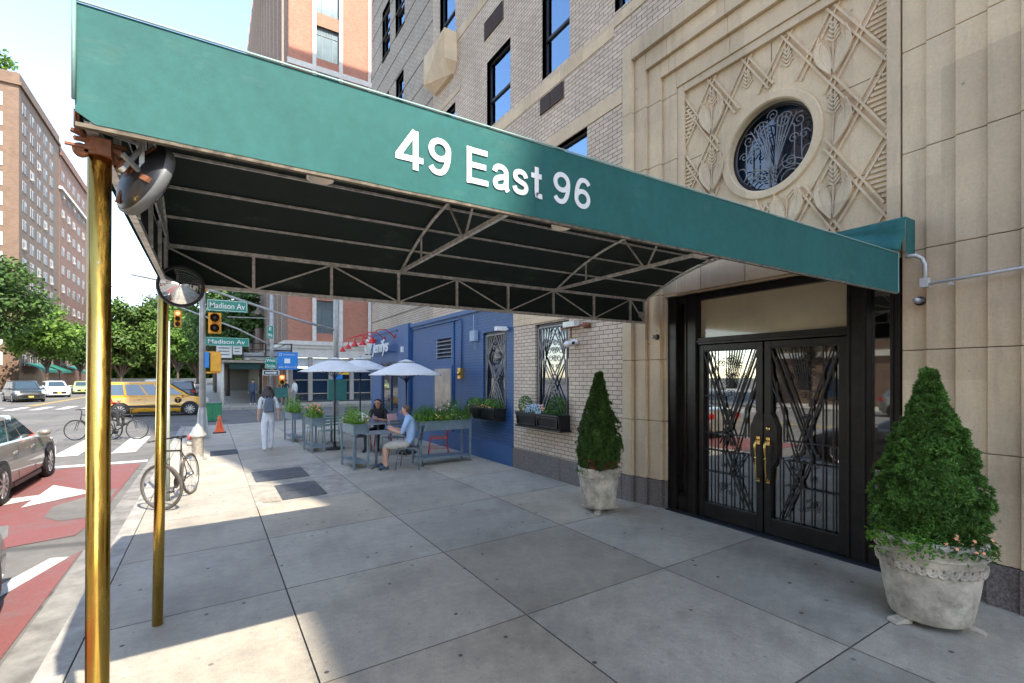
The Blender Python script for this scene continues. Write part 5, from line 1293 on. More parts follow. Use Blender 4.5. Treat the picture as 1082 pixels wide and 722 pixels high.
def umbrella(x,y,top,D_,label,seed):
    t=thing('patio_umbrella',label,'umbrella',(x,y,zg(x)),.3+seed,group='pale grey patio umbrellas')
    mb=MB(); n=8; R_=D_/2; zr=top-.36
    mb.smooth=False
    vs=[(0,0,top)]; rings=[(.35,top-.10),(.72,top-.245),(1.0,zr)]
    for (f,z) in rings:
        for j in range(n*4):
            a=2*PI*j/(n*4); sag=(.5-.5*math.cos(4*2*PI*j/(n*4)*2)); rr=R_*f*(1-.055*sag*f); vs.append((rr*math.cos(a),rr*math.sin(a),z-.02*sag*f+.012*sag*(f==1)))
    m=n*4; fs=[(0,1+j,1+(j+1)%m) for j in range(m)]
    for q in range(2):
        for j in range(m): fs.append((1+q*m+j,1+(q+1)*m+j,1+(q+1)*m+(j+1)%m,1+q*m+(j+1)%m))
    mb.smooth=True; mb.add(vs,fs); mb.smooth=False
    o=mb.build('canopy',m_umb,t); md=o.modifiers.new('s','SOLIDIFY'); md.thickness=.006
    mb=MB(); mb.add([(.22*math.cos(2*PI*j/8),.22*math.sin(2*PI*j/8),top-.035) for j in range(8)]+[(0,0,top+.03)],[(j,(j+1)%8,8) for j in range(8)]); mb.build('vent_cap',m_umb,t)
    mb=MB(); mb.cyl((0,0,.06),(0,0,top+.05),.021,.021,10); mb.cyl((0,0,top-.55),(0,0,top-.45),.035,.035,10); mb.build('pole',m_black,t)
    for j in range(8):
        a=2*PI*j/8; mb=MB(); mb.bar((0,0,top-.03),(R_*math.cos(a),R_*math.sin(a),zr-.008),.016); mb.bar((.03*math.cos(a),.03*math.sin(a),top-.5),(R_*.5*math.cos(a),R_*.5*math.sin(a),top-.20),.012); mb.build('rib',m_black,t)
    mb=MB(); mb.lathe([(0,.0),(.25,.0),(.25,.035),(.22,.05),(.04,.06),(.035,.16),(0,.16)],(0,0,.002),24); mb.build('base',m_black,t)
    return t
umbrella(2.80,13.42,2.40,1.88,'pale umbrella farthest left in the cafe, its pole rising behind the low planters',0)
umbrella(4.0,15.5,2.46,1.95,'pale umbrella in the middle of the three, half behind the left one',1)
umbrella(4.10,11.55,2.28,1.84,'pale umbrella on the right of the three, against the blue wall over the seated man',2)
def cafe_table(x,y,label,mt,R_=.34,h=.74,sq=True):
    t=thing('cafe_table',label,'table',(x,y,zg(x)),.1)
    mb=MB(); 
    if sq: mb.box(-R_,R_,-R_,R_,h-.02,h)
    else: mb.lathe([(0,h-.02),(R_,h-.02),(R_,h),(0,h)],(0,0,0),24)
    mb.build('tabletop',mt,t,bevel=.004)
    mb=MB(); mb.cyl((0,0,.02),(0,0,h-.02),.025,.025,10); mb.build('pedestal',m_greych,t)
    for i in range(4):
        a=PI/4+i*PI/2; mb=MB(); mb.bar((0,0,.05),(.26*math.cos(a),.26*math.sin(a),.012),.03,.02); mb.build('foot',m_greych,t)
    return t
m_ttop=M('grey_blue_tabletop',(.24,.28,.31),.35,.2)
cafe_table(2.98,10.25,'grey square cafe table in front of the seated man',m_ttop,.30)
cafe_table(3.60,12.2,'grey cafe table at which the dark-haired woman sits',m_ttop,.38)
cafe_table(2.95,14.6,'sage green cafe table among the planters near the left umbrella',m_sage,.30,.74,False)
def cafe_chair(x,y,rz,mt,label,group=None):
    """slatted metal bistro chair, faces +y"""
    t=thing('cafe_chair',label,'chair',(x,y,zg(x)),rz,group)
    mb=MB()
    for i in range(6): mb.box(-.19,.19,-.19+.066*i,-.19+.066*i+.05,.445,.457)
    mb.bar((-.19,-.19,.44),(-.19,.2,.44),.02);mb.bar((.19,-.19,.44),(.19,.2,.44),.02); mb.build('seat',mt,t)
    mb=MB()
    for s in (-1,1): mb.tube([(s*.19,-.19,.44),(s*.195,-.23,.66),(s*.18,-.27,.86)],.011,8)
    for z,y_ in ((.62,-.225),(.70,-.24),(.78,-.255),(.85,-.268)): mb.bar((-.19,y_,z),(.19,y_,z),.012,.05)
    mb.build('backrest',mt,t)
    for sx in (-1,1):
        for sy in (-1,1):
            mb=MB(); mb.tube([(sx*.19,sy*.185,.44),(sx*.22,sy*.24,.004)],.0115,8); mb.build('leg',mt,t)
    mb=MB(); mb.bar((-.2,-.21,.22),(-.2,.21,.22),.012); mb.bar((.2,-.21,.22),(.2,.21,.22),.012); mb.build('stretcher',mt,t)
    return t
mang=math.atan2(.53,-.85)-PI/2     # man faces image-left
cafe_chair(3.50,9.66,mang,m_greych,'grey metal chair on which the man in the blue shirt sits','bistro chairs of the cafe')
cafe_chair(4.55,10.62,1.2,m_redch,'red metal chair seen under the long planter','bistro chairs of the cafe')
cafe_chair(3.95,12.95,2.9,m_redch,'red metal chair at the right of the farther table','bistro chairs of the cafe')
cafe_chair(3.35,12.75,2.9,m_redch,'red metal chair at the left of the farther table, beside the woman' if False else 'red metal chair at the left of the farther grey table','bistro chairs of the cafe')
cafe_chair(3.70,11.35,.1,m_greych,'grey metal chair between the two grey tables','bistro chairs of the cafe')
cafe_chair(2.75,13.95,.2,m_sage,'sage green chair on the near side of the green table','bistro chairs of the cafe')
cafe_chair(2.65,15.25,2.8,m_sage,'sage green chair on the far side of the green table','bistro chairs of the cafe')
cafe_chair(3.9,16.6,2.6,m_greych,'grey metal chair by the shop window at the far end','bistro chairs of the cafe')
# seated man, faces local +y, built on the chair
def seated(loc,rz,label,mats,hair,reach=.34,long_sleeve=False,legs=((.02,.0),(.0,.0)),shorts=True,bald=True):
    t=thing('person',label,'person',loc,rz); SK,TP,TR,SH=0,1,2,3
    J={'pel':((0,-.06,.55),(.155,.125)),'wai':((0,-.10,.70),(.145,.12)),'che':((0,-.08,.92),(.165,.12)),'sho':((0,-.03,1.06),(.11,.085)),
       'nek':((0,.01,1.13),.056),'hlo':((0,.045,1.185),.066),'hmi':((0,.04,1.25),(.080,.093)),'hto':((0,.02,1.305),(.058,.066))}
    E_=[('pel','wai',TP),('wai','che',TP),('che','sho',TP),('sho','nek',SK),('nek','hlo',SK),('hlo','hmi',SK),('hmi','hto',SK)]
    for s,nm,(lx,ly) in ((1,'r',legs[0]),(-1,'l',legs[1])):
        J['sh'+nm]=((s*.19,-.04,1.03),.066); J['el'+nm]=((s*.235,.06,.78),.046); J['wr'+nm]=((s*.10,reach-.04,.84),.030); J['ha'+nm]=((s*.075,reach+.03,.875),(.022,.036))
        E_+=[('sho','sh'+nm,TP),('sh'+nm,'el'+nm,TP),('el'+nm,'wr'+nm,TP if long_sleeve else SK),('wr'+nm,'ha'+nm,SK)]
        J['hp'+nm]=((s*.10,.0,.52),.105); J['mt'+nm]=((s*.13,.26,.52),.092); J['kn'+nm]=((s*.14+lx,.42,.50),.068); J['ca'+nm]=((s*.14+lx,.43+ly*.5,.32),.058); J['an'+nm]=((s*.14+lx,.44+ly,.10),.038); J['to'+nm]=((s*.15+lx,.60+ly,.045),(.042,.034)); J['hl'+nm]=((s*.14+lx,.39+ly,.042),.036)
        E_+=[('pel','hp'+nm,TR),('hp'+nm,'mt'+nm,TR),('mt'+nm,'kn'+nm,TR),('kn'+nm,'ca'+nm,SK if shorts else TR),('ca'+nm,'an'+nm,SK if shorts else TR),('an'+nm,'to'+nm,SH),('an'+nm,'hl'+nm,SH)]
    def ex(mb):
        for s,nm in ((1,'r'),(-1,'l')):
            w_=Vector(J['wr'+nm][0]); h_=Vector(J['ha'+nm][0]); fingers(mb,w_-(h_-w_)*.1,h_-w_,(s*.3,-.2,1),.06,0,.8)
        face(mb,(0,.045,1.235),(0,1,-.2),.090,0,3)
        mb.mi=SH
        for s,nm in ((1,'r'),(-1,'l')): mb.mi=SH
        mb.mi=0
    skinmesh('body',J,E_,mats,t,ex,2)
    mb=MB(); c=(0,.025,1.262)
    mb.ball(c,.095,14,10,(.95,1.04,.92)); 
    mb.v=[(x,min(y,c[1]+(.05 if z>c[2]+.02 else -.02)),z) for x,y,z in mb.v]
    if not bald:
        for i in range(30):
            a=PI+PI*i/29; p=Vector((.085*math.cos(a),c[1]+.075*math.sin(a),c[2])); mb.tube([p,p+Vector((math.cos(a)*.03,math.sin(a)*.03,-.12)),p+Vector((math.cos(a)*.03,math.sin(a)*.02,-.27))],[.02,.024,.008],5)
    mb.build('hair',hair,t)
    return t
m_bshirt=M('light_blue_shirt',(.33,.47,.68),.85,var=.1); m_khaki=M('stone_khaki_shorts',(.42,.39,.33),.85); m_navsh=M('navy_shoes',(.04,.07,.11),.7)
seated((3.46,9.70,zg(3.46)-.03),mang,'man in light blue shirt and khaki shorts sitting at the cafe with his phone',[m_skin,m_bshirt,m_khaki,m_navsh],m_hairg,legs=((.02,.10),(-.0,-.04)))
pd=Vector((-.85,.53,0)); pc=Vector((3.46,9.70,0))+pd*.42
mb=MB(); mb.box(-.04,.04,-.005,.005,-.07,.07); t=mb.build('mobile_phone',M('phone_black',(.02,.02,.025),.2)); t.location=(pc.x,pc.y,zg(3.2)+.93); t.rotation_euler=(-.5,0,mang); tag(t,'black mobile phone held up by the seated man','phone')
seated((3.72,12.62,zg(3.7)-.03),2.5,'dark-haired woman in a dark top sitting behind the farther cafe table',[m_skin,m_blkcl,m_blkcl,m_blkcl],m_hair,shorts=False,bald=False)
mb=MB(); mb.box(-.15,.15,-.01,.01,0,.2); t=mb.build('menu_card',M('pink_card',(.75,.45,.45),.7)); t.location=(3.95,12.15,zg(3.9)+.745); t.rotation_euler=(-.2,0,.4); tag(t,'pinkish white card standing on the farther grey table','card')
# shop lettering and its red lamps
SG=thing('shop_sign','white handwritten letters mounted over the blue shopfront','sign',(XW-.35,17.3,2.8))
for i,(word,u0,wd,z0,h_) in enumerate((('Oly',18.55,1.0,2.62,.62),('Jenifys',17.6,1.9,2.55,.55))):
    me=textmesh(word,.5,ext=.012,off=.006,shear=.35,width=wd); hh=max(v.co.y for v in me.vertices)
    for v in me.vertices: v.co.y*=h_/hh
    puttext('letters',me,m_letter,SG,(XW-.34,u0,z0),(0,-1,0),(0,0,1))
mb=MB(); mb.box(XW-.33,XW-.31,15.8,18.6,2.66,2.69)
for y in (15.9,17,18.5): mb.box(XW-.31,XW-.03,y,y+.02,2.66,2.69)
mb.build('sign_bracket',m_bluedk,SG,W=True)
m_redl=M('red_enamel_lamp',(.55,.02,.02),.3,.1)
for i,(y,dz) in enumerate(((16.0,0),(17.1,.0),(18.2,.02),(19.2,-.02),(20.1,-.1))):
    t=thing('gooseneck_lamp',['red gooseneck lamp nearest the blue pilaster','second red gooseneck lamp from the blue pilaster','middle red gooseneck lamp over the shop letters','fourth red gooseneck lamp, just past the shop corner','red gooseneck lamp farthest out over the avenue pavement'][i],'lamp',(XW,y,3.2),group='red gooseneck lamps over the shop sign')
    yy=min(y,18.7); mb=MB(); mb.lathe([(.07,0),(.07,.03),(0,.03)],(XW-.06,yy,3.2),12,axis='x',cap=True); mb.tube([(XW-.05,yy,3.2),(XW-.35,yy+(y-yy)*.3,3.42),(XW-.62,yy+(y-yy)*.8,3.38),(XW-.78,y,3.22),(XW-.8,y,3.12)],.016,8); mb.build('arm',m_redl,t,W=True)
    mb=MB(); mb.lathe([(.02,.16),(.035,.12),(.06,.09),(.13,-.02),(.135,-.04)],(XW-.8,y,2.98+dz),16); mb.build('lamp_shade',m_redl,t,W=True)
# ------------------------------------------------------------------ bicycles
m_bikef=M('bicycle_frame_grey',(.09,.085,.075),.4,.6); m_bikeb=M('bicycle_frame_black',(.02,.02,.02),.4,.3)
def bicycle(loc,rz,label,mt,steer=0,seed=0,Rw=.345,saddle_h=.95,tyre_m=None,lean=.0):
    t=thing('bicycle',label,'bicycle',loc,rz); t.rotation_euler=(lean,0,rz)
    def wheel(x,y0,ang):
        mb=MB(); c,s=math.cos(ang),math.sin(ang)
        P=lambda r,a,o=0:(x+r*math.cos(a)*c-o*s,y0+r*math.cos(a)*s+o*c,Rw+r*math.sin(a))
        mb.tube([P(Rw-.016,2*PI*i/40) for i in range(40)],.021,8,closed=True); w_=mb.build('wheel',tyre_m or m_tyre,t)
        mb=MB(); mb.tube([P(Rw-.038,2*PI*i/40) for i in range(40)],.010,6,closed=True); mb.build('rim',m_rim,w_)
        mb=MB()
        for i in range(20): mb.bar(P(.02,2*PI*i/20+.3,.02*(1 if i%2 else -1)),P(Rw-.04,2*PI*i/20),.003)
        mb.tube([P(0,0,-.04),P(0,0,.04)],.022,8); mb.build('spokes',m_rim,w_)
    wheel(-.52,0,0); wheel(.53,0,steer)
    mb=MB(); bb=(-.10,0,.29); st=(-.22,0,.78); hd=(.36,0,.86); hd2=(.39,0,.70)
    for a,b,r in ((bb,st,.016),(st,hd,.015),(bb,hd2,.018),(hd,hd2,.018)): mb.tube([a,b],r,8)
    for s in (-1,1): mb.tube([bb,(-.52,s*.05,Rw)],.009,6); mb.tube([st,(-.52,s*.05,Rw)],.008,6)
    mb.build('frame',mt,t)
    mb=MB(); c,s_=math.cos(steer),math.sin(steer)
    for s in (-1,1): mb.tube([(.40,0,.66),(.44+.02*c-s*.05*s_,s*.05*c,.60),(.53-s*.05*s_,s*.05*c,Rw)],.010,6)
    mb.build('fork',mt,t)
    mb=MB(); mb.tube([(.36,0,.86),(.35,0,1.0),(.42,0,1.03)],.013,8); mb.tube([(.30-.0-.28*-s_*-1,-.28*c,1.02) if False else (.36+.28*s_,-.28*c,1.04),(.42,0,1.04),(.36-.28*s_,.28*c,1.04)],.012,8); mb.build('handlebar',m_black,t)
    mb=MB(); mb.tube([st,(-.26,0,saddle_h-.03)],.012,8); mb.ball((-.27,0,saddle_h),.06,12,8,(2.0,1.2,.5)); mb.build('saddle',m_black,t)
    mb=MB(); mb.lathe([(.095,-.004),(.095,.004)],(bb[0],-.05,bb[2]),20,axis='y',cap=True); mb.bar((bb[0],-.06,bb[2]),(bb[0]+.1,-.07,bb[2]-.13),.014); mb.bar((bb[0],.06,bb[2]),(bb[0]-.1,.07,bb[2]+.13),.014); mb.box(bb[0]+.05,bb[0]+.15,-.14,-.06,bb[2]-.14,bb[2]-.12); mb.build('crank',m_black,t)
    return t
m_dustt=M('dusty_tyre',(.07,.062,.05),.85)
bicycle((-.43,9.45,zg(-.43)),PI+1.25,'grey bicycle leaning at the kerb sign pole with its front wheel turned to the camera',m_bikef,steer=1.22,saddle_h=1.0,tyre_m=m_dustt,lean=.06)
bicycle((-3.35,21.5,RZ),-.35+PI,'bicycle crossing ahead of the delivery rider, left of the near brass pole',m_bikeb)
bicycle((-2.62,21.15,RZ),-.35,'bicycle ridden by the delivery rider across the street',m_bikeb)
mb=MB(); mb.tube([(-.58,9.62,zg(-.6)),(-.58,9.62,2.75)],.03,10)
tag(mb.build('sign_post',M('pale_green_galvanised',(.40,.44,.38),.6,.3),loc=(-.58,9.62,zg(-.6))),'slim pale post at the kerb behind the far brass pole','post')
def rider():
    t=seated((-3.0,21.3,RZ+.44),-.35-PI/2,'delivery rider in a red jacket on a bicycle behind the near brass pole',[m_skin,m_redcl,m_blkcl,m_blkcl],m_blkcl,reach=.36,long_sleeve=True,shorts=False)
    return t
rider()
# ------------------------------------------------------------------ hydrant, lamp posts, signals
hyx,hyy=-.25,13.85; t=thing('fire_hydrant','weathered silver fire hydrant with a red side cap at the kerb','hydrant',(hyx,hyy,zg(hyx)))
m_hyd=M('weathered_silver_paint',(.36,.33,.28),.5,.4,var=.3,scale=14); m_hydb=M('bright_silver_paint',(.42,.41,.38),.4,.4,var=.15)
mb=MB(); mb.lathe([(0,0),(.18,0),(.18,.03),(.125,.04),(.12,.10),(.125,.5),(.14,.52),(.14,.56)],(0,0,0),20); mb.build('barrel',m_hyd,t)
mb=MB(); mb.lathe([(.15,.55),(.185,.57),(.185,.60),(.13,.68),(.10,.76),(.07,.80),(.04,.82),(.04,.86),(0,.86)],(0,0,0),20,amp=.03,cnt=8); mb.build('bonnet',m_hydb,t)
mb=MB(); mb.lathe([(.05,-.22),(.06,-.20),(.06,-.12)],(0,0,.40),14,axis='x',cap=True); mb.build('nozzle',m_hyd,t)
mb=MB(); mb.lathe([(.07,-.20),(.075,-.18),(.07,-.12)],(0,0,.56),14,axis='x',cap=True); mb.build('nozzle_cap',M('faded_red_cap',(.42,.07,.07),.6),t)
m_post=M('galvanised_post',(.38,.38,.37),.55,.5,var=.15,scale=4)
def xz(x,y,z,r,n=12): return None
lx,ly=-.21,18.6
L1=thing('lamp_post','grey lamp post behind the hydrant carrying two traffic lights and a Madison Av sign','lamp post',(lx,ly,zg(lx)))
mb=MB(); mb.tube([(0,0,0),(0,0,7.5)],[.10,.07],14); mb.lathe([(.24,0),(.24,.1),(.16,.35),(.12,.9),(.10,1.0)],(0,0,0),8); mb.build('pole',m_post,L1)
def sign(parent,name,x0,x1,z0,z1,y,mat_,txt=None,th=.02,border=True,tw=.86,thh=.5,face_n=-1,rows=None):
    """flat sign facing -y in parent space"""
    mb=MB(); mb.box(x0,x1,y,y+th,z0,z1); s=mb.build(name,mat_,parent)
    if border:
        mb=MB(); b=.02
        for (a,c,d,e) in ((x0+b,x1-b,z0+b,z0+b+.012),(x0+b,x1-b,z1-b-.012,z1-b),(x0+b,x0+b+.012,z0+b,z1-b),(x1-b-.012,x1-b,z0+b,z1-b)): mb.box(a,c,y-.003,y,d,e)
        mb.build('border',m_sgwhite,s)
    if txt:
        rows=rows or [txt]; n=len(rows); H_=(z1-z0)
        for i,rw in enumerate(rows):
            me=textmesh(rw,.3,ext=.001,off=.004); w0=max(v.co.x for v in me.vertices); h0=max(v.co.y for v in me.vertices)
            h_=H_*thh/n; w_=min((x1-x0)*tw,w0*h_/h0*1.15)
            for v in me.vertices: v.co.x*=w_/w0; v.co.y*=h_/h0
            zc=z1-H_*(i+.5)/n; o=puttext('lettering',me,m_letter,None,((x0+x1)/2-w_/2,y-.006,zc-h_/2),(1,0,0),(0,0,1)); o.parent=s
    return s
sign(L1,'street_name_sign',.12,1.28,4.12,4.50,-.05,m_sggreen,'Madison Av')
def signal(parent,x,y,z,n=3,yaw=0,lit=None,ped=False):
    h=.33*n; t_=MB(); W_=.36
    t_.box(x-W_/2,x+W_/2,y-.12,y+.16,z-h/2,z+h/2); s=t_.build('signal_head',m_sigyel,parent,bevel=.02)
    for i in range(n):
        zc=z+h/2-.165-.33*i
        mb=MB(); mb.lathe([(0,y-.135),(.125,y-.135),(.125,y-.12)],(x,0,zc),16,axis='y'); mb.build('lens',m_redlamp if lit==i else m_black,s)
        mb=MB(); mb.tube([(x+.14*math.cos(a),y-.19,zc+.14*math.sin(a)) for a in [-.3+(PI+.6)*k/10 for k in range(11)]],.012,5); mb.lathe([(.145,y-.30),(.145,y-.12)],(x,0,zc),16,axis='y'); mb.build('visor',m_sigyel,s)
    return s
signal(L1,.34,-.05,3.72,2,lit=None)
signal(L1,-.02,-.16,5.05,2)
mb=MB(); mb.box(.22,.52,-.15,.15,2.15,2.75); o=mb.build('pedestrian_signal',m_sigyel,L1,bevel=.02); mb=MB(); mb.bar((0,0,2.78),(.5,0,2.78),.05); mb.bar((0,0,2.12),(.5,0,2.12),.05); mb.build('bracket',m_sigyel,L1); mb=MB(); mb.box(.06,.18,-.1,.1,2.28,2.78); mb.build('blue_plate',m_sgblue,L1)
# mast arm post at the near corner
L2=thing('mast_arm_post','tall grey post among the umbrellas with a long mast arm over the street','lamp post',(4.62,21.9,zg(4.6)))
mb=MB(); mb.tube([(0,0,0),(0,0,8)],[.13,.09],14); mb.box(-.3,.3,-.25,.25,.9,1.7); mb.build('pole',m_post,L2)
mb=MB(); mb.tube([(0,0,3.85),(-1.6,0,4.25),(-4.4,0,5.12),(-7,0,5.5)],[.06,.055,.045,.04],10); mb.build('mast_arm',m_post,L2)
mb=MB(); mb.bar((.0,-.1,4.0),(0,-.1,5.1),.16,.05); mb.build('junction_box',m_galv,L2)
mb=MB(); mb.box(-.38,.38,-.32,-.16,.85,1.75); mb.build('cabinet',M('dark_green_cabinet',(.02,.13,.11),.5),L2,bevel=.02)
mb=MB(); mb.box(-.2,.2,-.34,-.2,1.76,1.95); mb.build('blue_plate',m_sgblue,L2)
# post with the blue sign across the avenue
L3=thing('signal_post','grey signal post across the avenue with a blue sign, green signs and a long arm','lamp post',(3.55,36.7,-.12))
mb=MB(); mb.tube([(0,0,0),(0,0,9)],[.14,.10],12); mb.build('pole',m_post,L3)
mb=MB(); mb.tube([(0,0,4.05),(-2.0,0,5.1),(-6,0,6.6),(-9,0,7.4)],[.06,.055,.05,.04],10); mb.tube([(0,0,5.9),(-2.6,0,5.85)],.03,6); mb.build('mast_arm',m_post,L3)
sign(L3,'blue_sign',.32,1.62,2.45,3.65,-.16,m_sgblue,None,border=False)
bs=kids(L3)[-1]
mb=MB(); mb.box(.77,1.13,-.172,-.163,2.88,3.2); mb.build('pale_square',m_sgwhite,bs)
me=textmesh('PARKING',.2,ext=.001,width=.72,height=.10); o=puttext('lettering',me,m_letter,None,(.70,-.17,3.42),(1,0,0),(0,0,1)); o.parent=bs
mb=MB(); mb.tube([(.52+.08*math.cos(a),-.17,3.47+.08*math.sin(a)) for a in [2*PI*i/12 for i in range(12)]],.015,5,closed=True); mb.build('ring_emblem',m_letter,bs)
me=textmesh('646-394-3130',.2,ext=.001,width=1.12,height=.12); o=puttext('lettering',me,m_letter,None,(.41,-.17,2.56),(1,0,0),(0,0,1)); o.parent=bs
sign(L3,'green_sign',-.42,.28,2.5,3.25,-.18,m_sggreen,'West Side',rows=['West','Side'],thh=.55,tw=.8)
sign(L3,'green_sign',-.32,.12,4.55,5.4,-.18,m_sggreen,'E 96',rows=['E','96'],thh=.5,tw=.6)
s_=sign(L3,'one_way_sign',-.55,.45,2.05,2.38,-.2,m_sgwhite,None,border=False)
mb=MB(); mb.box(-.5,.4,-.21,-.202,2.09,2.34); mb.build('black_field',m_black,s_); mb=MB(); mb.prism([(-.42,2.17),(.15,2.17),(.15,2.12),(.34,2.215),(.15,2.31),(.15,2.26),(-.42,2.26)],'y',-.216,-.211); mb.build('arrow',m_letter,s_)
sign(L3,'street_name_sign',-3.9,-1.35,3.95,4.5,-.1,m_sggreen,'Madison Av',thh=.5)
signal(L3,-5.25,-.05,5.55,3,lit=0)
signal(L3,.62,-.05,1.75,2,lit=0)
mb=MB(); mb.box(.1,1.2,-.12,.12,.62,1.25) if False else mb.box(.18,1.0,-.12,.12,.55,1.2); mb.build('cabinet',M('dark_green_cabinet',(.02,.13,.11),.5),L3)
# cone, green box
t=thing('traffic_cone','orange traffic cone with a white collar beside the lamp post','cone',(.28,20.0,zg(.3)))
m_cone=M('cone_orange',(.85,.13,.03),.5); mb=MB(); mb.lathe([(.17,.03),(.16,.04),(.10,.30),(.04,.60),(.0,.60)],(0,0,0),20); mb.build('cone_body',m_cone,t); mb=MB(); mb.lathe([(.088,.36),(.064,.48)],(0,0,0),20); mb.build('white_collar',m_sgwhite,t); mb=MB(); mb.box(-.2,.2,-.2,.2,0.003,.035); mb.build('base',m_black,t)
t=thing('green_dumpster','green metal box at the far kerb beside the lamp post','box',(.10,27.6,RZ))
mb=MB(); mb.box(-.38,.38,-.3,.3,.02,.82); mb.build('body',M('bright_green_paint',(.02,.25,.10),.45),t,bevel=.02); mb=MB(); mb.box(-.40,.40,-.32,.32,.82,.88); mb.build('lid',M('green_lid',(.015,.18,.08),.45),t,bevel=.01)
for sx in (-.36,0,.36):
    mb=MB(); mb.box(sx-.02,sx+.02,-.325,-.30,.05,.8); mb.build('rib',M('green_lid',(.015,.18,.08),.45),t)
# ------------------------------------------------------------------ buildings around
def facade_building(name,label,x0,x1,y0,y1,z0,z1,mat_front,cat='building',front='x-',wz=None,win=None,trim=None,roofm=None,wm=None,group=None):
    pass
m_roof=M('roof_grey',(.2,.19,.18),.9)
# east neighbour that throws the long shade (behind the camera, same side)
t=thing('neighbour_building','tan brick apartment house on the near side of the street behind the camera','building',(XW,-30,0))
mb=MB(); hs=[(y,y+1.2,z,z+1.8) for y in range(-54,-15,4) for z in (1.2,4.4,7.6,10.8,14,17.2,20)]
wall(mb,'x',XW,.2,-58,-14.6,-.3,23.8,hs); mb.quad((XW,-14.6,-.3),(28,-14.6,-.3),(28,-14.6,23.8),(XW,-14.6,23.8)); mb.quad((XW,-58,23.8),(28,-58,23.8),(28,-14.6,23.8),(XW,-14.6,23.8)); mb.quad((28,-58,0),(28,-14.6,0),(28,-14.6,23.8),(28,-58,23.8)); mb.quad((XW,-58,0),(28,-58,0),(28,-58,23.8),(XW,-58,23.8))
mb.build('wall',m_brick,t,W=True)
wm=MB(); wm.box(0,.03,-.6,.6,0,1.8); wm.mi=1; wm.box(-.02,0,-.6,.6,.85,.93); wm.box(-.02,0,-.6,-.55,0,1.8); wm.box(-.02,0,.55,.6,0,1.8); wme=wm.mesh('window_pane',[m_glassd,m_whitep])
def inst(name,me,parent,loc,rz=0):
    o=bpy.data.objects.new(name,me); COL.objects.link(o); o.parent=parent; o.location=(loc[0]-parent.location[0],loc[1]-parent.location[1],loc[2]-parent.location[2]); o.rotation_euler=(0,0,rz); return o
for h in hs: inst('window',wme,t,(XW+.15,h[0]+.6,h[2]))
# low link between the two (one storey)
mb=MB(); mb.box(XW+.1,28,-14.6,-10.11,-.3,6)
tag(mb.build('garden_wall_house',m_limew,loc=(XW,-12.3,0)),'low pale infill house between two apartment buildings behind the camera','building')
# opposite side of the street (seen in the door glass)
def opp(y0,y1,h,m,label,seed):
    t=thing('opposite_building',label,'building',(-26,y0,0))
    hs=[(y0+1+2.6*i,y0+2.2+2.6*i,z,z+1.8) for i in range(int((y1-y0-1.5)/2.6)) for z in [3.9+3.2*k for k in range(int((h-5)/3.2))]]
    mb=MB(); wall(mb,'x',-26,-.25,y0,y1,-.2,h,hs); mb.quad((-26,y1,-.2),(-42,y1,-.2),(-42,y1,h),(-26,y1,h)); mb.quad((-26,y0,-.2),(-42,y0,-.2),(-42,y0,h),(-26,y0,h)); mb.quad((-26,y0,h),(-42,y0,h),(-42,y1,h),(-26,y1,h)); mb.quad((-42,y0,-.2),(-42,y1,-.2),(-42,y1,h),(-42,y0,h)); mb.build('wall',m,t,W=True)
    if len(hs)<=100:
        for q in hs: inst('window',wme,t,(-26.15,(q[0]+q[1])/2,q[2]),PI)
    else:
        for q in hs[:100]: inst('window',wme,t,(-26.15,(q[0]+q[1])/2,q[2]),PI)
    mb=MB(); mb.box(-26,-25.9,y0,y1,3.2,3.6); mb.build('cornice',m_limew,t,W=True)
    mb=MB()
    for i in range(int((y1-y0)/4)): mb.box(-26.0,-25.95,y0+.8+4*i,y0+3.4+4*i,.4,2.9)
    mb.build('shop_window',m_glassd,t,W=True)
opp(-60,-22,20,m_aptB,'red brown brick house farthest behind the camera across the street',1)
opp(-21.8,-2,26,m_limew,'pale limestone house across the street behind the camera',2)
opp(-1.8,21.5,30,m_aptA,'tan brick corner house across the street before the avenue',3)
# corner building across the avenue: orange-red brick with pale stone window bays
RBX,RBY=5.02,40.0
t=RB=thing('corner_building','orange red brick building with pale stone window bays across the avenue','building',(RBX,RBY,-.12))
bays=[(6.69,8.95),(12.6,14.9),(18.2,20.5)]
mb=MB(); fl=[5.2+3.55*k for k in range(13)]
hs=[(a+.28,b-.28,z,z+2.55) for a,b in bays for z in fl]
wall(mb,'y',RBY,.5,RBX,24,4.55,52,hs); mb.build('front_wall',m_redbrick,RB,W=True)
mb=MB(); 
for (a,b) in bays:
    for q in (a,b-.28): mb.box(q,q+.28,RBY-.10,RBY+.1,4.6,51)
    for z in fl: mb.box(a+.28,b-.28,RBY+.1,RBY+.3,z+2.55,z+3.55)
for q in (10.95,16.6,22.2): mb.box(q,q+.22,RBY-.08,RBY+.1,4.6,51)
for z in (25.4,29.1+7.1,46): mb.box(RBX-.1,24,RBY-.14,RBY-.001 if False else RBY+.05,z,z+.42)
mb.build('stone_trim',m_limew,RB,W=True)
wm2=MB(); wm2.box(-.85,.85,.0,.03,0,2.55); wm2.mi=1
for x in (-.85,-.42,.38,.80): wm2.box(x,x+.05,-.03,0,0,2.55)
for z in (0,1.95,2.5): wm2.box(-.85,.85,-.035,0,z,z+.05)
for x in (-.2,0,.2): wm2.box(x,x+.03,-.03,0,2.0,2.5)
for side in (m_glasss,): wme2=wm2.mesh('bay_window',[M('bay_glass',(.22,.30,.34),.15,.6,var=.25,scale=.6),M('grey_mullion',(.12,.13,.14),.5)])
for (a,b) in bays:
    for z in fl: inst('window',wme2,RB,((a+b)/2,RBY+.22,z))
mb=MB(); 
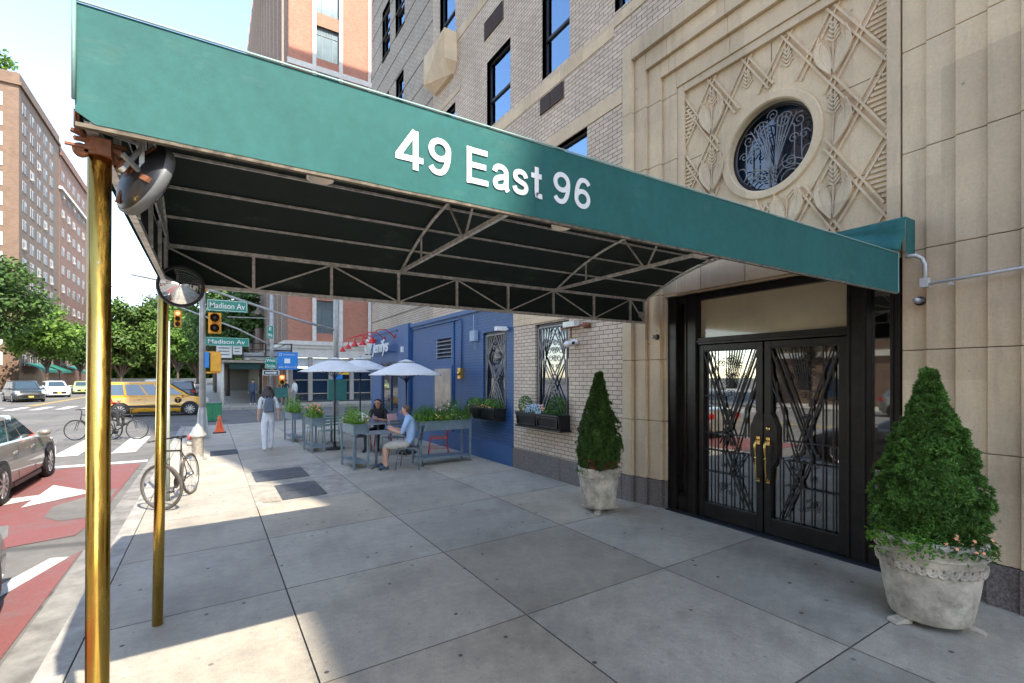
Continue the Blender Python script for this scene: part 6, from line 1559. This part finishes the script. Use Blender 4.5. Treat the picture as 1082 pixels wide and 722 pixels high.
for (d,z0,z1) in ((.35,4.25,4.55),(.22,4.0,4.25),(.12,3.3,4.0)): mb.box(RBX-d,24,RBY-d,RBY+.3,z0,z1); mb.box(RBX-d,RBX+.3,RBY+.3,95,z0,z1)
mb.build('cornice',m_limew,RB,W=True)
for x in (5.0,6.4,7.9,9.5,11.2,13,15,17,19.5):
    mb=MB(); mb.box(x,x+.30,RBY-.05,RBY+.35,-.0,3.3)
    mb.build('shop_pier',M('grey_tan_stone',(.36,.32,.28),.8),RB,W=True)
mb=MB(); mb.box(RBX,24,RBY+.2,RBY+.3,0,2.5); mb.build('shop_glass',m_glassd,RB,W=True)
mb=MB(); mb.box(5.3,24,RBY+.12,RBY+.2,2.6,3.28); mb.build('white_transom',M('white_glazing',(.6,.62,.63),.4),RB,W=True)
mb=MB(); mb.box(5.3,24,RBY+.12,RBY+.19,1.55,1.62); mb.box(5.3,24,RBY+.12,RBY+.19,.5,.57); mb.build('mullion',M('tan_mullion',(.4,.35,.28),.6),RB,W=True)
mb=MB(); mb.box(8.3,9.4,RBY-.25,RBY-.15,2.0,2.75); mb.build('yellow_box_sign',M('amber_sign',(.75,.42,.05),.5),RB,W=True)
# south face with vertical ribs
mb=MB(); mb.quad((RBX,RBY,-.1),(RBX,95,-.1),(RBX,95,52),(RBX,RBY,52)); mb.quad((RBX,RBY,52),(24,RBY,52),(24,95,52),(RBX,95,52)); mb.quad((24,RBY,0),(24,95,0),(24,95,52),(24,RBY,52)); mb.build('side_wall',m_redbricky,RB,W=True)
y=41.0
while y<94:
    mb=MB(); mb.box(RBX-.35,RBX-.002,y,y+.35,4.6,51.5); mb.box(RBX-.12,RBX-.002,y+1.0,y+2.2,4.8,51); mb.build('pilaster',M('brownish_pilaster',(.30,.235,.19),.8),RB,W=True); y+=2.9
mb=MB(); 
for k in range(13): 
    y=41.6
    while y<94: mb.box(RBX-.14,RBX-.121,y+.5,y+1.5,5.2+3.55*k,7.5+3.55*k); y+=2.9
o=mb.build('side_windows',m_glassd,RB,W=True); o['kind']='stuff'
mb=MB(); rr=random.Random(9)
for _ in range(500):
    leaf(mb,Vector((RBX-.9+rr.gauss(0,.35),56+rr.gauss(0,1.3),48+rr.gauss(0,2.3))),rnd_unit(rr),rr,.35,.6)
tag(mb.build('hanging_shrub',m_tree2,loc=(RBX-.5,56,45)),'pale green shrub high on the side of the corner building','shrub')
# sidewalk shed across the avenue
t=thing('sidewalk_shed','scaffold sidewalk shed with a dark railing deck over the far pavement','scaffold shed',(2.5,44,-.12))
for y in [38.2,41,44,48,52,57,62,68,75]:
    for x in (.75,4.7):
        mb=MB(); mb.cyl((x,y,-.12),(x,y,2.85),.06,.06,8); mb.build('post',m_limew,t,W=True)
mb=MB(); mb.box(.5,5.0,38,78,2.95,3.0); mb.build('deck',m_black,t,W=True)
mb=MB(); mb.bar((.5,38,2.88),(5.0,38,2.88),.12,.16); mb.bar((.5,38,2.88),(.5,78,2.88),.12,.16); mb.build('edge_beam',M('tan_beam',(.36,.31,.24),.7),t,W=True)
mb=MB()
for z in (3.25,3.7,4.15): mb.bar((.5,38,z),(5,38,z),.06); mb.bar((.5,38,z),(.5,78,z),.06)
for x in (.5,1.9,3.3,4.95): mb.bar((x,38,3),(x,38,4.2),.09)
for y in range(40,78,3): mb.bar((.5,y,3),(.5,y,4.2),.08)
mb.build('railing',m_black,t,W=True)
mb=MB(); mb.box(3.3,4.9,38.05,38.1,3.1,3.9); mb.box(1.95,3.2,38.06,38.1,3.1,3.5); mb.build('railing_panel',M('pale_grey_panel',(.35,.36,.36),.7),t,W=True)
mb=MB(); mb.box(1.1,3.0,38.2,38.25,2.35,2.82); mb.build('awning',M('dark_green_awning',(.01,.05,.045),.7),t,W=True)
for i,(a,b,z0,z1) in enumerate(((.35,1.25,3.1,4.15),(1.3,1.85,3.35,4.15))):
    mb=MB(); mb.box(a,b,37.9,37.93,z0,z1); mb.build('notice_board',m_sgwhite,t,W=True)
    mb=MB()
    for k in range(4): mb.box(a+.12,b-.15,37.89,37.898,z1-.2-.22*k,z1-.14-.22*k)
    mb.build('notice_lines',m_greych,t,W=True)
mb=MB(); mb.box(4.6,5.0,62,78,-.1,2.9); mb.box(.3,5,78,78.2,-.1,2.9); mb.build('hoarding',M('hoarding_dark',(.16,.15,.12),.8),t,W=True)
# far apartment houses on the left
def far_apt(label,y0,y1,x,z1,mat_,rows,cols,front,wcol,trimz=None):
    t=thing('tall_apartment_house',label,'building',(x,y0,-.2))
    mb=MB(); mb.box(x-30,x,y0,y1,-.2,z1)
    mb.build('wall',mat_,t,W=True)
    mb=MB(); mb.box(x-30.2,x+.35,y0-.35,y1,z1-.9,z1-.4); mb.box(x-30,x-.0+.1,y0-.1,y1,z1-.4,z1+1.0); mb.build('parapet',mat_,t,W=True)
    if trimz:
        for z in trimz: mb=MB(); mb.box(x-30,x+.5,y0-.5,y1,z,z+.5); mb.build('cornice',m_whitep,t,W=True)
    f=MB(); f.box(-.0,.06,-.98,-.14,0,1.65); f.box(0,.06,.14,.98,0,1.65); f.mi=1; 
    for c in (-.56,.56): f.box(.06,.09,c-.34,c+.34,.1,.80); f.box(.06,.09,c-.34,c+.34,.88,1.5) 
    f.mi=2
    me=f.mesh('double_window',[M('grey_white_sash',(.36,.35,.33),.6),M('far_window_glass',(.05,.055,.06),.45,0,spec=.3)]); n=0
    f=MB(); f.box(-.0,.06,-.98,-.14,0,1.65); f.box(0,.06,.14,.98,0,1.65); f.mi=1
    f.box(.06,.09,-.88,-.24,.12,1.1); f.box(.06,.09,.24,.88,.12,.45); f.mi=0; f.box(.06,.4,-.8,-.3,0,.35)
    meB=f.mesh('double_window',[M('grey_white_sash',(.36,.35,.33),.6),M('far_window_glass',(.05,.055,.06),.45,0,spec=.3)])
    f=MB(); f.box(-.0,.05,-.98,-.14,0,1.65); f.box(0,.05,.14,.98,0,1.65)
    f2=MB(); f2.mi=0; f2.box(0,.03,-1.0,-.12,-.05,1.7); f2.box(0,.03,.12,1.0,-.05,1.7); f2.mi=1; f2.box(.03,.06,-.92,-.2,.05,1.55); f2.box(.03,.06,.2,.92,.05,1.0)
    meC=f2.mesh('double_window',[M('grey_white_sash',(.36,.35,.33),.6),M('far_window_glass',(.05,.055,.06),.45,0,spec=.3)]); wr=random.Random(int(y0))
    for c in range(cols):
        for r_ in range(rows):
            yy=y0+2.6+(y1-y0-4)*c/cols; inst('window',wr.choice((me,me,meB,meC)),t,(x,yy,3.6+r_*(z1-5)/rows)); n+=1
    f=MB(); f.box(-1.6,1.6,-.10,.0,0,2.0); f.mi=1; f.box(-1.4,-.1,-.13,-.10,.15,.9);f.box(.1,1.4,-.13,-.10,.15,.9); me2=f.mesh('wide_window',[m_whitep,M('far_window_glass',(.05,.055,.06),.45)])
    if front:
        for r_ in range(rows): inst('window',me2,t,(x-3.4,y0,3.6+r_*(z1-5)/rows)); 
        for r_ in range(min(rows,max(0,100-n-rows))): inst('window',me2,t,(x-9,y0,3.6+r_*(z1-5)/rows))
    return t
A=far_apt('tall tan brick apartment house at the far left above the trees',103.7,127,-25,47.5,m_aptA,14,5,True,None)
mb=MB(); rr=random.Random(4)
for _ in range(160): leaf(mb,Vector((-27+rr.gauss(0,.9),104.5+rr.gauss(0,.5),49.6+rr.gauss(0,.8))),rnd_unit(rr),rr,.4,.6)
tag(mb.build('roof_shrub',m_tree2,loc=(-27,104.5,48.5)),'small light green shrub on the roof edge of the tan brick house','shrub')
far_apt('red brick apartment house with a white cornice, right of the tan one',127.6,168,-25,46.0,m_aptB,11,8,False,None,(38.5,))
mb=MB(); 
for i in range(3): mb.prism([(0,0),(1.8,-.9),(1.8,-1.3),(0,-.2)],'y',0,6) if False else None
def awning(y,label):
    mb=MB(); mb.add([(-24.9,y,4.0),(-24.9,y+9,4.0),(-22.6,y+9,2.9),(-22.6,y,2.9),(-22.6,y+9,2.5),(-22.6,y,2.5)],[(0,1,2,3),(3,2,4,5)])
    o=mb.build('shop_awning',M('green_awning',(.02,.16,.12),.7),loc=(-24.9,y,3)); tag(o,label,'awning','green shop awnings'); md=o.modifiers.new('s','SOLIDIFY'); md.thickness=.05
awning(105,'green shop awning at the left foot of the tan house'); awning(117,'green shop awning in the middle of the far row'); awning(131,'green shop awning at the foot of the red house')
t=thing('stone_church','grey stone church front with a pointed arched window at the far left','church',(-34,88,-.2))
mb=MB(); mb.prism([(-44,-.2),(-27.5,-.2),(-27.5,5.6),(-35.7,10.5),(-44,5.6)],'y',88,102); mb.build('wall',M('grey_church_stone',(.30,.29,.27),.85),t,W=True)
mb=MB(); mb.prism([(-30.6,1.5),(-29.0,1.5),(-29.0,3.6),(-29.8,4.8),(-30.6,3.6)],'y',87.9,88.001); mb.build('arched_window',m_glassd,t,W=True)
mb=MB(); mb.box(-27.4,-26.5,87.5,101,3.6,4.2); mb.build('cornice',m_limew,t,W=True)
# ------------------------------------------------------------------ trees
def tree(name,label,x,y,h,r,mt,seed,trunk_h=3.2,nclump=60,per=90,sz=.3,flat=.8,gz=-.2,trunk_r=.22,lean=0):
    rr=random.Random(seed); t=thing(name,label,'tree',(x,y,gz),0)
    cz=trunk_h+(h-trunk_h)*.5; rz=(h-trunk_h)*.5
    tk=MB(); tk.tube([(0,0,0),(lean*.3,0,trunk_h*.6),(lean*.7,0,trunk_h),(lean,0,cz+rz*.3)],[trunk_r,trunk_r*.8,trunk_r*.7,trunk_r*.25],9)
    lf=MB(); cl=[]
    for i in range(nclump):
        v=rnd_unit(rr); q=rr.random()**.35
        c=Vector((v.x*r*q*.9,v.y*r*q*.9,cz+v.z*rz*q*.88)); 
        if v.z<-.2: c.z+=rz*.15
        cl.append(c)
    for i,c in enumerate(cl):
        cr=r*rr.uniform(.20,.36)
        if i%3==0: tk.tube([(lean*.5,0,trunk_h*rr.uniform(.75,1.1)),(c.x*.5,c.y*.5,(trunk_h+c.z)*.5+.2),tuple(c)],[trunk_r*.4,trunk_r*.22,.03],5)
        for _ in range(per):
            v=rnd_unit(rr); rad=cr*rr.random()**.4
            p=c+Vector((v.x*rad,v.y*rad,v.z*rad*flat)); leaf(lf,p,(v+Vector((0,0,.5))+rnd_unit(rr)*.6).normalized(),rr,sz*rr.uniform(.6,1.3),.55)
    tk.build('trunk',m_bark,t); lf.build('crown',mt,t); return t
tree('street_tree','big dark green street tree at the far left edge over the parked black car',-24.6,84,18.2,7.2,m_tree,11,4.5,95,120,.30,.7,trunk_r=.45,lean=1.0)
tree('street_tree','paler green street tree between the left tree and the near brass pole',-20.6,98,12.6,5.6,m_tree2,12,3.5,70,110,.28,.75)
for i,(x,y,h,r,lb) in enumerate(((-21,172,24,8,'tall park tree just right of the near brass pole'),(-12,175,27,9,'tallest park tree in the gap under the awning'),(-3,168,23,8,'rounded park tree above the yellow taxi'),(-28,180,22,9,'park tree behind the near brass pole'),(5,160,20,7,'park tree at the right of the taxi roof, behind the lamp post'))):
    tree('park_tree',lb,x,y,h,r*1.12,m_tree3,20+i,2.2,105,130,.55,.85,trunk_r=.5)
for i,(x,y,h,r,lb) in enumerate(((-5.2,112,15,5,'street tree over the taxi, left of the two far ones'),(1.5,57,12.5,3.6,'dark tree behind the Madison Av signs'),(.6,70,13,4.2,'dark tree behind the lamp post, left of the sign tree'),(-21.5,125,12,5,'small tree at the far kerb under the red house'))):
    tree('street_tree',lb,x,y,h,r,m_tree if i!=0 else m_tree2,40+i,3.2,70,110,.22 if y<80 else .32,.8,gz=-.15)
tree('street_tree','street tree across the road before the tan corner house',-22.8,17,9.5,3.2,m_tree,60,3,45,90,.16); tree('street_tree','street tree across the road beside the pale house',-22.8,2,9,3.0,m_tree2,61,3,45,90,.16)
mb=MB(); rr=random.Random(77)
for _ in range(9500):
    p=Vector((rr.uniform(-45,14),188+rr.uniform(-3,10),rr.random()**1.1*11-.3)); leaf(mb,p,rnd_unit(rr),rr,1.0,.7)
o=mb.build('park_undergrowth',m_tree3); o['kind']='stuff'; o['label']='dense green park undergrowth at the end of the street'; o['category']='undergrowth'
mb=MB(); mb.box(-60,30,183,183.6,-.3,1.3); tag(mb.build('park_wall',m_limew,loc=(-15,183,0)),'low pale park wall at the end of the street','wall')
# ------------------------------------------------------------------ vehicles
def car(name,label,cat,loc,rz,paint,L=4.8,W=1.84,H=1.46,kind='sedan',extras=None,group=None):
    """heads along +x; wheels at z=0"""
    t=thing(name,label,cat,loc,rz,group); hl=L/2; hw_=W/2
    gc=.20; belt=.92 if kind=='sedan' else 1.05; 
    if kind=='sedan': top=[(-hl,.62),(-hl+.05,.95),(-hl+.55,1.03),(-hl+1.0,1.02),(hl-1.45,.96),(hl-.6,.86),(hl-.12,.70),(hl,.52)]; gh=(-hl+.75,-hl+1.65,hl-2.25,hl-1.35)
    elif kind=='suv': top=[(-hl,.7),(-hl+.04,1.05),(-hl+.3,1.10),(hl-1.3,1.08),(hl-.45,1.0),(hl-.10,.85),(hl,.6)]; gh=(-hl+.12,-hl+.55,hl-2.0,hl-1.2)
    else: top=[(-hl,.7),(-hl+.04,1.05),(-hl+.3,1.08),(hl-1.3,1.10),(hl-.5,.98),(hl-.10,.80),(hl,.55)]; gh=(-hl+.05,-hl+.25,hl-1.95,hl-.95)
    def ztop(x):
        for (a,p),(b,q) in zip(top[:-1],top[1:]):
            if x<=b: return p+(q-p)*(x-a)/(b-a)
        return top[-1][1]
    st=[-hl,-hl+.03,-hl+.12,-hl+.3]+[-hl+.55+(L-1.1)*i/14 for i in range(15)]+[hl-.3,hl-.12,hl-.03,hl]
    def wx(x): 
        e=min(x+hl,hl-x); return hw_*(1-.16*max(0,(.45-e)/.45)**1.7)
    n=0; vs=[];fs=[]
    for x in st:
        zt=ztop(x); wv=wx(x); zb=gc+(.10 if abs(x)>hl-.2 else 0)
        ring=[(.0,zb),(wv*.90,zb),(wv*.985,zb+.10),(wv,zb+.28),(wv*.985,(zb+zt)*.5+.12),(wv*.955,zt-.07),(wv*.90,zt-.01),(wv*.5,zt+.022),(0,zt+.028)]
        full=ring+[(-a,b) for a,b in ring[-2:0:-1]]; n=len(full); vs+=[(x,a,b) for a,b in full]
    for i in range(len(st)-1):
        for j in range(n): fs.append((i*n+j,(i+1)*n+j,(i+1)*n+(j+1)%n,i*n+(j+1)%n))
    fs+=[tuple(range(n)),tuple((len(st)-1)*n+j for j in range(n-1,-1,-1))]
    mb=MB(); mb.smooth=True; mb.add(vs,fs); mb.smooth=False; mb.sm[-1]=mb.sm[-2]=False
    mb.build('body',paint,t)
    # greenhouse
    a,b,c,d=gh; zb=belt+.03; rb,rt=hw_*.90,hw_*.74; zr=H
    def ringz(f): # f 0..1 bottom to top
        x0=a+(b-a)*f; x1=d+(c-d)*f; w_=rb+(rt-rb)*f; z=zb+(zr-.03-zb)*f; return x0,x1,w_,z
    mb=MB(); N_=5; vs=[];fs=[]; pts=12
    for i in range(N_+1):
        x0,x1,w_,z=ringz(i/N_); 
        vs+=[(x0,-w_*.88,z),(x0+.08,-w_,z),(x1-.12,-w_,z),(x1,-w_*.86,z),(x1,w_*.86,z),(x1-.12,w_,z),(x0+.08,w_,z),(x0,w_*.88,z)]
    for i in range(N_):
        for j in range(8): fs.append((i*8+j,i*8+(j+1)%8,(i+1)*8+(j+1)%8,(i+1)*8+j))
    k0=len(vs); x0,x1,w_,z=ringz(1); vs+=[(x0+.18,-w_*.75,zr+.02),(x1-.22,-w_*.75,zr+.025),(x1-.22,w_*.75,zr+.025),(x0+.18,w_*.75,zr+.02)]
    o8=N_*8; fs+=[(o8+0,o8+1,k0),(o8+1,o8+2,k0+1,k0),(o8+2,o8+3,k0+1),(o8+3,o8+4,k0+2,k0+1),(o8+4,o8+5,k0+2),(o8+5,o8+6,k0+3,k0+2),(o8+6,o8+7,k0+3),(o8+7,o8+0,k0,k0+3),(k0,k0+1,k0+2,k0+3)]
    mb.smooth=True; mb.add(vs,fs); mb.smooth=False; mb.build('cabin',paint,t)
    # glass: side windows split by pillars
    def sidep(s,u0,u1,f0=.10,f1=.88,e0=0,e1=0):
        q=[]
        for (u,f,e) in ((u0,f0,0),(u1,f0,0),(u1,f1,e1),(u0,f1,e0)):
            x0,x1,w_,z=ringz(f); xa,xb,_,_=ringz(0); 
            X_=x0+.12+(x1-x0-.24)*u; q.append((X_,s*(w_+.006),z))
        return q
    cuts=[(0.03,.30),(.335,.63),(.66,.97)] if kind!='van' else [(.02,.24),(.27,.50),(.53,.74),(.77,.98)]
    for s in (-1,1):
        for u0,u1 in cuts: mb=MB(); mb.add(sidep(s,u0,u1),[(0,1,2,3)]); mb.build('side_window',m_carglass,t)
    for (e,sg) in ((0,-1),(1,1)):
        q=[]
        for (f,m) in ((.08,-1),(.08,1),(.92,1),(.92,-1)):
            x0,x1,w_,z=ringz(f); q.append(((x1+.008) if e else (x0-.008),m*w_*.80,z))
        mb=MB(); mb.add(q,[(0,1,2,3)]); mb.build('windscreen' if e else 'rear_window',m_carglass,t)
    # wheels
    R_=.335 if kind=='sedan' else .36
    for xw in (hl-.93,-hl+ (1.02 if kind=='sedan' else .85)):
        for s in (-1,1):
            mb=MB(); yo=s*(hw_-.10)
            mb.lathe([(.001,s*(hw_+.002)),(R_+.075,s*(hw_+.004)),(R_+.078,s*(hw_-.06)),(.001,s*(hw_-.06))],(xw,0,R_),28,axis='y')
            mb.v=[(x_,y_,max(z_,gc-.0)) for x_,y_,z_ in mb.v]; mb.build('wheel_arch',m_black,t)
            mb=MB(); mb.lathe([(R_*.62,s*(hw_-.16)),(R_*.93,s*(hw_-.16)),(R_,s*(hw_-.12)),(R_,s*(hw_+.0)),(R_*.95,s*(hw_+.018)),(R_*.68,s*(hw_+.016))],(xw,0,R_),30,axis='y'); w_=mb.build('wheel',m_tyre,t)
            mb=MB(); mb.lathe([(R_*.68,s*(hw_+.012)),(R_*.62,s*(hw_-.0)),(R_*.62,s*(hw_-.05))],(xw,0,R_),30,axis='y')
            for i in range(10):
                aa=2*PI*i/10; mb.bar((xw+.03*math.cos(aa),s*(hw_+.008),R_+.03*math.sin(aa)),(xw+R_*.64*math.cos(aa),s*(hw_+.008),R_+R_*.64*math.sin(aa)),.035,.012,up=(0,1,0))
            mb.lathe([(0,s*(hw_+.02)),(.05,s*(hw_+.016)),(.055,s*(hw_))],(xw,0,R_),14,axis='y'); mb.build('rim',m_rim,w_)
    for s in (-1,1):
        mb=MB(); mb.prism([(hl-.62,.66),(hl-.10,.60),(hl-.06,.70),(hl-.5,.80)] if kind=='sedan' else [(hl-.42,.78),(hl-.06,.72),(hl-.08,.90),(hl-.4,.96)],'y',s*(hw_*.70),s*(hw_*.945)); mb.v=[(x,y*(1-.06*max(0,x-hl+.4)),z) for x,y,z in mb.v]; mb.build('headlight',m_headl,t)
        mb=MB(); z0=.72 if kind=='sedan' else .85; mb.box(-hl-.004,-hl+.22,s*hw_*.62,s*hw_*.93,z0,z0+.17); mb.build('tail_light',m_tail,t)
        mb=MB(); xm=d-.30; mb.ball((xm,s*(hw_+.07),belt+.10),.10,10,7,(.8,1.1,.62)); mb.bar((xm,s*hw_*.9,belt+.04),(xm,s*(hw_+.05),belt+.07),.04); mb.build('wing_mirror',paint,t)
        for xh in (.25,-.75):
            mb=MB(); mb.bar((xh-.10,s*(hw_*.992+.012),belt-.12),(xh+.10,s*(hw_*.992+.012),belt-.11),.022,.03); mb.build('door_handle',paint,t)
            mb=MB(); mb.bar((xh+.22-.0,s*(hw_+.0025),.32),(xh+.25,s*(hw_*.972+.002),belt-.02),.007,.004); mb.build('door_gap',m_black,t)
    mb=MB(); mb.box(hl-.09,hl+.004,-hw_*.55,hw_*.55,.38,.60); mb.build('grille',m_black,t)
    mb=MB(); mb.box(hl,hl+.012,-.16,.16,.42,.53); mb.build('number_plate',M('yellow_plate',(.8,.5,.08),.5),t)
    mb=MB(); 
    for s in (-1,1): mb.box(-hl+.9+.7,hl-1.55,s*(hw_*.985),s*(hw_+.001),gc+.0,gc+.07)
    mb.build('sill',m_black,t)
    mb=MB(); mb.box(-hl+.4,hl-.4,-hw_*.86,hw_*.86,.12,.25); mb.build('underbody',m_black,t)
    return t
m_carglass=darkglass('car_glass',(.03,.05,.06),.03)
m_headl=M('headlight_glass',(.75,.77,.8),.1,.2); m_tail=M('tail_light_red',(.4,.01,.01),.2)
def carpaint(name,c,metal=.5): return M(name,c,.42,metal*.7,var=.03,scale=1,coat=1.0)
p_silver=carpaint('champagne_silver_paint',(.25,.225,.19)); p_black=carpaint('black_paint',(.02,.025,.022),.2); p_white=carpaint('white_car_paint',(.72,.73,.75),0); p_yel=carpaint('taxi_yellow_paint',(.75,.36,.008),0); p_green=carpaint('pale_green_paint',(.40,.46,.20),.2); p_red=carpaint('red_car_paint',(.4,.02,.02),.1); p_dk=carpaint('charcoal_car_paint',(.05,.05,.055),.4)
car('parked_car','silver beige sedan stopped in the bus lane at the left edge','car',(-3.86,12.75,RZ),PI/2,p_silver,4.75,1.84,1.45)
tx=car('yellow_taxi','yellow taxi van crossing on the avenue behind the near brass pole','taxi',(-2.45,33.4,RZ),0,p_yel,4.85,1.84,1.84,'van')
mb=MB(); mb.prism([(-1.3,.50),(1.0,.44),(1.15,.50),(.9,.58),(-1.2,.62)],'y',-.935,-.925); mb.build('door_moulding',m_black,tx)
mb=MB(); mb.lathe([(0,-.937),(.16,-.937),(.16,-.93)],(.95,0,.86),18,axis='y'); o=mb.build('roundel',m_black,tx); mb=MB(); mb.box(.86,1.04,-.941,-.938,.92,.955); mb.box(.933,.967,-.941,-.938,.76,.92); mb.build('taxi_letter',p_yel,o)
mb=MB(); mb.box(-.55,.0,-.5,.5,1.86,1.98); mb.build('roof_sign',m_sgwhite,tx,bevel=.03)
car('parked_car','black sport utility car facing the camera with a yellow plate','car',(-13.6,57.6,RZ),-PI/2+.42,p_black,4.8,1.95,1.78,'suv')
car('parked_car','white sport utility car behind the black one','car',(-13.9,69,RZ),-PI/2+.35,p_white,4.7,1.9,1.68,'suv')
car('parked_car','pale green cab farthest in the row of oncoming cars','car',(-13.6,80,RZ),-PI/2+.2,p_green,4.6,1.84,1.55,'sedan')
car('parked_van','white van cut by the left edge of the picture','van',(-18.2,58,RZ),-PI/2+.1,p_white,5.0,1.95,1.95,'van')
car('parked_car','dark car waiting behind the taxi under the park trees','car',(3.0,46,RZ) if False else (-1.9,50,RZ),PI/2,p_dk,4.8,1.9,1.75,'suv')
car('parked_car','second dark car beyond the taxi at the far kerb','car',(-2.2,58,RZ),PI/2,p_black,4.8,1.85,1.5,'sedan')
car('parked_car','dark grey car with its pale front corner at the left edge near the camera','car',(-2.52,4.48,RZ),PI/2,p_dk,4.4,1.84,1.45)
for i,(y,p,lb,k) in enumerate(((-6,p_red,'red sedan parked across the street, reflected in the doors','sedan'),(3,p_white,'white sedan parked across the street, reflected in the doors','sedan'),(9.5,p_silver,'silver sport utility car parked across the street','suv'),(-13,p_dk,'charcoal sedan parked across the street behind the camera','sedan'))):
    car('parked_car',lb,'car',(-20,y,RZ),-PI/2,p,4.7,1.84,1.48 if k=='sedan' else 1.7,k)
